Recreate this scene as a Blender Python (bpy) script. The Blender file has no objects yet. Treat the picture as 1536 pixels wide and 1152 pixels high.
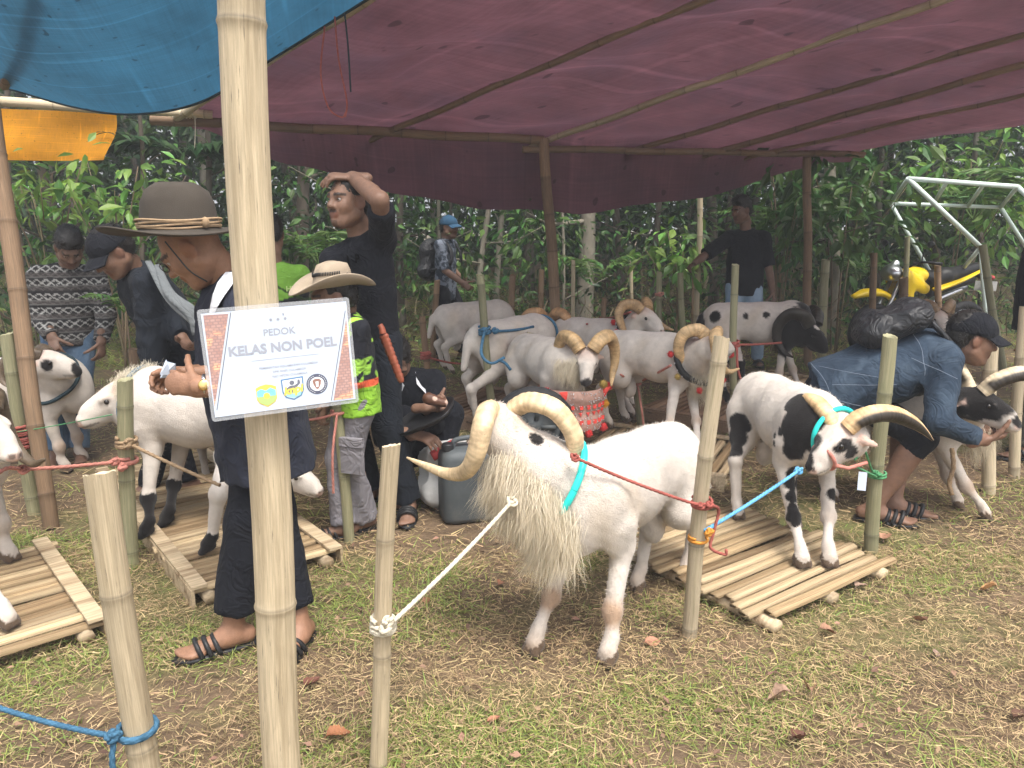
import bpy, math
import numpy as np
from mathutils import Vector, Matrix

# ------------------------------------------------------------------ camera, sky, sun, exposure
SC = bpy.context.scene
COL = SC.collection
CAM_H, PITCH, FPX = 1.47, math.radians(12.0), 1120.0
cam_d = bpy.data.cameras.new('camera')
cam_d.sensor_width = 36.0
cam_d.lens = 36.0 * FPX / 1536.0
cam_d.clip_start, cam_d.clip_end = 0.05, 600.0
cam = bpy.data.objects.new('camera', cam_d)
COL.objects.link(cam)
cam.location = (0, 0, CAM_H)
cam.rotation_euler = (math.radians(90) - PITCH, 0, 0)
SC.camera = cam

SUN_EL, SUN_AZ = math.radians(66), math.radians(150)      # high soft sun, behind the viewer's right shoulder
world = bpy.data.worlds.new('World')
SC.world = world
world.use_nodes = True
wn = world.node_tree.nodes
wl = world.node_tree.links
sky = wn.new('ShaderNodeTexSky')
sky.sky_type = 'NISHITA'
sky.sun_disc = False
sky.sun_elevation = SUN_EL
sky.sun_rotation = SUN_AZ
sky.air_density, sky.dust_density, sky.ozone_density = 1.2, 6.0, 1.0
hsv = wn.new('ShaderNodeHueSaturation')
hsv.inputs['Saturation'].default_value = 0.35               # thin overcast: a nearly white sky
wl.new(sky.outputs[0], hsv.inputs['Color'])
bg = wn['Background']
wl.new(hsv.outputs[0], bg.inputs['Color'])
bg.inputs['Strength'].default_value = 0.15
sun_d = bpy.data.lights.new('sun', 'SUN')
sun_d.energy, sun_d.angle, sun_d.color = 1.15, math.radians(14), (1.0, 0.95, 0.87)
sun = bpy.data.objects.new('sun', sun_d)
COL.objects.link(sun)
sd = Vector((math.sin(SUN_AZ) * math.cos(SUN_EL), math.cos(SUN_AZ) * math.cos(SUN_EL), math.sin(SUN_EL)))
sun.rotation_euler = (-sd).to_track_quat('-Z', 'Y').to_euler()
SC.view_settings.view_transform = 'Standard'
SC.view_settings.look = 'None'
SC.view_settings.gamma = 1.0
SC.view_settings.use_curve_mapping = False
SC.view_settings.exposure = 1.30
SC.cycles.max_bounces = 6
SC.cycles.diffuse_bounces = 4
SC.cycles.transmission_bounces = 4
SC.cycles.transparent_max_bounces = 6
SC.cycles.use_denoising = True
SC.cycles.volume_bounces = 0
SC.cycles.volume_step_rate = 4.0

# ------------------------------------------------------------------ measuring: a spot of the photograph to a place in metres
CP, SP = math.cos(PITCH), math.sin(PITCH)
def ray(px, py):
    dx, dy = (px - 768.0) / FPX, (576.0 - py) / FPX
    return np.array([dx, CP + dy * SP, -SP + dy * CP])
def at(px, py, Y):
    d = ray(px, py)
    return np.array([0, 0, CAM_H]) + d * (Y / d[1])
def gr(px, py, z=0.0):
    d = ray(px, py)
    return np.array([0, 0, CAM_H]) + d * ((z - CAM_H) / d[2])
V3 = lambda *a: np.array(a, float)
def unit(v):
    v = np.asarray(v, float)
    return v / (np.linalg.norm(v) + 1e-12)
RNG = np.random.default_rng(7)

# ------------------------------------------------------------------ meshes
class MB:
    """collects pieces of ONE mesh"""
    def __init__(s):
        s.v, s.f, s.uv, s.c, s.m, s.n = [], [], [], [], [], 0
    def add(s, v, faces, uv=None, col=None, mat=0):
        v = np.asarray(v, float).reshape(-1, 3)
        for F in (faces if isinstance(faces, list) else [faces]):
            F = np.asarray(F, int)
            if F.size == 0:
                continue
            s.f.append(F + s.n)
            s.m.append(np.full(len(F), mat))
        s.v.append(v)
        s.uv.append(np.zeros((len(v), 2)) if uv is None else np.asarray(uv, float))
        if col is None:
            col = np.ones((len(v), 3))
        col = np.asarray(col, float)
        if col.ndim == 1:
            col = np.tile(col, (len(v), 1))
        s.c.append(col)
        s.n += len(v)
        return s
    def mesh(s, name, mats, smooth=True):
        me = bpy.data.meshes.new(name)
        v = np.concatenate(s.v)
        me.vertices.add(len(v))
        me.vertices.foreach_set('co', v.astype(np.float32).ravel())
        loops = np.concatenate([F.ravel() for F in s.f])
        sizes = np.concatenate([np.full(len(F), F.shape[1]) for F in s.f])
        me.loops.add(len(loops))
        me.loops.foreach_set('vertex_index', loops.astype(np.int32))
        me.polygons.add(len(sizes))
        me.polygons.foreach_set('loop_start', np.concatenate([[0], np.cumsum(sizes)[:-1]]).astype(np.int32))
        me.polygons.foreach_set('loop_total', sizes.astype(np.int32))
        me.polygons.foreach_set('use_smooth', np.full(len(sizes), smooth))
        me.polygons.foreach_set('material_index', np.concatenate(s.m).astype(np.int32))
        uvl = me.uv_layers.new(name='UVMap')
        uvl.data.foreach_set('uv', np.concatenate(s.uv)[loops].astype(np.float32).ravel())
        ca = me.color_attributes.new('Col', 'FLOAT_COLOR', 'POINT')
        c = np.concatenate(s.c)
        ca.data.foreach_set('color', np.concatenate([c, np.ones((len(c), 1))], 1).astype(np.float32).ravel())
        for m in (mats if isinstance(mats, (list, tuple)) else [mats]):
            me.materials.append(m)
        me.validate()
        me.update()
        return me
    def obj(s, name, mats, parent=None, smooth=True, **tags):
        return link(name, s.mesh(name, mats, smooth), parent, **tags)

def link(name, data, parent=None, **tags):
    o = bpy.data.objects.new(name, data)
    COL.objects.link(o)
    if parent is not None:
        o.parent = parent
    for k, val in tags.items():
        if val is not None:
            o[{'cat': 'category'}.get(k, k)] = val
    return o
def thing(name, label, cat, loc=(0, 0, 0), rz=0.0, group=None):
    o = link(name, None, None, label=label, cat=cat, group=group)
    o.location = [float(a) for a in loc]
    o.rotation_euler = (0, 0, rz)
    o.empty_display_size = 0.1
    return o
def place(o, loc=(0, 0, 0), rot=(0, 0, 0), scale=None):
    o.location = [float(a) for a in loc]
    o.rotation_euler = rot
    if scale is not None:
        o.scale = scale if hasattr(scale, '__len__') else (scale,) * 3
    return o

def catmull(P, n):
    """smooth path through P, n samples per span"""
    P = np.asarray(P, float)
    Q = np.vstack([2 * P[0] - P[1], P, 2 * P[-1] - P[-2]])
    out = []
    for i in range(len(P) - 1):
        p0, p1, p2, p3 = Q[i:i + 4]
        t = np.linspace(0, 1, n, endpoint=False)[:, None]
        out.append(0.5 * (2 * p1 + (p2 - p0) * t + (2 * p0 - 5 * p1 + 4 * p2 - p3) * t ** 2 + (3 * p1 - p0 - 3 * p2 + p3) * t ** 3))
    out.append(P[-1:])
    return np.vstack(out)

def frames(P):
    T = np.gradient(P, axis=0)
    T /= np.linalg.norm(T, axis=1)[:, None] + 1e-12
    ref = V3(0, 0, 1) if abs(T[0, 2]) < 0.9 else V3(0, 1, 0)
    n = np.cross(T[0], ref)
    n /= np.linalg.norm(n)
    N = [n]
    for i in range(1, len(P)):
        n = N[-1] - T[i] * np.dot(N[-1], T[i])
        N.append(n / (np.linalg.norm(n) + 1e-12))
    N = np.array(N)
    return T, N, np.cross(T, N)

def tube_geo(P, R, seg=10, caps=True, shape=None):
    """ring verts, faces, uv (u around, v metres along)"""
    P = np.asarray(P, float)
    n = len(P)
    R = np.broadcast_to(np.asarray(R, float), (n,)) if np.ndim(R) < 2 else np.asarray(R)
    T, N, B = frames(P)
    a = np.linspace(0, 2 * np.pi, seg, endpoint=False)
    ca, sa = np.cos(a), np.sin(a)
    sh = np.ones(seg) if shape is None else shape
    rr = R[:, None] * sh[None] if R.ndim == 1 else R
    v = P[:, None] + rr[..., None] * (ca[None, :, None] * N[:, None] + sa[None, :, None] * B[:, None])
    L = np.concatenate([[0], np.cumsum(np.linalg.norm(np.diff(P, axis=0), axis=1))])
    uv = np.stack(np.broadcast_arrays((a / (2 * np.pi))[None] * 1.0, L[:, None]), -1).reshape(-1, 2)
    i = np.arange(n - 1)[:, None] * seg
    j = np.arange(seg)[None]
    q = np.stack([i + j, i + (j + 1) % seg, i + seg + (j + 1) % seg, i + seg + j], -1).reshape(-1, 4)
    v = v.reshape(-1, 3)
    faces = [q]
    if caps:
        v = np.vstack([v, P[:1], P[-1:]])
        uv = np.vstack([uv, [[0.5, 0]], [[0.5, L[-1]]]])
        k = len(v)
        jj = np.arange(seg)
        faces.append(np.stack([np.full(seg, k - 2), (jj + 1) % seg, jj], -1))
        o = (n - 1) * seg
        faces.append(np.stack([np.full(seg, k - 1), o + jj, o + (jj + 1) % seg], -1))
    return v, faces, uv
def add_tube(mb, P, R, seg=8, caps=True, col=None, mat=0, shape=None):
    v, f, uv = tube_geo(P, R, seg, caps, shape)
    return mb.add(v, f, uv, col, mat)

BOXF = np.array([[0, 2, 3, 1], [4, 5, 7, 6], [0, 1, 5, 4], [2, 6, 7, 3], [0, 4, 6, 2], [1, 3, 7, 5]])
def box_v(c, h, R=None):
    g = np.array([[x, y, z] for x in (-1, 1) for y in (-1, 1) for z in (-1, 1)], float) * np.asarray(h, float)
    if R is not None:
        g = g @ np.asarray(R, float).T
    return g + np.asarray(c, float)
BOXF2 = np.array([[0, 1, 3, 2], [4, 6, 7, 5], [0, 4, 5, 1], [2, 3, 7, 6], [0, 2, 6, 4], [1, 5, 7, 3]])
def add_box(mb, c, h, R=None, col=None, mat=0):
    return mb.add(box_v(c, h, R), BOXF2, None, col, mat)
def add_ball(mb, c, r, seg=10, rings=7, col=None, mat=0, R=None):
    th = np.linspace(0, np.pi, rings)
    ph = np.linspace(0, 2 * np.pi, seg, endpoint=False)
    v = np.stack([np.sin(th)[:, None] * np.cos(ph), np.sin(th)[:, None] * np.sin(ph), np.cos(th)[:, None] * np.ones(seg)], -1).reshape(-1, 3)
    v = v * np.asarray(r, float)
    if R is not None:
        v = v @ np.asarray(R).T
    i = np.arange(rings - 1)[:, None] * seg
    j = np.arange(seg)[None]
    q = np.stack([i + j, i + seg + j, i + seg + (j + 1) % seg, i + (j + 1) % seg], -1).reshape(-1, 4)
    return mb.add(v + np.asarray(c), q, None, col, mat)
def basis(f, up=(0, 0, 1)):
    """columns: forward, left, up"""
    f = unit(f)
    l = unit(np.cross(up, f))
    return np.stack([f, l, np.cross(f, l)], 1)

# ------------------------------------------------------------------ soft solids: smooth-union distance field to a mesh
class Soft:
    def __init__(s):
        s.p = []
    def cap(s, a, b, ra, rb=None, k=0.03, flat=None, tag=0, end=False, sub=False, start=False):
        s.p.append(dict(t='c', a=V3(*a), b=V3(*b), ra=ra, rb=ra if rb is None else rb, k=k, flat=flat, tag=tag, end=end, start=start, sub=sub))
        return s
    def ell(s, c, r, R=None, k=0.03, tag=0, sub=False):
        r = V3(*r) if np.ndim(r) else V3(r, r, r)
        s.p.append(dict(t='e', c=V3(*c), r=r, R=np.eye(3) if R is None else np.asarray(R, float), k=k, tag=tag, sub=sub))
        return s
    def chain(s, pts, rad, k=0.03, tag=0, flat=None):
        for i in range(len(pts) - 1):
            s.cap(pts[i], pts[i + 1], rad[i], rad[i + 1], k, flat, tag)
        return s
    @staticmethod
    def box(p):
        if p['t'] == 'c':
            r = max(p['ra'], p['rb']) * (1.0 if p['flat'] is None else max(1.0, 1.0 / p['flat'][1]))
            return np.minimum(p['a'], p['b']) - r, np.maximum(p['a'], p['b']) + r
        e = np.sqrt(((p['R'] * p['r']) ** 2).sum(1))
        return p['c'] - e, p['c'] + e
    @staticmethod
    def dist(p, X):
        if p['t'] == 'c':
            a, ba = p['a'], p['b'] - p['a']
            pa = X - a
            if p['flat'] is not None:
                ax, sc = unit(p['flat'][0]), p['flat'][1]
                pa = pa + ax * ((pa @ ax) * (sc - 1))[..., None]
                ba = ba + ax * (ba @ ax) * (sc - 1)
            L2 = ba @ ba + 1e-12
            t = np.clip((pa @ ba) / L2, 0, 1)
            d = np.sqrt(((pa - t[..., None] * ba) ** 2).sum(-1)) - (p['ra'] + (p['rb'] - p['ra']) * t)
            if p['flat'] is not None and p['flat'][1] > 1:
                d = d / p['flat'][1] ** 0.5
            u = ba / math.sqrt(L2)
            if p['end']:
                d = np.maximum(d, (pa - ba) @ u)
            if p['start']:
                d = np.maximum(d, -(pa @ u))
            return d
        q = (X - p['c']) @ p['R']
        k0 = np.sqrt(((q / p['r']) ** 2).sum(-1))
        k1 = np.sqrt(((q / p['r'] ** 2) ** 2).sum(-1)) + 1e-9
        return k0 * (k0 - 1) / k1
    def mesh(s, h, noise=None, pad=0.02, zmin=None):
        """-> verts, quads, tag of the nearest solid at each vert"""
        B = [s.box(p) for p in s.p if not p['sub']]
        lo = np.min([b[0] for b in B], 0) - pad - 2 * h
        hi = np.max([b[1] for b in B], 0) + pad + 2 * h
        if zmin is not None:
            lo[2] = max(lo[2], zmin - 2 * h)
        n = np.ceil((hi - lo) / h).astype(int) + 1
        F = np.full(n, 0.2)
        ax = [lo[i] + h * np.arange(n[i]) for i in range(3)]
        for p in s.p:
            b0, b1 = s.box(p)
            m = p['k'] + 3 * h + 0.012
            i0 = np.maximum(np.floor((b0 - m - lo) / h).astype(int), 0)
            i1 = np.minimum(np.ceil((b1 + m - lo) / h).astype(int) + 1, n)
            if (i1 <= i0).any():
                continue
            sl = tuple(slice(i0[k], i1[k]) for k in range(3))
            X = np.stack(np.meshgrid(ax[0][sl[0]], ax[1][sl[1]], ax[2][sl[2]], indexing='ij'), -1)
            d = s.dist(p, X)
            A = F[sl]
            k = p['k']
            if p['sub']:
                d = -d
                hh = np.maximum(k - np.abs(A - d), 0) / k
                F[sl] = np.maximum(A, d) + hh * hh * k * 0.25
            else:
                hh = np.maximum(k - np.abs(A - d), 0) / k
                F[sl] = np.minimum(A, d) - hh * hh * k * 0.25
        if noise is not None:
            X = np.stack(np.meshgrid(*ax, indexing='ij'), -1)
            band = np.abs(F) < 0.05
            F[band] += noise(X[band])
        if zmin is not None:
            Z = ax[2][None, None, :]
            F = np.maximum(F, zmin - Z)
        S = F < 0
        c = sum(S[i:n[0] - 1 + i, j:n[1] - 1 + j, k:n[2] - 1 + k].astype(np.int8) for i in (0, 1) for j in (0, 1) for k in (0, 1))
        I, J, K = np.nonzero((c > 0) & (c < 8))
        cor = {(i, j, k): F[I + i, J + j, K + k] for i in (0, 1) for j in (0, 1) for k in (0, 1)}
        acc = np.zeros((len(I), 3))
        cnt = np.zeros(len(I))
        for a in cor:
            for d in range(3):
                if a[d] == 0:
                    b = list(a)
                    b[d] = 1
                    va, vb = cor[a], cor[tuple(b)]
                    m = (va < 0) != (vb < 0)
                    t = va[m] / (va[m] - vb[m])
                    P = np.tile(np.array(a, float), (m.sum(), 1))
                    P[:, d] += t
                    acc[m] += P
                    cnt[m] += 1
        v = lo + h * (np.stack([I, J, K], 1) + acc / cnt[:, None])
        vid = np.full(n, -1)
        vid[I, J, K] = np.arange(len(I))
        Q = []
        for d in range(3):
            e, g = (d + 1) % 3, (d + 2) % 3
            s0 = [slice(1, -1)] * 3
            s1 = [slice(1, -1)] * 3
            s0[d], s1[d] = slice(0, -1), slice(1, None)
            A, Bq = S[tuple(s0)], S[tuple(s1)]
            idx = np.argwhere(A != Bq)
            if len(idx) == 0:
                continue
            off = np.ones(3, int)
            off[d] = 0
            base = idx + off
            flip = A[tuple(idx.T)]
            ue, ug = np.eye(3, dtype=int)[e], np.eye(3, dtype=int)[g]
            qs = [vid[tuple((base - a * ue - b * ug).T)] for a, b in ((1, 1), (0, 1), (0, 0), (1, 0))]
            q = np.stack(qs, 1)
            q[~flip] = q[~flip][:, ::-1]
            Q.append(q)
        Q = np.concatenate(Q)
        Q = Q[(Q >= 0).all(1)]
        best = np.full(len(v), 9.0)
        tag = np.zeros(len(v), int)
        for p in s.p:
            if p['sub']:
                continue
            d = s.dist(p, v)
            m = d < best
            best[m], tag[m] = d[m], p['tag']
        return v, Q, tag

def wob(X, sc, seed=0):
    """cheap smooth 3-D noise, about -1..1"""
    r = np.random.default_rng(seed)
    out = np.zeros(X.shape[:-1])
    for i in range(5):
        k = r.normal(size=3) * sc * (0.7 + 0.35 * i)
        out += np.sin(X @ k + r.uniform(0, 6.28) + 1.3 * np.sin(X @ (r.normal(size=3) * sc * 0.6) + r.uniform(0, 6))) / (1 + 0.4 * i)
    return out / 2.6
# ------------------------------------------------------------------ materials (all node-based)
MATS = {}
def mat(name, col, rough=0.75, var=0.15, scale=12.0, bump=0.0, bscale=60.0, coord='Object', stretch=(1, 1, 1), vcol=False, spec=0.3,
        trans=0.0, island=0.0, island_hue=0.0, dirt=None, dirt_scale=5.0, dirt_lo=0.5, dirt_hi=0.7, sheen=0.0, metal=0.0, hue=0.0, coat=0.0, wr=0.0, wscale=14.0, spots=None, objrand=0.0):
    m = bpy.data.materials.new(name)
    m.use_nodes = True
    N, L = m.node_tree.nodes, m.node_tree.links
    b = N['Principled BSDF']
    b.inputs['Roughness'].default_value = rough
    b.inputs['Specular IOR Level'].default_value = spec
    b.inputs['Metallic'].default_value = metal
    b.inputs['Sheen Weight'].default_value = sheen
    b.inputs['Coat Weight'].default_value = coat
    tc = N.new('ShaderNodeTexCoord')
    mp = N.new('ShaderNodeMapping')
    mp.inputs['Scale'].default_value = stretch
    L.new(tc.outputs[coord], mp.inputs['Vector'])
    def noise(sc, detail=4.0, rough_=0.6):
        n = N.new('ShaderNodeTexNoise')
        n.inputs['Scale'].default_value = sc
        n.inputs['Detail'].default_value = detail
        n.inputs['Roughness'].default_value = rough_
        L.new(mp.outputs[0], n.inputs['Vector'])
        return n
    def mix(kind, fac, a, bb):
        x = N.new('ShaderNodeMix')
        x.data_type = 'RGBA'
        x.blend_type = kind
        for sock, val in ((x.inputs[0], fac), (x.inputs[6], a), (x.inputs[7], bb)):
            if hasattr(val, 'node'):
                L.new(val, sock)
            elif np.ndim(val):
                sock.default_value = (*val, 1.0)
            else:
                sock.default_value = val
        return x.outputs[2]
    c = col
    if var:
        n = noise(scale)
        r = N.new('ShaderNodeMapRange')
        r.inputs[1].default_value, r.inputs[2].default_value = 0.3, 0.7
        r.inputs[3].default_value, r.inputs[4].default_value = 1 - var, 1 + var
        L.new(n.outputs[0], r.inputs[0])
        h = N.new('ShaderNodeHueSaturation')
        L.new(r.outputs[0], h.inputs['Value'])
        if hasattr(c, 'node'):
            L.new(c, h.inputs['Color'])
        else:
            h.inputs['Color'].default_value = (*c, 1)
        c = h.outputs[0]
    if island or island_hue:
        g = N.new('ShaderNodeNewGeometry')
        h = N.new('ShaderNodeHueSaturation')
        r = N.new('ShaderNodeMapRange')
        r.inputs[3].default_value, r.inputs[4].default_value = 1 - island, 1 + island
        L.new(g.outputs['Random Per Island'], r.inputs[0])
        L.new(r.outputs[0], h.inputs['Value'])
        w = N.new('ShaderNodeMath')
        w.operation = 'MULTIPLY'
        w.inputs[1].default_value = 7.31
        L.new(g.outputs['Random Per Island'], w.inputs[0])
        fr = N.new('ShaderNodeMath')
        fr.operation = 'FRACT'
        L.new(w.outputs[0], fr.inputs[0])
        r2 = N.new('ShaderNodeMapRange')
        r2.inputs[3].default_value, r2.inputs[4].default_value = 0.5 - island_hue, 0.5 + island_hue
        L.new(fr.outputs[0], r2.inputs[0])
        L.new(r2.outputs[0], h.inputs['Hue'])
        if hasattr(c, 'node'):
            L.new(c, h.inputs['Color'])
        else:
            h.inputs['Color'].default_value = (*c, 1)
        c = h.outputs[0]
    if objrand:
        oi = N.new('ShaderNodeObjectInfo')
        h = N.new('ShaderNodeHueSaturation')
        r = N.new('ShaderNodeMapRange')
        r.inputs[3].default_value, r.inputs[4].default_value = 1 - objrand, 1 + objrand
        L.new(oi.outputs['Random'], r.inputs[0])
        L.new(r.outputs[0], h.inputs['Value'])
        L.new(c, h.inputs['Color'])
        c = h.outputs[0]
    if dirt is not None:
        n = noise(dirt_scale, 6.0, 0.65)
        r = N.new('ShaderNodeMapRange')
        r.inputs[1].default_value, r.inputs[2].default_value = dirt_lo, dirt_hi
        L.new(n.outputs[0], r.inputs[0])
        c = mix('MIX', r.outputs[0], c if hasattr(c, 'node') else c, dirt)
    if spots is not None:
        n = noise(spots[1], 5.0, 0.7)
        r = N.new('ShaderNodeMapRange')
        r.inputs[1].default_value, r.inputs[2].default_value = spots[2], spots[2] + 0.05
        L.new(n.outputs[0], r.inputs[0])
        c = mix('MIX', r.outputs[0], c, spots[0])
    if vcol:
        at_ = N.new('ShaderNodeAttribute')
        at_.attribute_name = 'Col'
        c = mix('MULTIPLY', 1.0, c, at_.outputs['Color'])
    if hasattr(c, 'node'):
        L.new(c, b.inputs['Base Color'])
    else:
        b.inputs['Base Color'].default_value = (*c, 1)
    if bump:
        n = noise(bscale, 3.0)
        bp = N.new('ShaderNodeBump')
        bp.inputs['Strength'].default_value = 1.0
        bp.inputs['Distance'].default_value = bump
        L.new(n.outputs[0], bp.inputs['Height'])
        last = bp
        if wr:      # soft creases in the cloth
            w = noise(wscale, 2.0, 0.5)
            w.inputs['Distortion'].default_value = 1.6
            rg = N.new('ShaderNodeMath')
            rg.operation = 'PINGPONG'
            rg.inputs[1].default_value = 0.11
            L.new(w.outputs[0], rg.inputs[0])
            b2 = N.new('ShaderNodeBump')
            b2.inputs['Distance'].default_value = wr
            L.new(rg.outputs[0], b2.inputs['Height'])
            L.new(bp.outputs[0], b2.inputs['Normal'])
            last = b2
        L.new(last.outputs[0], b.inputs['Normal'])
    if trans:
        t = N.new('ShaderNodeBsdfTranslucent')
        if hasattr(c, 'node'):
            L.new(c, t.inputs[0])
        else:
            t.inputs[0].default_value = (*c, 1)
        ms = N.new('ShaderNodeMixShader')
        ms.inputs[0].default_value = trans
        L.new(b.outputs[0], ms.inputs[1])
        L.new(t.outputs[0], ms.inputs[2])
        L.new(ms.outputs[0], N['Material Output'].inputs[0])
    MATS[name] = m
    return m

def wave_bump(m, scale, dist, coord='UV', rotz=0.0, sx=1.0, sy=1.0):
    """adds a banded relief (rope lay, knit, corduroy, weave) to a material"""
    N, L = m.node_tree.nodes, m.node_tree.links
    b = N['Principled BSDF']
    tc = N.new('ShaderNodeTexCoord')
    mp = N.new('ShaderNodeMapping')
    mp.inputs['Rotation'].default_value = (0, 0, rotz)
    mp.inputs['Scale'].default_value = (sx, sy, 1)
    w = N.new('ShaderNodeTexWave')
    w.inputs['Scale'].default_value = scale
    bp = N.new('ShaderNodeBump')
    bp.inputs['Distance'].default_value = dist
    L.new(tc.outputs[coord], mp.inputs[0])
    L.new(mp.outputs[0], w.inputs[0])
    L.new(w.outputs[1], bp.inputs['Height'])
    L.new(bp.outputs[0], b.inputs['Normal'])
    return m

M = {}
M['soil'] = mat('soil', (0.125, 0.085, 0.052), 0.95, 0.35, 3.0, 0.02, 25, dirt=(0.13, 0.15, 0.045), dirt_scale=0.9, dirt_lo=0.5, dirt_hi=0.68)
M['straw'] = mat('straw', (0.40, 0.30, 0.165), 0.8, 0.0, island=0.5, island_hue=0.02, trans=0.2, spec=0.15)
M['blade'] = mat('blade', (0.26, 0.32, 0.085), 0.6, 0.0, island=0.4, island_hue=0.035, trans=0.35, spec=0.25)
M['dead_leaf'] = mat('dead_leaf', (0.40, 0.27, 0.19), 0.7, 0.3, 25, 0.003, 60, vcol=True)
M['bam_pale'] = mat('bam_pale', (0.56, 0.46, 0.31), 0.5, 0.22, 9, 0.0012, 90, 'UV', (7, 1.0, 1), vcol=True, dirt=(0.34, 0.265, 0.165), dirt_scale=2.2, dirt_lo=0.46, dirt_hi=0.72, spec=0.35, spots=((.20, .165, .12), 8.0, .61))
M['bam_grey'] = mat('bam_grey', (0.47, 0.39, 0.27), 0.6, 0.18, 9, 0.0012, 90, 'UV', (7, 1, 1), vcol=True, dirt=(0.27, 0.235, 0.14), dirt_scale=3.0, spec=0.3, spots=((.12, .10, .07), 9.0, .63))
M['bam_green'] = mat('bam_green', (0.235, 0.225, 0.13), 0.55, 0.25, 9, 0.001, 90, 'UV', (7, 1, 1), vcol=True, dirt=(0.34, 0.31, 0.2), dirt_scale=4.0, spec=0.35, spots=((.45, .43, .36), 7.0, .66))
M['bam_brown'] = mat('bam_brown', (0.21, 0.135, 0.08), 0.65, 0.25, 9, 0.0015, 90, 'UV', (7, 1, 1), vcol=True, dirt=(0.12, 0.085, 0.055), dirt_scale=4.0)
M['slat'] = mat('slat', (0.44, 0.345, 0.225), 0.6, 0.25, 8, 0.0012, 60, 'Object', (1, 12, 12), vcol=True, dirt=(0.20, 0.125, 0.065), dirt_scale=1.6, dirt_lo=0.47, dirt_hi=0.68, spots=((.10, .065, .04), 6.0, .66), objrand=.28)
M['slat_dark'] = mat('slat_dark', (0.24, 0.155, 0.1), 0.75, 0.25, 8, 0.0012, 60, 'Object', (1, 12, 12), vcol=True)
M['wool'] = mat('wool', (0.585, 0.53, 0.475), 0.9, 0.10, 22, 0.0032, 210, vcol=True, sheen=0.15, spec=0.12)
M['mane'] = mat('mane', (0.70, 0.635, 0.51), 0.8, 0.0, island=0.16, island_hue=0.008, trans=0.25, spec=0.15, vcol=True)
M['horn'] = mat('horn', (0.56, 0.435, 0.285), 0.5, 0.32, 20, 0.001, 120, vcol=True, spec=0.4, dirt=(0.27, 0.19, 0.11), dirt_scale=11, dirt_lo=0.50, dirt_hi=0.74, spots=((.13, .09, .06), 26, .66))
M['eye'] = mat('eye', (0.012, 0.009, 0.007), 0.12, 0.0, spec=0.6)
M['skin'] = mat('skin', (0.215, 0.128, 0.088), 0.5, 0.16, 26, 0.0015, 160, vcol=True, spec=0.35)
M['hair'] = mat('hair', (0.012, 0.010, 0.009), 0.5, 0.3, 40, 0.003, 90, stretch=(1, 1, 0.3), spec=0.35)
def cloth(name, c, rough=0.9, var=0.14, bump=0.0008, bscale=320, **k):
    k.setdefault('wr', 0.028)
    k.setdefault('wscale', 8.0)
    M[name] = mat(name, c, rough, var, 7, bump, bscale, sheen=0.02, spec=0.12, **k)
    return M[name]
cloth('navy', (0.026, 0.029, 0.042))
cloth('black_cloth', (0.011, 0.012, 0.016))
cloth('charcoal', (0.015, 0.018, 0.024))
cloth('jeans', (0.085, 0.14, 0.22), dirt=(0.17, 0.24, 0.33), dirt_scale=4)
cloth('jeans_pale', (0.26, 0.35, 0.45), dirt=(0.17, 0.25, 0.36), dirt_scale=4)
cloth('denim', (0.028, 0.043, 0.066), dirt=(0.075, 0.105, 0.142), dirt_scale=6, dirt_lo=0.5, dirt_hi=0.8)
cloth('grey_cloth', (0.20, 0.19, 0.205))
cloth('khaki', (0.16, 0.15, 0.125))
cloth('white_cloth', (0.75, 0.76, 0.80))
cloth('grey_scarf', (0.13, 0.14, 0.145))
cloth('felt', (0.060, 0.051, 0.042), wr=0.0)
cloth('cream', (0.36, 0.29, 0.215), wr=0.0)
cloth('cap_blue', (0.03, 0.075, 0.13), wr=0.0)
cloth('stitch', (0.17, 0.20, 0.25))
M['leather'] = mat('leather', (0.018, 0.018, 0.019), 0.45, 0.2, 30, 0.0006, 150)
M['rubber'] = mat('rubber', (0.022, 0.022, 0.024), 0.7, 0.2, 20)
M['bag'] = mat('bag', (0.018, 0.019, 0.022), 0.5, 0.25, 10, 0.0015, 220, wr=.05, wscale=7, spec=.4)
M['gold'] = mat('gold', (0.75, 0.52, 0.2), 0.25, 0.0, metal=1.0)
M['steel'] = mat('steel', (0.62, 0.63, 0.65), 0.3, 0.0, metal=1.0)
M['paper'] = mat('paper', (0.55, 0.62, 0.73), 0.5, 0.02, 4)
M['ink_grey'] = mat('ink_grey', (0.34, 0.36, 0.42), 0.6, 0.0)
M['ink_dark'] = mat('ink_dark', (0.16, 0.17, 0.21), 0.6, 0.0)
M['white_paint'] = mat('white_paint', (0.62, 0.72, 0.68), 0.45, 0.08, 6, dirt=(0.36, 0.36, 0.3), dirt_scale=9, dirt_lo=0.6, dirt_hi=0.72)
M['yellow_paint'] = mat('yellow_paint', (0.80, 0.56, 0.015), 0.3, 0.05, 5, coat=0.3)
M['black_plastic'] = mat('black_plastic', (0.02, 0.02, 0.022), 0.4, 0.1, 8)
M['jerrycan'] = mat('jerrycan', (0.075, 0.085, 0.09), 0.55, 0.18, 5, 0.001, 60, dirt=(0.12, 0.12, 0.11), dirt_scale=4)
M['sack'] = mat('sack', (0.50, 0.50, 0.49), 0.6, 0.12, 12, 0.004, 30, dirt=(0.42, 0.4, 0.36), dirt_scale=6)
M['red_print'] = mat('red_print', (0.50, 0.07, 0.07), 0.6, 0.25, 18)
M['bark'] = mat('bark', (0.11, 0.09, 0.07), 0.9, 0.35, 6, 0.012, 20, 'Object', (1, 1, 0.35), dirt=(0.24, 0.23, 0.19), dirt_scale=3.5)
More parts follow.
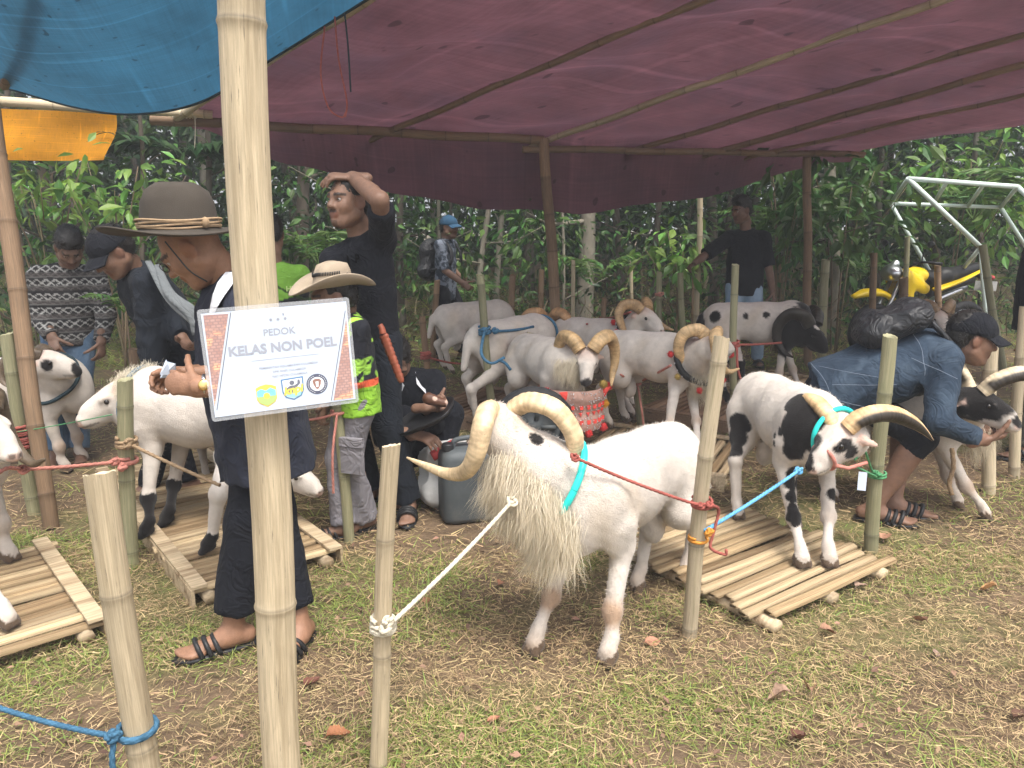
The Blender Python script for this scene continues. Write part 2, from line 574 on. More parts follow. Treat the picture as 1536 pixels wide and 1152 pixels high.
M['bark_pale'] = mat('bark_pale', (0.24, 0.215, 0.17), 0.9, 0.35, 6, 0.012, 20, 'Object', (1, 1, 0.5), dirt=(0.14, 0.12, 0.085), dirt_scale=3.0)
M['leaf'] = mat('leaf', (0.062, 0.135, 0.030), 0.45, 0.0, island=0.45, island_hue=0.03, trans=0.3, spec=0.4)
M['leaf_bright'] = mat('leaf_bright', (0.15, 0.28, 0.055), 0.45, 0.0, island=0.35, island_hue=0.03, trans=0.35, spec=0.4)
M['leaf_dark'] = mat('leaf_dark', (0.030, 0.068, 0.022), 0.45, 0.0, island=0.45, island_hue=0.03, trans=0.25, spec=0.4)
M['fern'] = mat('fern', (0.11, 0.20, 0.055), 0.5, 0.0, island=0.35, island_hue=0.03, trans=0.3)
M['dry_stem'] = mat('dry_stem', (0.15, 0.115, 0.07), 0.9, 0.0, island=0.5, island_hue=0.02)
def rope_mat(name, c):
    M[name] = mat(name, c, 0.85, 0.25, 40, 0.001, 300, spec=0.12, vcol=True)
rope_mat('rope_white', (0.66, 0.60, 0.47))
rope_mat('rope_red', (0.36, 0.105, 0.085))
rope_mat('rope_orange', (0.62, 0.27, 0.05))
rope_mat('rope_pink', (0.48, 0.20, 0.16))
rope_mat('rope_blue', (0.06, 0.15, 0.24))
rope_mat('rope_sky', (0.14, 0.40, 0.68))
rope_mat('rope_green', (0.11, 0.34, 0.16))
rope_mat('rope_tan', (0.33, 0.23, 0.14))
rope_mat('rope_dark', (0.03, 0.05, 0.06))
M['teal'] = mat('teal', (0.03, 0.62, 0.56), 0.4, 0.06, 10)
M['pom_red'] = mat('pom_red', (0.62, 0.05, 0.05), 0.95, 0.25, 60, 0.006, 150)
M['pom_ochre'] = mat('pom_ochre', (0.68, 0.34, 0.035), 0.95, 0.25, 60, 0.006, 150)
M['pom_olive'] = mat('pom_olive', (0.36, 0.25, 0.07), 0.95, 0.25, 60, 0.006, 150)
M['tan_cloth'] = mat('tan_cloth', (0.44, 0.27, 0.22), 0.85, 0.2, 30, 0.002, 200)
M['red_felt'] = mat('red_felt', (0.68, 0.07, 0.055), 0.9, 0.15, 30)
M['sheath'] = mat('sheath', (0.28, 0.08, 0.045), 0.4, 0.25, 25, 0.001, 60)
M['sclera'] = mat('sclera', (.38, .34, .31), .3, 0.0)
# ------------------------------------------------------------------ ground
def ground_z(x, y):
    b = np.clip((np.asarray(y, float) - 9.5) / 5.0, 0, 1)
    return b * b * (3 - 2 * b) * 0.7 + 0.02 * np.sin(np.asarray(x) * 0.7) * b
def build_ground():
    xs = np.concatenate([np.linspace(-150, -12, 14), np.linspace(-11, 11, 90), np.linspace(12, 150, 14)])
    ys = np.concatenate([np.linspace(-40, -2, 8), np.linspace(-1, 18, 90), np.linspace(19, 260, 16)])
    X, Y = np.meshgrid(xs, ys, indexing='ij')
    Z = ground_z(X, Y) + 0.004 * np.sin(X * 5.1 + Y * 3.3) * np.sin(Y * 4.7) - 0.004
    n, m = X.shape
    i, j = np.arange(n - 1)[:, None], np.arange(m - 1)[None]
    q = np.stack([i * m + j, (i + 1) * m + j, (i + 1) * m + j + 1, i * m + j + 1], -1).reshape(-1, 4)
    MB().add(np.stack([X, Y, Z], -1).reshape(-1, 3), q).obj('ground', M['soil'], kind='structure')
build_ground()

def strips(mb, base, dirv, side, length, width, bend, segs=2):
    """tapered bent strips (grass, straw, hair), all vectorised"""
    n = len(base)
    rows = []
    for k in range(segs + 1):
        t = k / segs
        c = base + dirv * (length * t)[:, None] + bend * (length * t * t)[:, None]
        w = (width * (1 - 0.85 * t))[:, None] * side * 0.5
        if k < segs:
            rows += [c - w, c + w]
        else:
            rows += [c]
    v = np.stack(rows, 1)
    nv = v.shape[1]
    o = (np.arange(n) * nv)[:, None]
    fs = []
    for k in range(segs - 1):
        fs.append(o + np.array([[2 * k, 2 * k + 1, 2 * k + 3, 2 * k + 2]]))
    tri = o + np.array([[2 * segs - 2, 2 * segs - 1, 2 * segs]])
    return mb.add(v.reshape(-1, 3), ([np.concatenate(fs)] if fs else []) + [tri])

def scatter(n, ymin, ymax, spread=0.78, bias=1.0):
    y = ymin + (ymax - ymin) * RNG.random(n) ** bias
    x = (RNG.random(n) * 2 - 1) * (y * spread + 0.5)
    return x, y
def build_grass():
    straw, green = MB(), MB()
    for (n, a, b, bi, sz) in ((68000, 1.45, 3.2, 1.0, 0.66), (56000, 3.0, 7.0, 1.2, 0.98), (10000, 7.0, 12.0, 1.0, 1.8)):
        x, y = scatter(n, a, b, bias=bi)
        worn = wob(np.stack([x, y, 0 * x], 1), 2.1, 31) + .4 * wob(np.stack([x, y, 0 * x], 1), 6.5, 33) - .35 * np.exp(-((y - 4.2) / 1.3) ** 2)
        kp = RNG.random(n) < np.clip(1.25 + worn * 1.2, .40, 1)
        x, y = x[kp], y[kp]
        n = len(x)
        ang = RNG.random(n) * 6.283
        el = RNG.normal(0.12, 0.22, n)
        d = np.stack([np.cos(ang) * np.cos(el), np.sin(ang) * np.cos(el), np.sin(el)], 1)
        side = np.stack([-np.sin(ang), np.cos(ang), RNG.normal(0, 0.5, n)], 1)
        base = np.stack([x, y, ground_z(x, y) + RNG.random(n) * 0.022], 1)
        L = sz * RNG.uniform(0.03, 0.10, n)
        bend = np.stack([RNG.normal(0, 0.3, n), RNG.normal(0, 0.3, n), -0.25 * np.sign(el) * RNG.random(n)], 1)
        strips(straw, base, d, side, L, sz * RNG.uniform(0.002, 0.0052, n), bend, 2 if a < 2 else 1)
    for (n, a, b, bi, sz) in ((76000, 1.45, 3.4, 1.0, 0.74), (42000, 3.2, 8.0, 1.1, 1.05), (38000, 7.5, 13.0, 1.0, 2.5)):
        x, y = scatter(n, a, b, bias=bi)
        P = np.stack([x, y, 0 * x], 1)
        f = wob(P, 2.6, 3) + 0.5 * wob(P, 8.0, 5)
        trod = np.exp(-((y - 4.6) / 1.5) ** 2) * 0.8
        want = f * 1.25 + 0.30 * (x < -0.2) + 0.22 * (y < 2.1) - trod + 0.5 * np.clip((y - 7.5) / 1.5, 0, 1) + 0.5 * np.clip(x - 1.7, 0, 1) * (y < 4.5)
        keep = RNG.random(n) < np.clip((want + 0.2) * 0.9, 0.05, 0.95)
        x, y = x[keep], y[keep]
        n = len(x)
        ang = RNG.random(n) * 6.283
        el = np.clip(RNG.normal(0.5, 0.33, n), 0.05, 1.45)
        d = np.stack([np.cos(ang) * np.cos(el), np.sin(ang) * np.cos(el), np.sin(el)], 1)
        side = np.stack([-np.sin(ang), np.cos(ang), RNG.normal(0, 0.2, n)], 1)
        base = np.stack([x, y, ground_z(x, y)], 1)
        L = sz * RNG.uniform(0.03, 0.085, n) * np.where(RNG.random(n) < 0.08, 1.9, 1.0)
        bend = np.stack([np.cos(ang) * 0.3, np.sin(ang) * 0.3, -RNG.random(n) * 0.6], 1)
        strips(green, base, d, side, L, sz * RNG.uniform(0.003, 0.0065, n), bend, 3 if a < 7 else 2)
    straw.obj('straw', M['straw'], kind='stuff', label='dry brown straw and dead grass trampled over the ground', cat='grass')
    green.obj('grass', M['blade'], kind='stuff', label='short green grass growing in patches through the straw', cat='grass')
build_grass()

# ------------------------------------------------------------------ leaves and the wood behind
LT0 = np.array([[0, 0, 0], [0.45, 0.5, 0.0], [0.45, -0.5, 0.0], [1, 0, -0.16]])
LF0 = np.array([[0, 2, 1], [1, 2, 3]])
LT1 = np.array([[0, 0, 0], [0.42, 0.5, 0.03], [0.48, 0, -0.05], [0.42, -0.5, 0.03], [1, 0, -0.16]])
LF1 = np.array([[0, 2, 1], [0, 3, 2], [1, 2, 4], [2, 3, 4]])
LEAF_T2 = np.array([[0, 0, 0], [.22, .33, .02], [.25, 0, -.02], [.22, -.33, .02], [.52, .5, .02], [.55, 0, -.05], [.52, -.5, .02], [.82, .24, -.08], [.82, -.24, -.08], [1.02, 0, -.2]])
LEAF_F2 = np.array([[0, 2, 1], [0, 3, 2], [1, 2, 5], [1, 5, 4], [2, 3, 6], [2, 6, 5], [4, 5, 7], [5, 6, 8], [5, 8, 9], [5, 9, 7]])
def add_leaves(mb, pos, d, size, wr=0.42, roll=0.5):
    n = len(pos)
    LEAF_T, LEAF_F = (LEAF_T2, LEAF_F2) if n and np.median(pos[:, 1]) < 9.6 and np.median(size) > .05 else (LT1, LF1)
    if n and np.median(pos[:, 1]) > 11.6:
        LEAF_T, LEAF_F = LT0, LF0
    nv = len(LEAF_T)
    d = d / (np.linalg.norm(d, axis=1)[:, None] + 1e-9)
    up = np.stack([RNG.normal(0, roll, n), RNG.normal(0, roll, n), np.ones(n)], 1)
    s = np.cross(up, d)
    s /= np.linalg.norm(s, axis=1)[:, None] + 1e-9
    u = np.cross(d, s)
    T = LEAF_T[None] * size[:, None, None]
    wv = (np.ones(n) * wr)[:, None, None]
    v = pos[:, None] + T[..., :1] * d[:, None] + T[..., 1:2] * wv * s[:, None] + T[..., 2:] * u[:, None]
    f = (np.arange(n) * nv)[:, None, None] + LEAF_F[None]
    return mb.add(v.reshape(-1, 3), f.reshape(-1, 3))
def spray(mb, tips, per, spread, size, droop=0.5, wr=0.42):
    """leafy twigs round each tip"""
    tips = np.repeat(np.asarray(tips, float), per, 0)
    n = len(tips)
    off = RNG.normal(0, 1, (n, 3)) * np.asarray(spread)
    d = off * 1.0 + RNG.normal(0, 0.5, (n, 3)) * np.mean(spread)
    d[:, 2] -= droop * np.mean(spread)
    return add_leaves(mb, tips + off, d, size * RNG.uniform(0.55, 1.3, n), wr)

def tree(base, lean, h, r, bark, leafm, size, per, label, crown_lo=0.25, spread=(0.3, 0.3, 0.22), reach=1.1, nb=11, seed=0, wr=0.42):
    global RNG
    keep, RNG = RNG, np.random.default_rng(100 + seed)
    root = thing('forest_tree', label, 'tree', base, group='trees of the wood behind the tent')
    top = V3(lean[0], lean[1], h)
    mid = top * 0.5 + V3(RNG.normal(0, 0.07), RNG.normal(0, 0.07), 0)
    path = catmull([V3(0, 0, -0.1), top * 0.22 + RNG.normal(0, 0.03, 3) * V3(1, 1, 0), mid, top * 0.78 + RNG.normal(0, 0.05, 3) * V3(1, 1, 0), top], 5)
    R = r * (1.0 - 0.62 * np.linspace(0, 1, len(path)))
    R[0:3] *= [1.5, 1.2, 1.06]
    mb = MB()
    add_tube(mb, path, R, 10)
    tips = []
    for k in range(nb):
        t = crown_lo + (1 - crown_lo) * (k + 0.5) / nb
        p = path[int(t * (len(path) - 1))]
        a = RNG.random() * 6.283
        ln = reach * RNG.uniform(0.5, 1.1)
        q = p + V3(math.cos(a) * ln, math.sin(a) * ln, ln * RNG.uniform(0.05, 0.6))
        m = (p + q) / 2 + RNG.normal(0, 0.06, 3)
        br = catmull([p, m, q], 3)
        add_tube(mb, br, np.linspace(r * 0.3, 0.006, len(br)), 5)
        tips += [q, br[-2], m + RNG.normal(0, 0.08, 3)]
    tips.append(path[-1])
    mb.obj('trunk', M[bark], root)
    lb = MB()
    spray(lb, tips, per, spread, size, 0.6, wr)
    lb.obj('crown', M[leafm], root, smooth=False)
    RNG = keep
    return root
TREES = [  # foot pixel, top pixel, depth, radius, bark, leaf, leaf size, leaves per tip, words
    (30, 470, 10, 60, 8.6, 0.045, 'bark', 'leaf', .17, 20, 'thin tree at the edge of the wood beyond the sweater boy'),
    (110, 470, 70, 60, 9.5, 0.07, 'bark', 'leaf_dark', .16, 24, 'dark leaning tree in the wood under the orange sheet'),
    (212, 440, 196, 120, 7.9, 0.03, 'bark', 'leaf', .15, 14, 'slender reddish stem with broad leaves above the black cap'),
    (300, 440, 310, 100, 9.2, 0.05, 'bark', 'leaf_dark', .14, 26, 'leafy tree in the wood right above the brown felt hat'),
    (455, 430, 440, 160, 9.8, 0.11, 'bark', 'leaf_dark', .13, 26, 'dark thick trunk in the wood beside the pale main pole'),
    (515, 430, 520, 150, 8.9, 0.025, 'bark_pale', 'leaf', .13, 12, 'thin pale stem in the wood beside the main pole'),
    (600, 420, 590, 150, 10.5, 0.06, 'bark', 'leaf', .14, 26, 'tree in the wood between the two standing young men'),
    (657, 410, 655, 150, 10.0, 0.03, 'bark_pale', 'leaf', .13, 16, 'slim pale tree right behind the blue cap walker'),
    (712, 420, 716, 150, 9.3, 0.042, 'bark_pale', 'leaf', .13, 18, 'pale lichen trunk just right of the blue cap walker'),
    (743, 410, 756, 150, 10.2, 0.045, 'bark_pale', 'leaf_dark', .13, 22, 'pale tree leaning right between walker and centre tent post'),
    (845, 410, 838, 150, 9.4, 0.022, 'bark_pale', 'leaf', .12, 14, 'whip thin stem close beside the centre tent post'),
    (875, 425, 893, 150, 9.9, 0.125, 'bark_pale', 'leaf', .15, 24, 'stout blotchy trunk behind the rear ram with pompom collar'),
    (935, 410, 930, 150, 10.8, 0.07, 'bark', 'leaf_dark', .14, 28, 'dark tree in the wood above the rear ram'),
    (985, 420, 978, 150, 10.3, 0.05, 'bark', 'leaf', .14, 24, 'brown trunk in the wood near the pointing hand'),
    (1075, 420, 1080, 150, 11.0, 0.08, 'bark', 'leaf_dark', .14, 28, 'dark tree in the wood behind the black shirt man'),
    (1165, 430, 1172, 150, 9.3, 0.04, 'bark', 'leaf', .19, 20, 'broad leaved tree between black shirt man and tent post'),
    (1244, 452, 1254, 120, 9.6, 0.10, 'bark_pale', 'leaf', .19, 22, 'stout pale trunk just right of the thin tent post'),
    (1325, 440, 1330, 100, 10.4, 0.05, 'bark', 'leaf_dark', .16, 28, 'dark tree above the yellow motorbike front'),
    (1405, 440, 1400, 100, 10.9, 0.06, 'bark', 'leaf', .17, 28, 'tree rising behind the middle of the steel frame'),
    (1480, 440, 1490, 60, 10.2, 0.05, 'bark', 'leaf_bright', .17, 26, 'bright leaved tree at the end of the steel frame'),
    (1580, 440, 1570, 60, 10.6, 0.07, 'bark', 'leaf', .17, 28, 'leafy tree at the far edge beyond the steel frame'),
]
for i, (fx, fy, tx, ty, Y, r, bk, lf, sz, per, lab) in enumerate(TREES):
    f = at(fx, fy, Y)
    f[2] = ground_z(f[0], Y)
    t = at(tx, ty, Y)
    hh = 4.6
    k = hh / max(t[2] - f[2], 0.5)
    tree(f, ((t[0] - f[0]) * min(k, 2.0), RNG.normal(0, 0.2)), hh, r, bk, lf, sz, per, lab, crown_lo=0.3 if r > .09 else 0.14, seed=i)

def build_undergrowth():
    # a tangled bank of leaves, twigs and dry stems along the edge of the wood, and the mass of the wood behind it
    lb, db, bb, st = MB(), MB(), MB(), MB()
    n = 1150
    y = RNG.uniform(9.0, 12.8, n)
    x = RNG.uniform(-1, 1, n) * (y * 0.8 + 1.0)
    z = ground_z(x, y) + RNG.random(n) ** 1.3 * 3.3 * np.clip((y - 8.6) / 2.2, 0.10, 1)
    tips = np.stack([x, y, z], 1)
    k = RNG.random(n)
    spray(lb, tips[k < 0.45], 16, (0.22, 0.22, 0.16), 0.12, 0.4)
    spray(db, tips[(k >= 0.45) & (k < 0.8)], 18, (0.25, 0.25, 0.2), 0.11, 0.5)
    spray(bb, tips[k >= 0.8], 10, (0.16, 0.16, 0.12), 0.12, 0.3)
    n = 2600
    y = RNG.uniform(8.3, 12.0, n)
    x = RNG.uniform(-1, 1, n) * (y * 0.8 + 1.0)
    base = np.stack([x, y, ground_z(x, y) + RNG.random(n) * 0.5], 1)
    a = RNG.random(n) * 6.283
    d = np.stack([np.cos(a), np.sin(a), RNG.normal(0.5, 0.8, n)], 1)
    d /= np.linalg.norm(d, axis=1)[:, None]
    strips(st, base, d, np.stack([-np.sin(a), np.cos(a), 0 * a], 1), RNG.uniform(0.2, 0.8, n), RNG.uniform(0.008, 0.02, n), RNG.normal(0, 0.3, (n, 3)), 3)
    lb.obj('undergrowth', M['leaf'], kind='stuff', smooth=False, label='tangle of green undergrowth along the edge of the wood', cat='undergrowth')
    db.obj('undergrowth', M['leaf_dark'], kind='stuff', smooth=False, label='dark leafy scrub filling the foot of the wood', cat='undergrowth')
    bb.obj('undergrowth', M['leaf_bright'], kind='stuff', smooth=False, label='bright young leaves scattered through the undergrowth', cat='undergrowth')
    st.obj('dry_brush', M['dry_stem'], kind='stuff', smooth=False, label='dry brown stems and brush littering the edge of the wood', cat='brush')
    fb, tb = MB(), MB()
    n = 3000
    y = RNG.uniform(12.2, 21.0, n)
    x = RNG.uniform(-1, 1, n) * (y * 0.85 + 1.5)
    z = ground_z(x, y) + RNG.random(n) ** 1.15 * 7.5
    hole = wob(np.stack([x * 0.9, 0 * x, z], 1), 1.1, 9)
    keep = (hole < 0.42) | (z < 2.4)
    spray(fb, np.stack([x, y, z], 1)[keep], 18, (0.5, 0.5, 0.4), 0.24, 0.5, 0.5)
    for i in range(46):
        yy = RNG.uniform(11.5, 18)
        xx = RNG.uniform(-1, 1) * (yy * 0.8)
        rr = RNG.uniform(0.03, 0.11)
        P = catmull([V3(xx, yy, 0), V3(xx + RNG.normal(0, .15), yy, 2.5), V3(xx + RNG.normal(0, .4), yy, 7)], 4)
        add_tube(tb, P, np.linspace(rr, rr * .6, len(P)), 7)
    n = 1700                                  # the depth of the wood, closed to the eye but for a few gaps high up
    y = RNG.uniform(17.0, 25.0, n)
    x = RNG.uniform(-1, 1, n) * (y * 0.85 + 1.5)
    z = ground_z(x, y) + RNG.random(n) * 7.0
    gap = wob(np.stack([x * 0.8, 0 * x, z], 1), 0.9, 19)
    keep = (gap < 0.5) | (z < 2.6)
    spray(fb, np.stack([x, y, z], 1)[keep], 14, (0.6, 0.6, 0.5), 0.42, 0.5, 0.6)
    n = 1300                                  # unseen closed canopy above the tent's back eave, added to shade the wood
    y = RNG.uniform(9.2, 16.0, n)
    x = RNG.uniform(-1, 1, n) * (y * 0.85 + 2.5)
    z = RNG.uniform(4.4, 7.6, n)
    spray(fb, np.stack([x, y, z], 1), 18, (0.45, 0.45, 0.25), 0.22, 0.5, 0.5)
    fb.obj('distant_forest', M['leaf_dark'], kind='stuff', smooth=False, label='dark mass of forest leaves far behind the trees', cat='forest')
    tb.obj('distant_trunks', M['bark'], kind='stuff', label='crowd of thin trunks deep in the forest', cat='forest')
build_undergrowth()

def leafy_bush(px, py, Y, n, spread, size, m, label, name='leafy_shrub', wr=0.45, stem_to=None):
    c = at(px, py, Y)
    g = V3(c[0], Y, ground_z(c[0], Y))
    root = thing(name, label, 'shrub', g)
    mb, lb = MB(), MB()
    tips = []
    for k in range(n):
        q = c - g + RNG.normal(0, 1, 3) * np.asarray(spread)
        q[2] = max(q[2], 0.05)
        P = catmull([V3(RNG.normal(0, .05), RNG.normal(0, .05), -0.02), q * V3(.4, .4, .65), q], 3)
        if k % 3 == 0:
            add_tube(mb, P, np.linspace(0.012, 0.004, len(P)), 5)
        else:
            add_tube(mb, P[-3:], np.linspace(0.006, 0.003, 3), 4)
        tips += [q, P[-2]]
    mb.obj('stem', M['dry_stem'], root)
    spray(lb, tips, 7, (0.085, 0.085, 0.06), size, 0.8, wr)
    lb.obj('foliage', M[m], root, smooth=False)
leafy_bush(60, 275, 7.3, 14, (0.42, 0.3, 0.16), 0.15, 'leaf_bright', 'bright leafy branch hanging under the orange sheet')
leafy_bush(165, 300, 7.0, 14, (0.3, 0.3, 0.2), 0.16, 'leaf_bright', 'fresh green shrub leaning over the black cap')
leafy_bush(50, 400, 7.6, 12, (0.35, 0.3, 0.22), 0.13, 'leaf', 'low green shrub behind the sweater boy')
leafy_bush(1270, 290, 8.8, 14, (0.3, 0.3, 0.3), 0.19, 'leaf', 'glossy broad leaved shrub right of the thin tent post')
leafy_bush(1180, 300, 8.7, 12, (0.22, 0.3, 0.3), 0.18, 'leaf', 'broad leaved shrub hanging beside the black shirt man')
leafy_bush(1025, 385, 8.6, 9, (0.26, 0.2, 0.1), 0.17, 'leaf_bright', 'pale green sapling leaves by the outstretched hand')
leafy_bush(1450, 250, 9.6, 18, (0.6, 0.4, 0.3), 0.17, 'leaf_bright', 'light green foliage hanging over the steel frame')

def fern(px, py, Y, n, ln, label, m='fern', name='fern', el=0.75):
    c = at(px, py, Y)
    root = thing(name, label, 'fern', c)
    for k in range(n):
        a = 6.283 * k / n + RNG.normal(0, 0.3)
        L = ln * RNG.uniform(0.7, 1.1)
        P = catmull([V3(0, 0, 0), V3(math.cos(a), math.sin(a), el * 1.4) * L * 0.5, V3(math.cos(a) * 1.15, math.sin(a) * 1.15, el * 0.7) * L], 7)
        mb = MB()
        add_tube(mb, P, np.linspace(0.006, 0.002, len(P)), 4)
        t = np.linspace(0.15, 1, 15)
        idx = t * (len(P) - 1)
        i0 = np.clip(idx.astype(int), 0, len(P) - 2)
        pts = P[i0] + (P[i0 + 1] - P[i0]) * (idx - i0)[:, None]
        tan = unit(P[-1] - P[0])
        sd = unit(np.cross(tan, V3(0, 0, 1)))
        for s in (-1, 1):
            d = np.tile(sd * s + tan * 0.45, (len(t), 1)) + RNG.normal(0, .08, (len(t), 3)) + V3(0, 0, -0.15)
            add_leaves(mb, pts, d, L * 0.34 * np.sin(np.clip(t * 2.6 + 0.4, 0, 3.0)) + 0.03, 0.22, 0.2)
        mb.obj('frond', M[m], root, smooth=False)
fern(893, 425, 8.7, 7, 0.55, 'green fern in front of the stout blotchy trunk')
fern(1150, 360, 9.2, 8, 0.7, 'fern spreading behind the black shirt man')
fern(480, 400, 8.3, 7, 0.7, 'fern beside the main pole at the edge of the wood')
fern(1460, 330, 9.2, 8, 0.9, 'feathery fern hanging inside the steel frame')
fern(700, 460, 9.0, 6, 0.5, 'low fern by the legs of the blue cap walker')
fern(1290, 420, 9.0, 7, 0.45, 'low fern above the yellow motorbike front wheel')
fern(265, 225, 8.6, 9, 1.2, 'dark palm like fronds hanging above the brown hat', 'leaf_dark', 'palm_fronds', 0.1)
fern(186, 468, 4.6, 3, 0.20, 'small pale fern sprig beside the black jacket')

# ------------------------------------------------------------------ bamboo
def bamboo_geo(a, b, ra, rb=None, mats='bam_pale', cut=True, pitch=0.3, phase=0.5, seg=16, bend=0.0, col=(1, 1, 1)):
    """local mesh with its foot at a; node rings, hollow cut top"""
    rb = ra * 0.93 if rb is None else rb
    a, b = np.asarray(a, float), np.asarray(b, float)
    L = np.linalg.norm(b - a)
    u = unit(b - a)
    t = [0.0, L]
    nodes = np.arange(phase * pitch, L - 0.03, pitch * 1.0)
    for n in nodes:
        t += [n - 0.02, n - 0.008, n - 0.003, n, n + 0.003, n + 0.009, n + 0.022]
    t += list(np.linspace(0, L, max(3, int(L / 0.12))))
    t = np.unique(np.round(np.clip(t, 0, L), 4))
    R = ra + (rb - ra) * t / L
    C = np.ones((len(t), 3)) * np.asarray(col)
    for n in nodes:
        d = t - n
        R = R * (1 + 0.075 * np.exp(-(d / 0.007) ** 2) - 0.03 * np.exp(-((d - 0.006) / 0.003) ** 2))
        C *= (1 - 0.55 * np.exp(-((d - 0.004) / 0.004) ** 2) - 0.12 * np.exp(-((d + 0.012) / 0.012) ** 2) * (d < 0))[:, None]
    rs0 = np.random.default_rng(int(L * 1000))
    C = C * (1 + .10 * rs0.normal(size=len(nodes) + 2)[np.searchsorted(nodes, t)])[:, None]
    side = unit(np.cross(u, V3(0.3, 1, 0.1)))
    P = (t / L)[:, None] * (b - a) + side * (bend * np.sin(np.pi * t / L))[:, None]
    P += side * 0.006 * np.sin(t * 5 + phase * 9)[:, None] * (L > 0.6)
    mb = MB()
    rs = np.random.default_rng(int(abs(a[0] * 917 + a[1] * 131) * 10) % 9999)
    shape = 1 + 0.02 * np.sin(np.arange(seg) * 2 * np.pi / seg * 2 + rs.random() * 6)
    v, f, uv = tube_geo(P, R, seg, caps=False, shape=shape)
    uv = uv + rs.random(2) * 20
    if cut:   # ragged saw-cut top
        v[-seg:] += u * (rs.random(seg) * 0.006)[:, None] + u * 0.007 * np.sin(np.arange(seg) * 2 * np.pi / seg + rs.random() * 6)[:, None]
    Cc = np.repeat(C, seg, 0)
    mb.add(v, f, uv, Cc)
    if cut:
        top = v[-seg:]
        c0 = P[-1]
        inn = c0 + (top - c0) * 0.74
        deep = inn - u * 0.07
        vv = np.vstack([top, inn, deep, [c0 - u * 0.07]])
        j = np.arange(seg)
        jn = (j + 1) % seg
        fq = np.concatenate([np.stack([j, jn, seg + jn, seg + j], 1), np.stack([seg + j, seg + jn, 2 * seg + jn, 2 * seg + j], 1)])
        ft = np.stack([2 * seg + j, 2 * seg + jn, np.full(seg, 3 * seg)], 1)
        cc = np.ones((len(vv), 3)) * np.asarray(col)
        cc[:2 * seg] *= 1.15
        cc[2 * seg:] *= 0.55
        mb.add(vv, [fq, ft], np.zeros((len(vv), 2)) + rs.random(2) * 9, cc)
    return mb
def bamboo(name, a, b, ra, label, cat, rb=None, m='bam_pale', group=None, **k):
    o = bamboo_geo(a, b, ra, rb, **k).obj(name, M[m], None, label=label, cat=cat, group=group)
    o.location = [float(x) for x in a]
    return o

# the roof plane of the maroon sheet: back beam, and the slant the rafters follow
B0, B1, B2 = at(262, 178, 7.0), at(815, 214, 7.4), at(1292, 232, 8.0)
E2 = V3(1.04, -0.964, 0.272)
RN = np.cross(B2 - B0, E2)
def on_roof(px, py):
    d = ray(px, py)
    C = V3(0, 0, CAM_H)
    return C + d * (RN @ (B0 - C)) / (RN @ d)

POST = 'tent_post'
bamboo(POST, at(428, 1190, 1.50), at(358, -60, 1.50), 0.041, 'thick pale bamboo post carrying the white sign', 'post', 0.042, cut=False, pitch=0.59, phase=0.814, seg=28)
bamboo(POST, gr(841, 560), B1 + V3(0, 0, 0.04), 0.055, 'brown bamboo post holding up the middle of the back beam', 'post', 0.05, 'bam_brown', cut=False, pitch=.35)
bamboo(POST, gr(1211, 548), at(1211, 236, 8.0), 0.045, 'thin bamboo post under the right end of the back beam', 'post', 0.042, 'bam_brown', cut=False, pitch=.4)
bamboo(POST, gr(76, 792), at(-14, 160, 3.9), 0.036, 'dark leaning bamboo post crossing in front of the sweater boy', 'post', 0.045, 'bam_brown', cut=False, pitch=.34, seg=18)
bamboo(POST, gr(1043, 530), at(1052, 262, 8.5), 0.034, 'slim pale post standing just left of the black shirt man', 'post', 0.03, 'bam_grey', cut=False)

BEAM = 'tent_beam'
lb0 = at(-120, 146, 6.5)
bamboo(BEAM, lb0, at(318, 172, 6.95), 0.042, 'whitish bamboo beam under the edge of the blue sheet', 'beam', 0.036, 'bam_pale', pitch=.4)
dB = B2 - B0
bamboo(BEAM, B0 - dB * 0.03 + V3(0, 0, -0.02), B1 + V3(0, 0, 0.02), 0.042, 'dark bamboo beam along the back eave above the two young men', 'beam', 0.04, 'bam_brown', pitch=.4)
bamboo(BEAM, B1 - (B2 - B1) * .06 + V3(0, .02, -.06), B2 + dB * 0.004 + V3(0, 0, .0), 0.033, 'bamboo beam of the back eave ending in a pale cut tip', 'beam', 0.032, 'bam_brown', pitch=.4)
eL = on_roof(548, 0)
bamboo(BEAM, B0 + V3(0, 0, 0.0), B0 + (eL - B0) * 2.3, 0.034, 'bamboo beam between the blue sheet and the maroon sheet', 'beam', 0.036, 'bam_grey', pitch=.42, cut=False)
RAFT = [((560, 201), (1040, 0), .034, 'bam_brown', 'rafter under the maroon sheet nearest to the blue sheet'),
        ((800, 212), (1392, 0), .036, 'bam_grey', 'pale split rafter crossing the middle of the maroon sheet'),
        ((925, 228), (1536, 46), .032, 'bam_brown', 'dark rafter third from the blue sheet'),
        ((1020, 238), (1536, 92), .036, 'bam_brown', 'thick knotty rafter fourth from the blue sheet'),
        ((1105, 236), (1536, 139), .026, 'bam_brown', 'thin rafter nearest to the free edge of the maroon sheet')]
raft_ends = []
for (p0, p1, r, m, lab) in RAFT:
    a, b = on_roof(*p0), on_roof(*p1)
    b = a + (b - a) * min(1.7, 9.0 / np.linalg.norm(b - a)) if np.linalg.norm(b - a) * 1.7 < 14 else b
    a = a - unit(b - a) * 0.35
    dz = V3(0, 0, -r - 0.012)
    raft_ends.append((a, b))
    r = r * .8
    bamboo('rafter', a + dz, b + dz, r, lab, 'rafter', r * 0.9, m, pitch=.45, cut=False, bend=0.02)

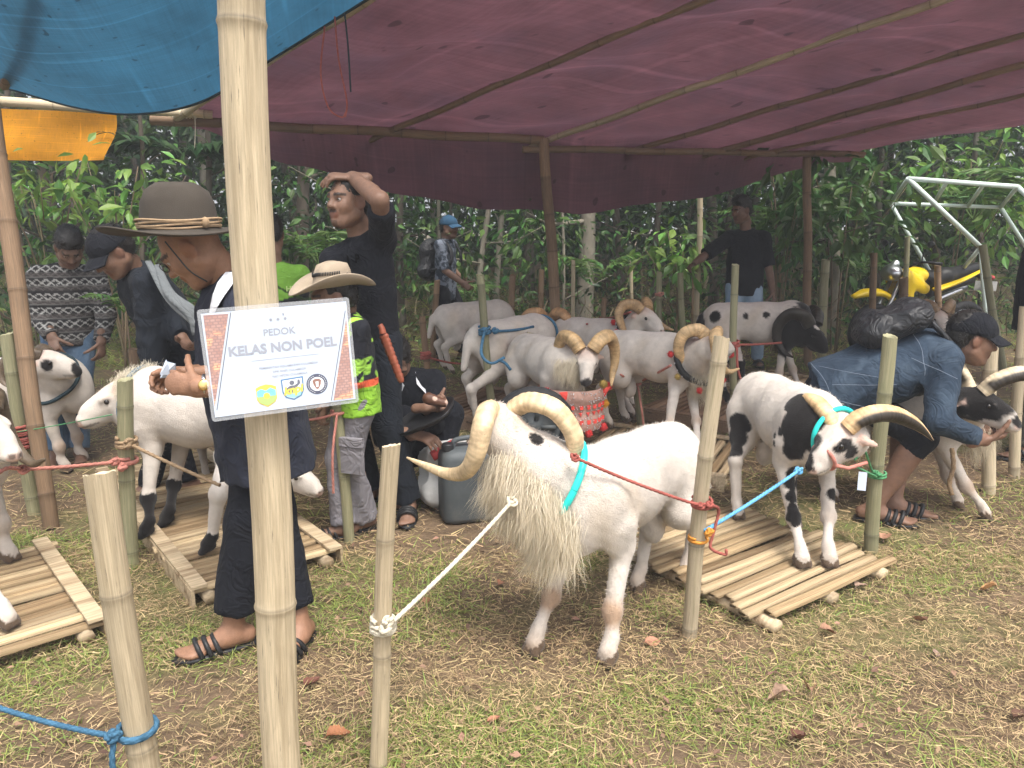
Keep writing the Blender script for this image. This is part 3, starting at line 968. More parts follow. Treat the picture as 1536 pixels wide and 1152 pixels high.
def sheet_grid(F, nu, nv):
    U, W = np.meshgrid(np.linspace(0, 1, nu), np.linspace(0, 1, nv), indexing='ij')
    v = F(U, W)
    i, j = np.arange(nu - 1)[:, None], np.arange(nv - 1)[None]
    q = np.stack([i * nv + j, (i + 1) * nv + j, (i + 1) * nv + j + 1, i * nv + j + 1], -1).reshape(-1, 4)
    return v.reshape(-1, 3), q, np.stack([U, W], -1).reshape(-1, 2)
def tarp_mat(name, c, c2, tr):
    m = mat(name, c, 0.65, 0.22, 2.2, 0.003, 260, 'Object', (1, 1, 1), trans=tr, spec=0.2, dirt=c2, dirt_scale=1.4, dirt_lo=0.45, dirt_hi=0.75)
    N, L = m.node_tree.nodes, m.node_tree.links
    # woven streaks along and across the cloth, and worn pale creases
    tc = N.new('ShaderNodeTexCoord')
    def streak(sx, sy, lo, hi, a, b, det=3):
        mp = N.new('ShaderNodeMapping')
        mp.inputs['Scale'].default_value = (sx, sy, 1)
        L.new(tc.outputs['UV'], mp.inputs[0])
        n = N.new('ShaderNodeTexNoise')
        n.inputs['Scale'].default_value = 1.0
        n.inputs['Detail'].default_value = det
        L.new(mp.outputs[0], n.inputs[0])
        r = N.new('ShaderNodeMapRange')
        r.inputs[1].default_value, r.inputs[2].default_value, r.inputs[3].default_value, r.inputs[4].default_value = lo, hi, a, b
        L.new(n.outputs[0], r.inputs[0])
        return r.outputs[0]
    def mul(p, q):
        x = N.new('ShaderNodeMath')
        x.operation = 'MULTIPLY'
        L.new(p, x.inputs[0])
        L.new(q, x.inputs[1])
        return x.outputs[0]
    val = mul(mul(streak(6, 240, .3, .7, .90, 1.1), streak(300, 5, .3, .7, .90, 1.1)), mul(streak(1.2, 40, .60, .72, 1.0, 1.45, 2), mul(streak(34, 1.5, .62, .72, 1.0, 1.35, 2), streak(46, 30, .70, .73, 1.0, .5, 1))))  # last factor paints dark spots, the shadows of leaves lying on top
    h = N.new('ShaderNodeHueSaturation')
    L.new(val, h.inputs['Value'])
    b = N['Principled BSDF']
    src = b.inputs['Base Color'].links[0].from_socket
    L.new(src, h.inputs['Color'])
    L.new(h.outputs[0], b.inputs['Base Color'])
    for nd in N:
        if nd.type == 'BSDF_TRANSLUCENT':
            L.new(h.outputs[0], nd.inputs[0])
    M[name] = m
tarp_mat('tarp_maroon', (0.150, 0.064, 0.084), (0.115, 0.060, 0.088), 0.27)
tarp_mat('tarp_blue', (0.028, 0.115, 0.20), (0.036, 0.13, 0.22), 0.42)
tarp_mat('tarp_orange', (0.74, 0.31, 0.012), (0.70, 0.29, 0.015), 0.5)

M['tarp_seam'] = mat('tarp_seam', (.06, .028, .035), .8, .2, 9)
def build_tarps():
    # maroon: fan between its left and right edges in the roof plane, slack between the rafters, hanging past the back beam
    Ld = (eL - B0) * 2.3
    rgt = on_roof(1536, 193)
    Rd = unit(rgt - B2) * 9.0
    def F(U, W):
        e = B0[None, None] + (B2 - B0) * U[..., None] + V3(.02, 0, 0)
        w = np.clip((W - 0.16) / 0.84, 0, 1)[..., None]
        P = e + (Ld * (1 - U[..., None]) + Rd * U[..., None]) * w
        sag = 0.09 * np.sin(np.pi * np.clip(U, 0, 1) * 6.0) ** 2 * np.sin(np.pi * np.clip(w[..., 0] * 0.93 + 0.07, 0, 1)) ** 0.5
        Q_ = np.stack([U * 9, w[..., 0] * 8, 0 * U], -1)
        ripple = 0.02 * np.sin(w[..., 0] * 34 + U * 9) * np.sin(U * 37) + .02 * np.abs(wob(Q_, 3.2, 5)) + .008 * wob(Q_ * V3(1, 4, 1), 5, 8)
        P[..., 2] += 0.045 - sag * 0.8 + ripple
        fl = np.clip(1 - W / 0.16, 0, 1)                       # the loose flap behind the beam
        drop = (0.10 + 0.62 * np.sin(np.pi * np.clip((U - 0.02) / 0.93, 0, 1)) ** 0.9) * fl
        P[..., 2] -= drop * (0.6 + 0.4 * fl)
        P[..., 1] += 0.32 * fl ** 0.7 + 0.03 * np.sin(U * 23) * fl
        return P
    v, q, uv = sheet_grid(F, 120, 90)
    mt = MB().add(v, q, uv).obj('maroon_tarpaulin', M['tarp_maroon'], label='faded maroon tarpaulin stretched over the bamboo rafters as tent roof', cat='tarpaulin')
    for u0 in ():
        sm = MB()
        for (w0, w1) in ((.16, .98),):
            n_ = 60
            Ws = np.linspace(w0, w1, n_)
            P = F(np.full((1, n_), u0), Ws[None])[0] - V3(0, 0, .004)
            add_tube(sm, P, .011, 5, shape=np.array([1.6, .8, .4, .4, .8]))
        sm.obj('seam', M['tarp_seam'], mt)
    # blue: hangs from the diagonal beam in a deep belly
    E = catmull([at(-330, 95, 6.7), at(-120, 110, 6.6), at(0, 130, 6.4), at(110, 160, 6.2), at(200, 171, 6.0), at(300, 153, 5.85), at(400, 93, 5.6),
                 on_roof(548, 0) + V3(0, -.05, -.02), B0 + (eL - B0) * 1.45], 10)
    def G(U, W):
        idx = U * (len(E) - 1)
        i0 = np.clip(idx.astype(int), 0, len(E) - 2)
        e = E[i0] + (E[i0 + 1] - E[i0]) * (idx - i0)[..., None]
        P = e + W[..., None] * V3(0.5, -2.3, 0.85)
        P[..., 2] += -0.10 * np.sin(np.pi * W) + 0.012 * np.sin(U * 40 + W * 5) * W + 0.03 * np.sin(U * 14) * np.sin(W * 6)
        return P
    v, q, uv = sheet_grid(G, 90, 40)
    mb = MB().add(v, q, uv)
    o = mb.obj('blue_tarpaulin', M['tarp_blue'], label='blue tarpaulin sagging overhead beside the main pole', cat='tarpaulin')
    hem = MB()
    add_tube(hem, E, 0.012, 6)
    hem.obj('hem', M['rope_dark'], o)
    a, b = at(6, 128, 6.3), at(52, -40, 4.6)
    bamboo('rafter', a, b, 0.035, 'dark bamboo rafter under the blue sheet at the picture corner', 'rafter', 0.04, 'bam_brown', cut=False)
    O = [at(-70, 158, 7.6), at(172, 172, 7.6), at(160, 241, 7.5), at(-70, 241, 7.5)]
    def H(U, W):
        P = (O[0] * (1 - U)[..., None] + O[1] * U[..., None]) * (1 - W)[..., None] + (O[3] * (1 - U)[..., None] + O[2] * U[..., None]) * W[..., None]
        P[..., 1] += 0.05 * np.sin(U * 7 + W * 3) + 0.03 * np.sin(W * 5)
        return P
    v, q, uv = sheet_grid(H, 30, 14)
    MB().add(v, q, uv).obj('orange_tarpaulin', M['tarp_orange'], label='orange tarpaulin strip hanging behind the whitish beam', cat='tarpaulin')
    # leaf shadows on the sheets are painted into the tarp colour; thread ends hang from the roof
    for k, (pts, m, lab) in enumerate([
            ([(487, 40), (481, 110), (492, 160), (512, 176), (519, 168)], 'rope_red', 'red cord loop dangling from the diagonal beam'),
            ([(502, 25), (508, 90), (520, 150), (518, 176)], 'rope_red', 'thin red cord hanging beside the red loop'),
            ([(517, 20), (522, 70), (526, 138)], 'rope_dark', 'dark cord hanging from the diagonal beam end'),
            ([(291, 160), (293, 190), (292, 222)], 'rope_white', 'pale string hanging from the end of the whitish beam')]):
        P = catmull([at(px, py, 5.2 if k < 3 else 6.9) for px, py in pts], 6)
        mb = MB()
        add_tube(mb, P, 0.006 if k < 3 else .004, 5)
        mb.obj('cord', M[m], label=lab, cat='cord')
    mb = MB()
    for t in np.linspace(-1, 1, 5):
        P = at(283 + t * 9, 168, 6.93)
        a = np.linspace(0, 6.283, 14)
        add_tube(mb, P + np.stack([0.004 * np.sin(a * 3), 0.05 * np.cos(a), 0.05 * np.sin(a)], 1), 0.006, 5)
    mb.obj('lashing', M['rope_white'], label='pale string lashing round the end of the whitish beam', cat='lashing')
build_tarps()

# ------------------------------------------------------------------ stakes driven into the turf
STAKES = [  # foot px, foot py (or depth), top px, top py, radius, material, words
    (222, 1200, 152, 712, .0315, 'bam_pale', 1.42, 'thick pale bamboo stake with a blue rope tied near its foot'),
    (563, 1180, 588, 670, .0245, 'bam_pale', 1.80, 'pale bamboo stake holding the white rope'),
    (1031, 956, 1080, 507, .0275, 'bam_grey', None, 'split pale stake leaning beside the rump of the big white ram'),
    (196, 848, 187, 570, .032, 'bam_green', None, 'mossy stake wrapped in tan and pink rope'),
    (1306, 828, 1333, 505, .031, 'bam_green', None, 'greenish stake holding the green rope in front of the denim jacket'),
    (962, 645, 944, 505, .030, 'bam_green', None, 'stake with pink ribbon right of the red bib'),
    (1099, 657, 1102, 398, .026, 'bam_green', None, 'tall green stake in front of the black shirt man'),
    (786, 628, 797, 500, .031, 'bam_grey', None, 'short splintered stake left of the ram with red bib'),
    (741, 640, 719, 413, .029, 'bam_green', None, 'dark green stake with blue rope beside two white sheep'),
    (649, 545, 655, 421, .034, 'bam_brown', None, 'brown stake by the legs of the blue cap walker'),
    (643, 597, 634, 476, .030, 'bam_brown', None, 'brown stake behind the crouching man'),
    (766, 560, 769, 413, .033, 'bam_brown', None, 'dark stake behind the white sheep with blue collar'),
    (812, 530, 812, 405, .035, 'bam_brown', None, 'dark stake close beside the centre tent post'),
    (861, 545, 859, 391, .022, 'bam_grey', None, 'thin stake between centre post and rear ram'),
    (903, 560, 906, 448, .026, 'bam_brown', None, 'short brown stake in front of the rear ram'),
    (949, 520, 947, 385, .022, 'bam_grey', None, 'thin stake rising behind the rear ram'),
    (990, 540, 989, 408, .032, 'bam_green', None, 'dark stake right of the rear ram with orange tape'),
    (1028, 545, 1020, 410, .033, 'bam_green', None, 'green stake under the outstretched hand'),
    (1040, 520, 1041, 400, .026, 'bam_brown', None, 'dark stake directly behind the slim pale post'),
    (1047, 478, 1062, 411, .022, 'bam_grey', None, 'tilted pale stick at the knee of the black shirt man'),
    (1168, 500, 1172, 391, .030, 'bam_brown', None, 'brown stake behind the hip of the black shirt man'),
    (1231, 560, 1238, 390, .042, 'bam_green', None, 'stout green stake behind the black headed ram'),
    (1309, 545, 1310, 380, .036, 'bam_brown', None, 'dark stake over the front wheel of the yellow motorbike'),
    (1351, 540, 1361, 355, .028, 'bam_green', None, 'tall thin stake crossing the yellow motorbike tank'),
    (1354, 545, 1355, 417, .046, 'bam_brown', None, 'stubby brown stake below the yellow motorbike tank'),
    (1410, 540, 1407, 398, .036, 'bam_brown', None, 'reddish brown stake in front of the motorbike seat'),
    (1505, 560, 1473, 368, .038, 'bam_green', None, 'dark green stake leaning left by the number plate'),
    (1481, 738, 1488, 508, .036, 'bam_grey', None, 'thick greyish stake behind the cap of the denim man'),
    (1520, 716, 1536, 462, .030, 'bam_grey', None, 'pale stake by the horn of the black and white ram'),
    (52, 770, 8, 502, .032, 'bam_green', None, 'green stake with red binding leaning beside the dark post'),
    (523, 812, 503, 560, .026, 'bam_green', None, 'mottled stake beside the grey cargo trousers'),
    (206, 610, 200, 524, .038, 'bam_brown', None, 'brown stake stub behind the paper in the hands'),
]
SK = {}
for i, (fx, fy, tx, ty, r, m, Y, lab) in enumerate(STAKES):
    a = gr(fx, fy) if Y is None else at(fx, fy, Y)
    if Y is not None:
        b = at(tx, ty, Y)
        a = a + (b - a) * ((0.0 - a[2]) / (b[2] - a[2]))
    b = at(tx, ty, a[1] + (-0.06 if i == 2 else 0.0))
    d = unit(b - a)
    SK[i] = (a, b, r)
    bamboo('bamboo_stake', a - d * 0.12, b, r, lab, 'stake', r * 0.95, m, pitch=.33 if i != 0 else .36, phase=.35 + .07 * (i % 5), seg=24 if i < 5 else 14,
           group='bamboo stakes of the sheep pens', col=tuple(np.array([1, 1, 1]) * RNG.uniform(.88, 1.1)))

# ------------------------------------------------------------------ slatted bamboo floors
def slat_mesh(k, dark):
    rs = np.random.default_rng(40 + k)
    n = 12
    xs = np.linspace(0, 1, n)
    prof = np.array([[-0.5, -0.010], [-0.44, 0.004], [-0.2, 0.011], [0.05, 0.0125], [0.28, 0.0095], [0.46, 0.003], [0.5, -0.010]])
    wv = 1 + 0.05 * np.sin(xs * 5 + k)
    nod = np.exp(-((xs - (0.3 + 0.1 * k)) / 0.012) ** 2) + np.exp(-((xs - (0.75 + 0.04 * k)) / 0.012) ** 2)
    v = np.stack([np.broadcast_to(xs[:, None], (n, 7)), prof[None, :, 0] * wv[:, None] + 0.04 * np.sin(xs * 3 + k)[:, None], prof[None, :, 1] * (1 + 0.25 * nod[:, None]) + 0.003 * np.sin(xs * 7 + 2 * k)[:, None]], -1)
    i, j = np.arange(n - 1)[:, None] * 7, np.arange(6)[None]
    q = np.stack([i + j, i + 7 + j, i + 8 + j, i + 1 + j], -1).reshape(-1, 4)
    ends = np.array([[0, 1, 2, 3, 4, 5, 6], np.arange((n - 1) * 7 + 6, (n - 1) * 7 - 1, -1)])
    bot = np.stack([np.arange(n - 1) * 7, np.arange(n - 1) * 7 + 6, np.arange(1, n) * 7 + 6, np.arange(1, n) * 7], 1)
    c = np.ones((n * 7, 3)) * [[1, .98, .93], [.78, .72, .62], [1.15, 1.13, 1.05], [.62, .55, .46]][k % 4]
    return MB().add(v.reshape(-1, 3), [q, ends, bot], None, c).mesh('slat', M['slat_dark' if dark else 'slat'])
SLATS = [[slat_mesh(k, d) for k in range(6)] for d in (False, True)]
def platform(A, along, count, pitch, length, label, z=0.075, dark=False, frame=True, jag=0.015):
    """A: near corner; slats of given length run along `along`, the next ones follow to its left"""
    A = np.asarray(A, float)
    rz = math.atan2(along[1], along[0])
    root = thing('bamboo_platform', label, 'platform', (A[0], A[1], 0), rz, 'slatted bamboo floors under the rams')
    for i in range(count):
        s = link('slat', SLATS[dark][int(RNG.integers(6))], root)
        s.location = (RNG.normal(0, jag), pitch * (i + 0.5), z - 0.012 + RNG.normal(0, 0.0015))
        s.rotation_euler = (RNG.normal(0, 0.07), RNG.normal(0, .004), RNG.normal(0, 0.009))
        s.scale = (length * RNG.uniform(0.985, 1.02), pitch * RNG.uniform(0.86, 0.97), RNG.uniform(.55, .85))
    D = pitch * count
    for x in (0.06, length * 0.5, length - 0.06):
        mb = MB()
        P = np.array([[x, -0.01, z - 0.05], [x, D * .5, z - 0.052], [x, D + 0.01, z - 0.05]])
        add_tube(mb, P, 0.027, 10)
        mb.obj('bearer', M['slat_dark' if dark else 'slat'], root)
    if frame:
        for x in (0.022, length - 0.022):
            mb = MB()
            v = box_v((x, D / 2, z + 0.008), (0.03, D / 2 + 0.012, 0.006))
            mb.add(v, BOXF2)
            add_box(mb, (x + (-0.027 if x < .1 else 0.027), D / 2, z / 2 - .008), (0.006, D / 2 + 0.01, z / 2 + 0.008))
            mb.obj('edge_rail', M['slat_dark' if dark else 'slat'], root, smooth=False)
    return root
u1 = V3(0.82, 0.575, 0)
def corner(px, py, z=0.075):
    return gr(px, py, z)
platform(corner(1150, 928), (0.82, 0.575), 15, 0.055, 0.85, 'pale slatted floor under the front feet of the piebald ram', frame=False, jag=0.02)
A2, B2_, C2 = corner(290, 885), corner(482, 830), corner(100, 715)
platform(A2, (B2_ - A2)[:2], 30, 0.062, 0.62, 'slatted floor under the white ram with black feet')
A3 = corner(155, 928)
w3 = unit((corner(70, 812) - A3) * V3(1, 1, 0))
platform(A3 + V3(w3[1], -w3[0], 0) * -0.95, (w3[1], -w3[0]), 15, 0.062, 0.95, 'slatted floor cut by the picture edge beside the pale stake')
platform(corner(1085, 718) , (0.38, 0.78), 15, 0.062, 0.85, 'slatted floor under the ram with brown pompom collar')
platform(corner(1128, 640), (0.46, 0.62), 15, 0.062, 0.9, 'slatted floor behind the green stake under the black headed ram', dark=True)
platform(corner(1222, 602), (0.7, 0.6), 14, 0.065, 0.9, 'far slatted floor beside the black bag strap of the denim man')
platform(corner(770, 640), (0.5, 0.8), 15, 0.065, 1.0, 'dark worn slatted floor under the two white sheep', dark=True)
# ------------------------------------------------------------------ rams
BLK = V3(0.022, 0.021, 0.023)
PINK = V3(1.02, 0.80, 0.74)
HORN_D = [(-.005, .036, .060), (-.05, .075, .105), (-.115, .125, .085), (-.135, .155, .0), (-.095, .16, -.09), (-.02, .15, -.135), (.06, .165, -.125)]
HORN_R = [.040, .041, .038, .033, .026, .017, .005]
def horn(root, hp, B, pts, rad, side, tint=(1, 1, 1), under=None, seg=14, n=18):
    P = np.asarray(pts, float) * V3(1, side, 1)
    C = catmull(P, n)
    R = np.interp(np.linspace(0, 1, len(C)), np.linspace(0, 1, len(rad)), rad)
    L = np.concatenate([[0], np.cumsum(np.linalg.norm(np.diff(C, axis=0), axis=1))])
    ph = L / 0.0085 + 1.1 * np.sin(L * 37) + .7 * np.sin(L * 83)
    ridge = np.abs(np.sin(np.pi * ph / 2.0))
    amp = np.interp(L / L[-1], [0, .75, 1], [.042, .030, .0])
    R = R * (1 + amp * (ridge - .6))
    a = np.linspace(0, 2 * np.pi, seg, endpoint=False)
    shape = 1 + 0.10 * np.cos(3 * a) - 0.05 * np.cos(a)
    v, f, uv = tube_geo(C, R, seg, True, shape)
    col = np.repeat((0.82 + 0.26 * ridge)[:, None] * np.ones(3) * np.asarray(tint), seg, 0)
    col = np.vstack([col, col[:1], col[-1:]])
    base = np.exp(-L / 0.02)
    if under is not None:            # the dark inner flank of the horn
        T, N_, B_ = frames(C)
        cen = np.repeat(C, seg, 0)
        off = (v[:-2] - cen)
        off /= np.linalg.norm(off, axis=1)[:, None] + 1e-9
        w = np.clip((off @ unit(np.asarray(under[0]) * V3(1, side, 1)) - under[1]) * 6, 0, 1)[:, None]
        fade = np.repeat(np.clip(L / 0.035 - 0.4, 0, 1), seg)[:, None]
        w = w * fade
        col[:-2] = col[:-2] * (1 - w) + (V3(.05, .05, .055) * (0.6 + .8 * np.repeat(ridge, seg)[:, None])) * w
    MB().add(hp + v @ B.T, f, uv, col).obj('horn', M['horn'], root)

def hair_tufts(root, pts, nrm, down, length, clumps, per, tint=(1, 1, 1), width=0.00115, seed=1, name='mane', spread=0.017, vary=0.5):
    rs = np.random.default_rng(seed)
    n = len(pts)
    pick = rs.integers(0, n, clumps)
    base_c, nc = pts[pick], nrm[pick]
    Lc = length * rs.uniform(1 - vary, 1 + vary, clumps)
    dc = nc * rs.uniform(0.25, 0.6, clumps)[:, None] + np.asarray(down) + rs.normal(0, 0.27, (clumps, 3))
    dc /= np.linalg.norm(dc, axis=1)[:, None]
    b = np.repeat(base_c, per, 0) + rs.normal(0, spread, (clumps * per, 3))
    m = clumps * per
    d = np.repeat(dc, per, 0)
    tipc = np.repeat(base_c + dc * Lc[:, None], per, 0) + rs.normal(0, spread * 0.75, (m, 3))
    L = np.repeat(Lc, per) * rs.uniform(0.75, 1.05, m)
    vec = tipc - b
    vec /= np.linalg.norm(vec, axis=1)[:, None]
    first = d * 0.55 + vec * 0.45 + np.repeat(nc, per, 0) * 0.25
    bend = vec - first + np.array([0, 0, -0.10])
    side = np.cross(vec, rs.normal(0, 1, (m, 3)))
    side /= np.linalg.norm(side, axis=1)[:, None]
    mb = MB()
    strips(mb, b, first, side, L, width * 1.15 * rs.uniform(0.7, 1.5, m), bend, 3)
    tone = np.repeat(rs.uniform(.9, 1.06, clumps), per)
    nv = 7
    t = np.tile([0, 0, .33, .33, .67, .67, 1.0], m)
    c = np.repeat(tone, nv)[:, None] * np.asarray(tint) * (1.02 - 0.14 * (t ** 2)[:, None] * V3(.4, .8, 1.5))
    mb.c = [c]
    return mb.obj(name, M['mane'], root)

def vnormals(v, q):
    n = np.cross(v[q[:, 2]] - v[q[:, 0]], v[q[:, 3]] - v[q[:, 1]])
    N_ = np.zeros_like(v)
    for k in range(4):
        np.add.at(N_, q[:, k], n)
    return N_ / (np.linalg.norm(N_, axis=1)[:, None] + 1e-12)

def ram(label, loc, deg, head, look, s=1.0, z=0.0, feet=None, h=0.010, patches=(), horns=HORN_D, hrad=HORN_R, hs=1.0, tint=(1, 1, 1), under=None,
        black_head=False, mane=None, face=(), socks=None, up=(0, 0, 1), name='ram', hornsides=(1, -1), belly=0.0, neck_r=1.0, nose=PINK, lie=0.0, tail=True, grubby=0.3, horn_pair=None, horn_world=None, dots=(), fuzz=0, mane_line=None):
    """head: world spot of the skull; look: world direction of the muzzle; feet: world spots (front left, front right, rear left, rear right)"""
    rz = math.radians(deg)
    Rz = np.array([[math.cos(rz), -math.sin(rz), 0], [math.sin(rz), math.cos(rz), 0], [0, 0, 1]])
    o = V3(loc[0], loc[1], z)
    root = thing(name, label, 'ram', o, rz, 'rams tethered at the show')
    lo = lambda p: (np.asarray(p, float) - o) @ Rz
    ld = lambda d: unit(np.asarray(d, float) @ Rz)
    H, f = lo(head), ld(look)
    B = basis(f, ld(up))
    hd = lambda *p: H + s * (B @ V3(*p))
    S = Soft()
    V = lambda x, y, zz: V3(x, y, zz - lie) * s
    flat = ((0, 1, 0), 1.06)
    # trunk
    S.chain([V(.27, 0, .53), V(.04, 0, .52 - belly), V(-.18, 0, .54), V(-.31, 0, .55)], [.136 * s, .150 * s, .138 * s, .132 * s], 0.06, flat=flat)
    S.cap(V(.21, 0, .605), V(-.05, 0, .585), .085 * s, .08 * s, 0.08)
    S.ell(V(.33, 0, .46), (.09 * s, .09 * s, .115 * s), k=.06)
    for sy in (1, -1):
        S.ell(V(.23, .105 * sy, .47), (.075 * s, .048 * s, .14 * s), k=.05)
        S.ell(V(-.29, .08 * sy, .46), (.11 * s, .065 * s, .145 * s), k=.05)
    if tail:
        S.cap(V(-.445, 0, .55), V(-.49, 0, .37), .034 * s, .024 * s, .03)
    S.ell(V(-.2, 0, .285), (.045 * s, .05 * s, .075 * s), k=.03)
    # neck
    n0, n1 = V(.26, 0, .56), hd(-.045, 0, -.02)
    nm = (n0 + n1) / 2 + V3(0.02, 0, -0.015)
    S.chain([n0, nm, n1], [.135 * s * neck_r, .102 * s * neck_r, .078 * s * neck_r], .05)
    # head
    S.ell(hd(0, 0, .012), (.078 * s, .062 * s, .064 * s), B, .03)
    S.cap(hd(.03, 0, .0), hd(.165, 0, -.042), .054 * s, .034 * s, .03, tag=2)
    S.ell(hd(.095, 0, .018), (.08 * s, .034 * s, .032 * s), basis(B @ V3(.95, 0, -.28), B[:, 2]), .03, tag=2)
    S.cap(hd(.0, 0, -.045), hd(.14, 0, -.066), .044 * s, .024 * s, .025, tag=2)
    S.ell(hd(.182, 0, -.046), (.020 * s, .028 * s, .026 * s), B, .02, tag=3)
    for sy in (1, -1):
        S.ell(hd(.06, .05 * sy, .03), (.03 * s, .012 * s, .016 * s), B, .02, tag=2)
        S.ell(hd(.062, .064 * sy, .016), .013 * s, None, .012, sub=True)
        S.ell(hd(.196, .014 * sy, -.038), .0065 * s, None, .006, sub=True)
        e = hd(-.03, .062 * sy, .012)
        S.cap(e, e + s * (B @ V3(-.03, .055 * sy, -.035)), .018 * s, .009 * s, .012, flat=(B @ V3(.5, 0, .8), 1.8), tag=4)
    S.cap(hd(.198, -.02, -.068), hd(.198, .02, -.068), .003 * s, .003 * s, .004, sub=True)
    S.cap(hd(.13, .045, -.066), hd(.2, .01, -.066), .0045 * s, .0045 * s, .006, sub=True)
    S.cap(hd(.13, -.045, -.066), hd(.2, -.01, -.066), .0045 * s, .0045 * s, .006, sub=True)
    # legs
    dflt = [V3(.25, .10, 0), V3(.25, -.10, 0), V3(-.31, .11, 0), V3(-.31, -.11, 0)]
    FT = []
    for i in range(4):
        p = dflt[i] * s if feet is None or feet[i] is None else lo(V3(feet[i][0], feet[i][1], z)) * V3(1, 1, 0)
        FT.append(p)
        sy = 1 if i % 2 == 0 else -1
        if i < 2:
            E = V(.20, .105 * sy, .37)
            K = E * .47 + p * .53 + V3(.018, 0, -.01) * s
            fet = p + V3(-.006, 0, .085) * s
            S.chain([V(.23, .1 * sy, .46), E, K, fet], [.066 * s, .038 * s, .027 * s, .0195 * s], .025)
            S.ell(K, (.031 * s, .031 * s, .04 * s), k=.02)
        else:
            T, K = V(-.21, .115 * sy, .37), p * V3(1, 1, 0) + V3(-.055, 0, .275) * s
            fet = p + V3(-.012, 0, .085) * s
            S.chain([V(-.27, .09 * sy, .47), T], [.098 * s, .070 * s], .04)
            S.chain([T, K], [.062 * s, .029 * s], .03)
            S.chain([K, fet], [.030 * s, .0215 * s], .02)
            S.ell(K, (.036 * s, .028 * s, .04 * s), k=.02)
        S.cap(fet, p + V3(.018, 0, .045) * s, .0245 * s, .029 * s, .015)
        for t in (1, -1):
            S.cap(p + V3(.012, .016 * t, .035) * s, p + V3(.038, .017 * t, .012) * s, .021 * s, .017 * s, .004, tag=5)
    v, q, tag = S.mesh(h * (1.1 if h < .009 else 1.22), lambda X: 0.0022 * wob(X, 38, 2) + 0.0035 * wob(X, 13, 4), zmin=0.0)
    # coat
    c = np.ones((len(v), 3))
    jit = 0.018 * wob(v, 42, 8) + 0.008 * wob(v, 120, 9)
    shade = 0.5 + 0.5 * wob(v, 9, 11)
    c *= (1 - 0.10 * shade)[:, None] * (1 - 0.05 * (1 - V3(.8, .6, .4)) * shade[:, None])
    hl = (v - H) @ B / s
    headm = hl[:, 0] > -0.06
    near_head = np.linalg.norm(v - H, axis=1) < .27 * s
    c[(tag == 3)] = c[(tag == 3)] * nose
    pk = np.clip(1 - np.abs(hl[:, 2] - .06) / .05, 0, 1) * np.clip(1 - np.abs(hl[:, 0]) / .1, 0, 1) * near_head
    c = c * (1 - 0.8 * pk[:, None]) + c * PINK * 0.8 * pk[:, None]
    c[(tag == 4)] *= PINK
    mouth = near_head & (np.abs(hl[:, 2] + .066) < .006) & (hl[:, 0] > .12)
    c[mouth] *= .45
    c[near_head & (hl[:, 0] > .188) & (np.abs(np.abs(hl[:, 1]) - .014) < .009) & (np.abs(hl[:, 2] + .038) < .009)] *= .3
    low = np.clip(1 - v[:, 2] / (.14 * s), 0, 1) * (.6 + .4 * wob(v, 30, 5))
    low = np.clip(low * grubby * 2.2, 0, .85)[:, None]
    c = c * (1 - low) + c * V3(.52, .36, .22) * low
    for i in range(2):
        K = V(.20, .105 * (1 - 2 * i), .37) * .47 + FT[i] * .53
        w = np.exp(-(np.linalg.norm(v - K - V3(.03, 0, -.01) * s, axis=1) / (.045 * s)) ** 2)[:, None] * grubby * 3.0
        w = np.clip(w, 0, .8)
        c = c * (1 - w) + c * V3(.55, .36, .22) * w
    for (p, r, colr, frame) in patches:
        X = hl if frame == 'head' else v / s
        d = np.sqrt((((X - V3(*p)) / (V3(*r) if np.ndim(r) else V3(r, r, r))) ** 2).sum(1)) + jit * 5
        ok = near_head if frame == 'head' else np.ones(len(v), bool)
        w = np.clip((1.06 - d) * 9, 0, 1)[:, None] * ok[:, None]
        c = c * (1 - w) + V3(*colr) * w
    if len(dots):
        vw = o + v @ Rz.T
        C = V3(0, 0, CAM_H)
        for (px, py, rad, colr) in dots:
            u = unit(ray(px, py))
            rel = vw - C
            al = rel @ u
            off = np.linalg.norm(rel - np.outer(al, u), axis=1)
            m_ = off < .03
            if not m_.any():
                continue
            c0 = C + u * al[m_].min()
            d = np.linalg.norm(vw - c0 - u * rad * .5, axis=1) / rad + jit * 5
            w = np.clip((1.06 - d) * 9, 0, 1)[:, None]
            c = c * (1 - w) + V3(*colr) * w
    stain = np.clip(wob(v, 11, 21) * 1.6 - .55, 0, 1)[:, None] * .35 * min(1, grubby * 3)
    c = c * (1 - stain) + c * V3(.86, .74, .55) * stain
    hoof = (tag == 5)
    c[hoof] = V3(.17, .125, .09) * (0.7 + .3 * shade[hoof, None])
    if socks is not None:
        for (i, zlo, zhi, colr) in socks:
            d = np.linalg.norm((v - FT[i])[:, :2], axis=1)
            w = (d < .12 * s) & (v[:, 2] + jit * .6 > zlo * s) & (v[:, 2] + jit * .6 < zhi * s)
            c[w] = V3(*colr)
    mb = MB()
    mb.add(v, q, None, c)
    mb.obj('body', M['wool'], root)
    if fuzz:      # short nap that breaks the outline
        N0 = vnormals(v, q)
        rs = np.random.default_rng(5)
        pk_ = rs.integers(0, len(v), fuzz)
        n_ = N0[pk_]
        lay = V3(-1, 0, -.6) - n_ * (n_ @ V3(-1, 0, -.6))[:, None]
        dv = lay * .8 + n_ * .38 + rs.normal(0, .25, (fuzz, 3))
        dv /= np.linalg.norm(dv, axis=1)[:, None]
        sd_ = np.cross(dv, n_)
        sd_ /= np.linalg.norm(sd_, axis=1)[:, None] + 1e-9
        fb = MB()
        strips(fb, v[pk_] + rs.normal(0, .003, (fuzz, 3)) - n_ * .002, dv, sd_, rs.uniform(.008, .016, fuzz) * s, np.full(fuzz, .0016), np.zeros((fuzz, 3)), 1)
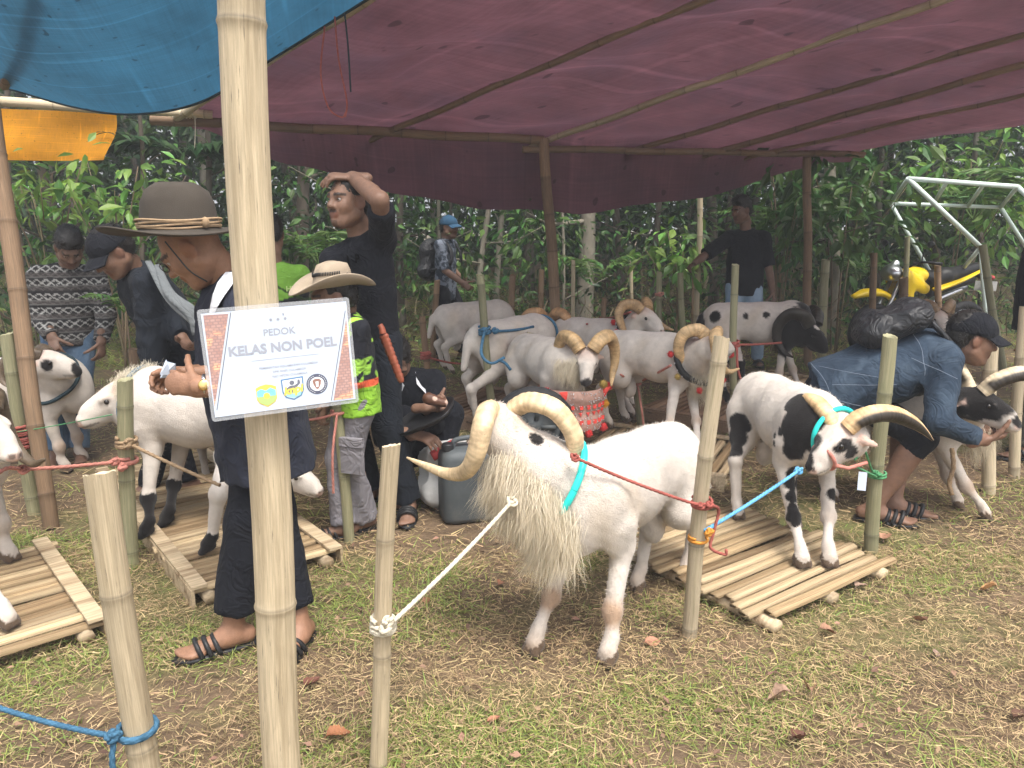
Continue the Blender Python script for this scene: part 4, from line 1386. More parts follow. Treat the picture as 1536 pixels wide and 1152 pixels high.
        fb.c = [np.repeat(c[pk_] * rs.uniform(.86, 1.06, (fuzz, 1)), 3, 0)]
        fb.obj('nap', M['wool'], root, kind='stuff')
    for sy in (1, -1):
        e = MB()
        add_ball(e, hd(.060, .0525 * sy, .016), .0125 * s, 10, 7)
        e.obj('eye', M['eye'], root)
    if horns is not None:
        for sd in hornsides:
            if horn_world is not None:
                wl_ = np.asarray(horn_world[0 if sd == 1 else 1], float) @ Rz @ B / s
                horn(root, H, B * s, wl_ * V3(1, sd, 1), np.asarray(hrad) * hs, sd, tint, under)
                continue
            pts = horns if horn_pair is None else horn_pair[0 if sd == 1 else 1]
            horn(root, H, B * s, np.asarray(pts) * hs, np.asarray(hrad) * hs, sd, tint, under)
    if mane is not None:
        N_ = vnormals(v, q)
        vw_ = o + v @ Rz.T - V3(0, 0, CAM_H)
        fw_ = vw_[:, 1] * CP - vw_[:, 2] * SP
        vpx, vpy = 768 + FPX * vw_[:, 0] / fw_, 576 - FPX * (vw_[:, 1] * SP + vw_[:, 2] * CP) / fw_
        okm = np.ones(len(v), bool) if mane_line is None else (vpy > mane_line[1] + (vpx - mane_line[0]) * mane_line[2]) & (vpx < mane_line[3])
        for k, (p, r, ln, cl, per, dn) in enumerate(mane):
            pc = (n0 + (n1 - n0) * p[1]) / s if p[0] == 'neck' else V3(*p)
            d = np.linalg.norm((v / s - pc) / V3(*r), axis=1)
            sel = (d < 1) & ((N_[:, 2] < .4) | (p[0] == 'neck')) & okm & ~((hl[:, 0] > -.02) & near_head & (p[0] == 'neck'))
            if sel.sum() > 10:
                hair_tufts(root, v[sel], N_[sel], ld(dn) if dn is not None else V3(0, 0, -1), ln * s, cl, per, seed=k + 3)
    root['_'] = 0
    del root['_']
    return dict(root=root, lo=lo, hd=hd, H=H, B=B, s=s, V=V, o=o, Rz=Rz, v=v, q=q)

def pom(c, rad, m, parent, seed=0):
    rs = np.random.default_rng(seed)
    b = MB()
    add_ball(b, c, rad * .8, 12, 9)
    n = 260
    d = rs.normal(size=(n, 3))
    d /= np.linalg.norm(d, axis=1)[:, None]
    sd = np.cross(d, rs.normal(size=(n, 3)))
    sd /= np.linalg.norm(sd, axis=1)[:, None]
    strips(b, c + d * rad * .6, d, sd, rad * rs.uniform(.35, .55, n), np.full(n, rad * .18), rs.normal(0, .25, (n, 3)), 1)
    return b.obj('pompom', M[m], parent)
def ring(rm, c, axis, r1, r2, thick, m, name='collar', up=(0, 0, 1), seg=40, flat=1.0, arc=(0, 6.2832)):
    """band round the neck, in the ram's own frame"""
    ax = unit(axis)
    e1 = unit(np.cross(ax, up))
    e2 = np.cross(e1, ax)
    a = np.linspace(arc[0], arc[1], seg)
    P = c + np.outer(np.cos(a), e1) * r1 + np.outer(np.sin(a), e2) * r2
    mb = MB()
    add_tube(mb, P, thick, 8, caps=(arc[1] - arc[0]) < 6.2)
    return mb.obj(name, m, rm['root']), P
def fit_ring(rm, c, axis, thick, m, name='collar', gap=0.004, seg=48, reach=.24):
    """band that hugs the neck: the skin is sampled where the plane cuts it"""
    ax = unit(axis)
    v = rm['v']
    d = (v - c) @ ax
    near = (np.abs(d) < 0.02) & (np.linalg.norm(v - c, axis=1) < reach * rm['s'])
    e1 = unit(np.cross(ax, (0, 0, 1) if abs(ax[2]) < .9 else (1, 0, 0)))
    e2 = np.cross(ax, e1)
    rel = v[near] - c
    ang, rad = np.arctan2(rel @ e2, rel @ e1), np.linalg.norm(rel - np.outer(rel @ ax, ax), axis=1)
    a = np.linspace(-np.pi, np.pi, seg)
    R = np.zeros(seg)
    for i, t in enumerate(a):
        dd = np.abs((ang - t + np.pi) % (2 * np.pi) - np.pi)
        k = dd < 0.25
        R[i] = np.median(rad[k]) if k.any() else np.nan
    R = np.interp(np.arange(seg), np.arange(seg)[~np.isnan(R)], R[~np.isnan(R)])
    R = np.convolve(np.concatenate([R[-4:], R, R[:4]]), np.ones(5) / 5, 'same')[4:-4] + thick * .6 + gap
    P = c + np.outer(np.cos(a) * R, e1) + np.outer(np.sin(a) * R, e2)
    mb = MB()
    add_tube(mb, P, thick, 8, False)
    mb.obj(name, M[m], rm['root'])
    return P

def build_rams():
    RM = {}
    W = lambda r, p: r['o'] + r['Rz'] @ np.asarray(p)
    # A: the big white ram in front, looking back over its shoulder
    A = ram('big white ram with turquoise collar looking back, pale curled horns', (.435, 2.66), -130, at(752, 640, 2.46), (-.26, .92, .12), 1.02,
            feet=[gr(915, 992), gr(806, 976), gr(1030, 866), gr(958, 884)], h=.0075, grubby=.5, hs=1.0,
            dots=[(806, 656, .026, BLK), (738, 612, .02, BLK)], fuzz=30000, mane_line=(722, 648, .86, 862),
            horn_pair=([(-.01, .035, .06), (-.06, .065, .085), (-.12, .095, .055), (-.13, .115, -.03), (-.09, .135, -.105), (-.02, .18, -.145), (.05, .25, -.14), (.09, .305, -.125)],
                       [(-.01, .03, .06), (-.05, .08, .098), (-.10, .15, .085), (-.13, .205, .01), (-.12, .215, -.07), (-.08, .20, -.14), (-.0, .17, -.17), (.07, .18, -.16)]),
            hrad=[.030, .0335, .0335, .031, .027, .020, .012, .0035], tint=(1.1, 1.07, 1.0), neck_r=1.02,
            mane=[((.50, -.10, .62), (.14, .13, .12), .12, 640, 20, None), ((.42, -.05, .54), (.13, .15, .14), .13, 640, 20, None)])
    RM['A'] = A
    # B: piebald ram on the near floor
    Bm = ram('black and white piebald ram on pale slats, horns sweeping sideways', (1.30, 3.42), -84, at(1262, 660, 2.98), (-.84, -.40, -.34), .98, z=.072,
             feet=[gr(1240, 846, .072), gr(1199, 846, .072), gr(1188, 788, .072), gr(1104, 776, .072)], h=.0085, grubby=.12, hs=1.0,
             fuzz=16000, dots=[(1194, 603, 0.053, BLK), (1185, 606, 0.037, BLK), (1156, 652, 0.022, BLK), (1166, 647, 0.027, BLK), (1178, 640, 0.037, BLK), (1192, 631, 0.053, BLK), (1208, 624, 0.062, BLK), (1220, 634, 0.062, BLK),
                   (1196, 656, 0.069, BLK), (1208, 668, 0.075, BLK), (1190, 676, 0.050, BLK), (1204, 690, 0.056, BLK), (1154, 666, 0.025, BLK), (1112, 636, 0.062, BLK), (1106, 656, 0.056, BLK), (1101, 674, 0.044, BLK), (1186, 725, 0.035, BLK), (1188, 745, 0.030, BLK), (1190, 762, 0.028, BLK), (1192, 780, 0.024, BLK),
                   (1204, 724, 0.045, BLK * 2), (1220, 736, 0.040, BLK * 2), (1192, 712, 0.040, BLK), (1250, 742, 0.030, BLK)],
             patches=[((.052, .055, .016), (.045, .04, .032), BLK, 'head'), ((.055, -.055, .016), (.045, .04, .032), BLK, 'head'), ((.02, .06, -.035), (.03, .03, .035), BLK, 'head'),
                      ((-.3, .13, .5), (.12, .1, .13), BLK, 'body'), ((.0, .15, .56), (.12, .1, .1), BLK, 'body')],
             socks=[(1, .15, .40, BLK), (0, .27, .36, BLK)],
             horn_pair=([(-.01, .035, .055), (-.06, .06, .085), (-.14, .085, .078), (-.215, .105, .04), (-.275, .13, -.02), (-.31, .15, -.075), (-.325, .17, -.12)],
                        [(-.01, .03, .055), (-.02, .08, .10), (-.045, .16, .125), (-.06, .24, .09), (-.05, .29, .02), (-.02, .31, -.04), (.02, .32, -.08)]),
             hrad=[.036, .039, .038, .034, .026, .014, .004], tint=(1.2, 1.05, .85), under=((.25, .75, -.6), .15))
    RM['B'] = Bm
    # C: black headed ram held by the chin
    C = ram('white ram with black face and black horns held by the denim man', (2.06, 3.86), -18, at(1466, 604, 3.50), (.66, -.70, -.22), 1.0,
            feet=[gr(1430, 762), gr(1470, 780), None, None], h=.0095, grubby=.3,
            patches=[((0, 0, 0), (.15, .09, .09), BLK, 'head'), ((-.12, 0, -.02), (.12, .14, .14), BLK, 'head'), ((.13, 0, -.075), (.10, .06, .035), V3(1, 1, 1), 'head'),
                     ((.19, 0, -.02), (.04, .04, .03), BLK, 'head'), ((.10, -.17, .33), (.06, .05, .025), V3(.35, .24, .22), 'body'), ((-.06, -.19, .40), (.02, .03, .02), V3(.4, .28, .25), 'body')],
            horn_world=([(.0, -.03, .055), (.05, -.05, .115), (.13, -.06, .15), (.21, -.05, .145), (.28, -.02, .10), (.33, .01, .03), (.36, .02, -.03)],
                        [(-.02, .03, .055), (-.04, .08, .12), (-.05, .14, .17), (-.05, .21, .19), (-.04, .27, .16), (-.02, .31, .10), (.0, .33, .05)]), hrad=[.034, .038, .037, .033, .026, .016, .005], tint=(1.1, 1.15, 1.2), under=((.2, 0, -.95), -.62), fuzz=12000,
            mane=[((.38, 0, .46), (.09, .10, .12), .10, 90, 16, None)])
    RM['C'] = C
    # D: ram facing the viewer with the red bib
    D = ram('white ram facing the viewer with red studded bib and amber horns', (.24, 5.10), -64, at(880, 540, 4.70), (-.10, -.90, -.42), 1.0, z=.02, h=.010,
            patches=[((.185, 0, -.045), (.035, .04, .035), BLK * 3, 'head')], nose=V3(.12, .11, .11), tint=(.92, .80, .62), hs=1.12, fuzz=9000,
            horns=[(-.01, .034, .058), (-.05, .075, .10), (-.10, .125, .095), (-.12, .158, .02), (-.09, .165, -.07), (-.03, .15, -.135), (.03, .145, -.16)],
            mane=[((.40, 0, .60), (.12, .13, .12), .10, 130, 18, None)])
    RM['D'] = D
    # E: ram with brown pompom collar, head behind the split stake
    E = ram('white ram with brown pompom collar turning its face away behind the split stake', (.98, 4.98), -40, at(1068, 520, 4.62), (.78, .55, .05), 1.0, z=.072,
            feet=[gr(1046, 686, .072), gr(988, 690, .072), None, None], h=.010, tint=(1.05, .93, .75), hs=1.0, neck_r=1.02,
            mane=[((.36, 0, .46), (.12, .13, .13), .085, 170, 18, None)])
    RM['E'] = E
    # F: black headed spotted ram
    F = ram('spotted white ram with black head, big black horns, red tether', (2.14, 6.45), -18, at(1214, 500, 6.22), (.55, -.74, -.42), 1.08, z=.07,
            feet=[gr(1196, 590, .07), gr(1155, 592, .07), gr(1118, 598, .07), gr(1088, 606, .07)], h=.012, tint=(.05, .052, .056), hs=1.22, neck_r=1.15,
            patches=[((0, 0, 0), (.30, .2, .2), BLK, 'head'), ((-.16, 0, -.06), (.16, .2, .2), BLK, 'head'), ((.03, 0, .065), (.03, .022, .03), V3(1, 1, 1), 'head'),
                     ((.32, 0, .52), (.10, .16, .20), BLK, 'body'), ((.24, -.12, .33), (.09, .06, .10), BLK, 'body'), ((-.33, -.1, .57), (.05, .06, .06), BLK, 'body'),
                     ((-.1, -.14, .60), (.025, .03, .03), BLK, 'body'), ((.05, -.13, .61), (.03, .03, .025), BLK, 'body'), ((-.2, -.14, .56), (.02, .03, .03), BLK, 'body'),
                     ((-.42, 0, .5), (.07, .08, .10), BLK, 'body')], socks=[(2, .0, .3, BLK), (3, .0, .14, BLK)])
    RM['F'] = F
    # G: rear ram with red pompom collar
    G = ram('rear white ram with dark collar of red pompoms', (.70, 5.98), -38, at(966, 476, 5.66), (.62, -.72, -.24), 1.03, z=.02, feet=[None, gr(944, 626, .02), None, None], h=.012,
            tint=(.68, .56, .42), hs=1.0, patches=[], grubby=.2,
            horns=[(-.01, .035, .055), (-.06, .075, .085), (-.11, .13, .065), (-.10, .175, .0), (-.03, .20, -.06), (.05, .235, -.085), (.10, .265, -.09)])
    RM['G'] = G
    H = ram('small white sheep at the back seen from behind, beside a brown stake', (-.36, 7.30), 24, V3(.02, 7.62, .42), (.8, .3, -.5), .98, z=.06, h=.013, grubby=.35, horns=None, name='sheep')
    RM['H'] = H
    I = ram('white ram facing away with blue rope collar and brown horns', (-.0, 5.76), 46, at(822, 486, 6.30), (.22, .95, .12), 1.04, z=.05, feet=[None, None, None, gr(716, 640, .05)], h=.011,
            tint=(.72, .53, .38), hs=1.05, horns=[(-.01, .034, .058), (-.05, .075, .10), (-.09, .14, .095), (-.11, .185, .02), (-.08, .19, -.07), (-.02, .17, -.12), (.05, .165, -.13)])
    RM['I'] = I
    J = ram('woolly necked white ram with black feet standing behind the mossy stake', (-1.45, 3.40), 166, at(181, 597, 3.46), (-.80, -.52, -.26), 1.03, z=.072,
            feet=[gr(226, 808, .072), gr(256, 790, .072), gr(318, 832, .072), None], h=.0085, horns=None, grubby=.05, neck_r=1.2, fuzz=14000,
            socks=[(0, .0, .17, BLK), (1, .0, .19, BLK), (2, .0, .1, BLK), (3, .0, .1, BLK)], patches=[((-.2, 0, .30), (.1, .1, .09), BLK * 1.6, 'body')],
            mane=[(('neck', .75), (.16, .16, .17), .045, 700, 14, None), (('neck', .3), (.14, .14, .16), .05, 260, 14, None)], )
    RM['J'] = J
    K = ram('white ram with black eye patch and black muzzle beside the jeans', (-2.98, 4.42), 2, at(72, 545, 4.25), (.97, -.14, .0), 1.0, h=.011, tint=(.20, .18, .17), hs=.9, hornsides=(1, -1),
            horns=[(-.01, .035, .055), (-.07, .07, .075), (-.13, .11, .06), (-.18, .14, .02), (-.2, .16, -.04), (-.18, .175, -.09), (-.14, .19, -.12)],
            patches=[((.04, -.055, .0), (.035, .03, .035), BLK, 'head'), ((.185, 0, -.03), (.035, .04, .045), BLK, 'head'), ((-.1, -.09, -.03), (.014, .03, .016), BLK, 'head')])
    RM['K'] = K
    L = ram('white ram at the picture edge with only muzzle, dark horn and hoof showing', (-2.42, 2.95), -20, at(-28, 640, 2.66), (.86, -.38, -.26), 1.0, z=.072,
            feet=[None, gr(8, 940, .072), None, None], h=.009, tint=(.22, .21, .21), hs=1.0, grubby=.1, patches=[((.27, -.14, .07), (.06, .06, .035), BLK, 'body')],
            horns=[(-.01, .035, .055), (-.06, .075, .085), (-.11, .12, .04), (-.10, .145, -.06), (-.03, .15, -.14), (.07, .15, -.17), (.13, .16, -.13)])
    RM['L'] = L
    Mm = ram('white sheep with lowered head showing behind the dark trousers', (-1.52, 3.98), -48, at(438, 712, 3.34), (.9, -.3, -.2), .85, h=.011, horns=None, name='sheep', grubby=.05)
    RM['M'] = Mm
    Nn = ram('white faced ram with grey brown horns behind the black backpack', (3.85, 7.02), -100, at(1408, 476, 6.58), (-.1, -.86, -.5), .98, h=.012, tint=(.5, .42, .36), hs=.95)
    RM['N'] = Nn
    # neck spot of the big ram
    # collars, bells, bibs
    def neckline(r, t):
        n0, n1 = r['V'](.26, 0, .56), r['hd'](-.045, 0, -.02)
        return n0 + (n1 - n0) * t, n1 - n0
    c, ax = neckline(A, .28)
    P = fit_ring(A, c, ax + V3(0, 0, -.05), .0125, 'teal')
    RM['A_ring'] = [W(A, p) for p in P]
    # dark coin on the neck of A
    c, ax = neckline(Bm, .62)
    P = fit_ring(Bm, c, ax, .011, 'teal', reach=.135)
    halter = MB()
    a = np.linspace(0, 6.2832, 30)
    add_tube(halter, np.array([Bm['hd'](.11 + .008 * math.sin(t), .054 * math.cos(t), -.028 + .058 * math.sin(t)) for t in a]), .008, 8, False)
    add_tube(halter, np.array([Bm['hd'](.11, .05, -.05), Bm['hd'](.06, .07, -.085), Bm['hd'](-.03, .085, -.10)]), .008, 8)
    halter.obj('halter', M['rope_pink'], Bm['root'])
    tagp = MB()
    q = Bm['hd'](-.01, .07, -.11)
    add_box(tagp, q + V3(.02, 0, -.06), (.003, .016, .038), basis((.8, -.4, .1)))
    tagp.obj('ear_tag', M['paper'], Bm['root'], smooth=False)
    c, ax = neckline(C, .45)
    for key, t, m in (('I', .42, 'rope_blue'), ('J', .5, 'rope_blue'), ('K', .4, 'rope_dark')):
        c, ax = neckline(RM[key], t)
        fit_ring(RM[key], c, ax, .011, m)
    def pom_collar(r, t, m, poms, thick, tilt=V3(0, 0, 0)):
        c, ax = neckline(r, t)
        P = fit_ring(r, c, ax + tilt, thick, m, 'collar', gap=.012)
        n = len(P)
        low = P[np.argsort(P[:, 2])]
        cen = P.mean(0)
        for k, (fr, pm, rad) in enumerate(poms):
            p = P[int(fr * (n - 1))]
            d = unit(p - cen)
            q_ = p + d * (thick + rad * .7) + V3(0, 0, -.012)
            if pm.startswith('pom'):
                pom(q_, rad, pm, r['root'], k)
            else:
                b = MB()
                add_ball(b, q_, rad, 14, 10)
                b.obj('bell', M[pm], r['root'])
        b = MB()
        for p in P[::2]:
            add_ball(b, p + unit(p - cen) * thick, .006, 6, 5)
        b.obj('studs', M['steel'], r['root'], kind='stuff')
        return P
    pom_collar(E, .42, 'leather', [(.02, 'pom_red', .024), (.12, 'pom_olive', .024), (.18, 'gold', .012), (.25, 'pom_red', .025), (.31, 'steel', .014), (.37, 'pom_ochre', .024), (.44, 'steel', .012),
                                   (.5, 'pom_red', .024), (.62, 'pom_olive', .022), (.75, 'pom_red', .024), (.88, 'pom_red', .022)], .021)
    pom_collar(G, .52, 'leather', [(.05, 'pom_red', .026), (.17, 'pom_red', .03), (.29, 'pom_red', .03), (.41, 'pom_red', .026), (.53, 'pom_red', .024)], .017)
    # the red bib of D
    c = D['V'](.44, 0, .52)
    bb = MB()
    def bibp(u, w):
        x = .05 * (1 - (2 * u - 1) ** 2) + .02 * (1 - w) + .012 * np.sin(w * 9)
        return D['V'](0, 0, 0) + np.stack([0.50 * D['s'] + x - .10 * (2 * u - 1) ** 2, (u - .5) * .43, .43 - .27 * w], -1)
    v, q, uv = sheet_grid(lambda U, Wd: bibp(U, Wd), 20, 16)
    bb.add(v, q, uv)
    bib = bb.obj('bib', M['tan_cloth'], D['root'])
    tri = MB()
    rs = np.random.default_rng(5)
    for row, (w0, n, kind) in enumerate(((.12, 2, 't'), (.40, 7, 'r'), (.58, 7, 't'), (.76, 7, 'r'))):
        for k in range(n):
            u = (.16 + .68 * k) if n == 2 else .10 + .8 * (k + .5) / n
            wd = .09 if n == 2 else .030
            p = bibp(np.array(u), np.array(w0)) + V3(.006, 0, 0)
            hgt = .06 if n == 2 else .028
            a = p + V3(.0, -wd * .5, hgt * .5)
            b_ = p + V3(.0, wd * .5, hgt * .5)
            e = p + V3(.004, 0, -hgt * .5)
            g = p + V3(.004, wd * .35, -hgt * .45)
            if kind == 't':
                tri.add(np.array([a, b_, e, p + V3(.007, 0, .005)]), [np.array([[0, 3, 1], [0, 2, 3], [3, 2, 1]])])
            else:
                tri.add(np.array([a, b_, g, e + V3(0, -wd * .35, 0)]), np.array([[0, 3, 2, 1]]))
    tri.obj('red_patches', M['red_felt'], bib, smooth=False, kind='stuff')
    be = MB()
    for k in range(190):
        u, w = rs.random(), rs.random()
        add_ball(be, bibp(np.array(u), np.array(w)) + V3(.006, 0, 0), .0042, 5, 4)
    be.obj('beads', M['steel'], bib, kind='stuff')
    for (u, w, pm, rad) in ((-.03, .06, 'pom_red', .034), (1.03, .06, 'pom_red', .034), (.0, .5, 'pom_ochre', .032), (1.0, .5, 'pom_ochre', .032), (.15, 1.0, 'pom_red', .032), (.85, 1.0, 'pom_red', .032),
                            (.5, 1.03, 'pom_red', .026), (.78, -.1, 'pom_olive', .03)):
        pom(bibp(np.array(u), np.array(w)) + V3(.02, 0, 0), rad, pm, D['root'], int(abs(u) * 100 + w * 10))
    return RM
RM = build_rams()
# ------------------------------------------------------------------ people
def ik(a, b, l1, l2, hint):
    """middle joint of a two-bone limb from a to b"""
    a, b = np.asarray(a, float), np.asarray(b, float)
    d = b - a
    L = np.linalg.norm(d)
    if L > (l1 + l2) * .995:
        return a + d * l1 / (l1 + l2), b
    u = d / L
    x = (l1 * l1 - l2 * l2 + L * L) / (2 * L)
    hgt = math.sqrt(max(l1 * l1 - x * x, 0))
    h = np.asarray(hint, float)
    h = unit(h - u * (h @ u))
    return a + u * x + h * hgt, b

def add_hand(S, w, d, palm, side, curl=0.5, k=1.0, thumb=0.5, spread=1.0):
    """five-fingered hand; palm = direction the palm faces, side = +1 left hand"""
    d = unit(d)
    p = unit(np.asarray(palm) - d * (np.asarray(palm) @ d))
    l = np.cross(p, d) * side            # towards the thumb
    S.cap(w - d * .06 * k, w, .029 * k, .025 * k, .015, flat=(p, 1.15))
    S.cap(w + d * .01 * k, w + d * .075 * k, .034 * k, .036 * k, .018, flat=(p, 2.3))
    for i, (o, ln) in enumerate(((.030, .072), (.010, .080), (-.011, .074), (-.030, .058))):
        b = w + d * (.082 - .004 * abs(i - 1)) * k + l * o * k
        a = 0.15
        for s_, (f, r) in enumerate(((.45, .0092), (.32, .0084), (.23, .0076))):
            a += curl * (0.75, 0.95, 0.7)[s_] * (1 + .12 * i)
            dd = d * math.cos(a) + p * math.sin(a) + l * o * .8 * spread * (1 - min(curl, 1) * .6)
            e = b + unit(dd) * ln * f * k
            S.cap(b, e, r * k, r * .93 * k, .004)
            b = e
    b = w + d * .022 * k + l * .028 * k
    a = thumb
    for f, r in ((.042, .0125), (.034, .0105), (.026, .0092)):
        dd = d * math.cos(a * .8) * .75 + l * (.85 - .45 * thumb) + p * (.25 + .8 * a * .6)
        e = b + unit(dd) * f * k
        S.cap(b, e, r * k, r * .92 * k, .008)
        b = e
        a += .35 * thumb + .1

def head_soft(S, c, B, k=1.0, beard=0.0):
    h = lambda x, y, z: c + k * (B @ V3(x, y, z))
    S.ell(h(-.014, 0, .032), V3(.098, .076, .088) * k, B, .02)
    S.ell(h(.022, 0, -.035), V3(.070, .060, .085) * k, B, .03)
    S.cap(h(.058, 0, -.090), h(.072, 0, -.096), .026 * k, .020 * k, .03)
    for s in (1, -1):
        S.cap(h(.0, .052 * s, -.055), h(.05, .026 * s, -.092), .024 * k, .018 * k, .03)
        S.ell(h(.058, .038 * s, -.022), V3(.026, .022, .024) * k, B, .03)
        S.ell(h(.092, .031 * s, .006), .0145 * k, None, .014, sub=True)
        S.ell(h(-.006, .077 * s, -.004), V3(.022, .008, .031) * k, basis(B @ V3(.94, -.25 * s, -.15), B[:, 2]), .008, tag=2)
        S.cap(h(.098, .009 * s, -.027), h(.094, .013 * s, -.029), .008 * k, .008 * k, .008)
    S.cap(h(.084, -.03, .024), h(.084, .03, .024), .013 * k, .013 * k, .02)
    S.cap(h(.086, 0, .012), h(.108, 0, -.024), .0085 * k, .0125 * k, .014)
    S.cap(h(.086, -.02, -.054), h(.086, .02, -.054), .0075 * k, .0075 * k, .008, tag=3)
    S.cap(h(.083, -.017, -.066), h(.083, .017, -.066), .0085 * k, .0085 * k, .008, tag=3)
    S.cap(h(.095, -.018, -.060), h(.095, .018, -.060), .0022 * k, .0022 * k, .003, sub=True)

def folds(amp, seed, sc=1.0):
    def f(X):
        a = wob(X * V3(1, 1, .55), 24 * sc, seed)
        return -amp * (1 - np.abs(a)) ** 2 * (0.6 + 0.6 * wob(X, 7, seed + 1)) + amp * .5
    return f

def person(label, root_xy, fwd, pel, neck, head, look, hands, feet, K=1.0, skin=(1, 1, 1), shirt='black_cloth', sleeve=0.45, trousers='black_cloth', tlen=1.0, hem=0.10, hair='short',
           ehint=(None, None), khint=None, palms=(None, None), hdirs=(None, None), curls=(.5, .5), h=.011, hh=.0055, upv=(0, 0, 1), shirt_col=None, flare=1.0, girth=1.0, sandals=True, toes=(None, None),
           shoulders=None, lat=None, collar=None, moustache=False, fold=.011, hk=None, trouser_fold=.012, sleeve_r=1.0, body_down=None):
    """all spots in world metres; hands/feet: (left, right) wrist and ankle"""
    o = V3(root_xy[0], root_xy[1], 0)
    root = thing('person', label, 'person', o, 0, None)
    g = lambda p: np.asarray(p, float) - o
    fwd = unit(fwd)
    pel, neck, head = g(pel), g(neck), g(head)
    hk = K if hk is None else hk
    up = unit(neck - pel)
    lt = unit(np.cross((0, 0, 1), fwd)) if lat is None else unit(lat)
    tf = unit(np.cross(lt, up))
    look = unit(look)
    HB = basis(look, upv)
    sh = [neck + lt * .165 * K * s - up * .045 * K for s in (1, -1)] if shoulders is None else [g(p) for p in shoulders]
    hip = [pel + lt * .085 * K * s for s in (1, -1)]
    wr, el, an, kn = [], [], [], []
    for i, s in enumerate((1, -1)):
        hint = ehint[i] if ehint[i] is not None else (lt * s * .5 - fwd * .8 - V3(0, 0, .6))
        e, w = ik(sh[i], g(hands[i]), .285 * K, .245 * K, hint)
        if np.linalg.norm(g(hands[i]) - sh[i]) > .53 * K:
            w = sh[i] + unit(g(hands[i]) - sh[i]) * .53 * K
        wr.append(w)
        el.append(e)
        kh = (khint[i] if khint is not None else fwd + lt * s * .1)
        kk, a = ik(hip[i], g(feet[i]), .40 * K, .40 * K, kh)
        kn.append(kk)
        an.append(g(feet[i]))
    toe = [unit((toes[i] if toes[i] is not None else fwd + lt * s * .15) * V3(1, 1, 0)) for i, s in enumerate((1, -1))]
    mid = (pel + neck) / 2
    flt = (tf, 1.42)
    # body, one skin
    S = Soft()
    S.chain([pel + up * .02, mid, neck - up * .12 * K], [.13 * K * girth, .12 * K * girth, .135 * K], .05, flat=flt)
    S.cap(sh[0], sh[1], .05 * K, .05 * K, .04)
    S.cap(neck - up * .05, head - HB[:, 0] * .03 * hk - HB[:, 2] * .05 * hk, .060 * K, .052 * K, .03)
    S.ell(head, .06 * hk, None, .03)
    for i in range(2):
        S.chain([sh[i], el[i], wr[i]], [.048 * K, .038 * K, .027 * K], .02)
        S.cap(el[i] * .7 + wr[i] * .3, wr[i], .040 * K, .026 * K, .02)
        S.chain([hip[i], kn[i], an[i]], [.082 * K, .055 * K, .036 * K], .03)
        S.cap(kn[i] * .75 + an[i] * .25 - toe[i] * .015, kn[i] * .4 + an[i] * .6, .054 * K, .040 * K, .03)
        f0 = an[i] * V3(1, 1, 0)
        S.cap(f0 - toe[i] * .045 * K + V3(0, 0, .045), f0 + toe[i] * .02 * K + V3(0, 0, .055), .034 * K, .036 * K, .03)
        S.cap(f0 + toe[i] * .02 * K + V3(0, 0, .048), f0 + toe[i] * .12 * K + V3(0, 0, .034), .038 * K, .032 * K, .03, flat=((0, 0, 1), 1.25))
        tl = np.cross((0, 0, 1), toe[i])
        for t, (off, ln) in enumerate(((.026, .185), (.010, .185), (-.004, .178), (-.017, .168), (-.029, .155))):
            o_ = off * (1 if i == 1 else -1)
            S.cap(f0 + toe[i] * .11 * K + tl * o_ * K + V3(0, 0, .028), f0 + toe[i] * ln * K + tl * o_ * 1.15 * K + V3(0, 0, .026), .013 * K, .0105 * K if t else .014 * K, .006)
    mb = MB()
    sk = V3(*skin)
    v, q, tag = S.mesh(h * (1.1 if h < .0101 else 1.6), zmin=0.012)
    mb.add(v, q, None, sk * (0.97 + .05 * wob(v, 20, 3))[:, None])
    S = Soft()
    head_soft(S, head, HB, hk)
    S.cap(head - HB[:, 0] * .025 * hk - HB[:, 2] * .05 * hk, neck * .55 + head * .45 - HB[:, 0] * .02 * hk, .052 * hk, .056 * hk, .03)
    v, q, tag = S.mesh(hh * 1.15)
    c = np.tile(sk, (len(v), 1)) * (0.97 + .06 * wob(v, 40, 3))[:, None]
    c[tag == 3] *= V3(.85, .66, .64)
    c[tag == 2] *= V3(.95, .85, .85)
    L_ = (v - head) @ HB / hk
    br = (np.abs(L_[:, 2] - .027) < .006) & (np.abs(np.abs(L_[:, 1]) - .031) < .020) & (L_[:, 0] > .06)
    c[br] *= .16
    if moustache:
        ms = (np.abs(L_[:, 2] + .046) < .006) & (np.abs(L_[:, 1]) < .026) & (L_[:, 0] > .06)
        c[ms] *= .2
        gt = (L_[:, 2] < -.085) & (np.abs(L_[:, 1]) < .02) & (L_[:, 0] > .05)
        c[gt] *= .45
    mb.add(v, q, None, c)
    for i, s in enumerate((1, -1)):
        S = Soft()
        d = hdirs[i] if hdirs[i] is not None else wr[i] - el[i]
        add_hand(S, wr[i], d, palms[i] if palms[i] is not None else -lt * s - fwd * .3, s, curls[i], K)
        S.cap(wr[i] - unit(wr[i] - el[i]) * .07 * K, wr[i], .030 * K, .026 * K, .015)
        v, q, tag = S.mesh(hh * .98)
        mb.add(v, q, None, sk * (0.95 + .08 * wob(v, 50, 3))[:, None])
    mb.obj('body', M['skin'], root)
    for s in (1, -1):
        e = MB()
        add_ball(e, head + hk * (HB @ V3(.0775, .031 * s, .006)), .0110 * hk, 10, 7, mat=0)
        add_ball(e, head + hk * (HB @ V3(.0833, .031 * s, .005)), .0062 * hk, 8, 6, mat=1)
        e.obj('eye', [M['sclera'], M['eye']], root)
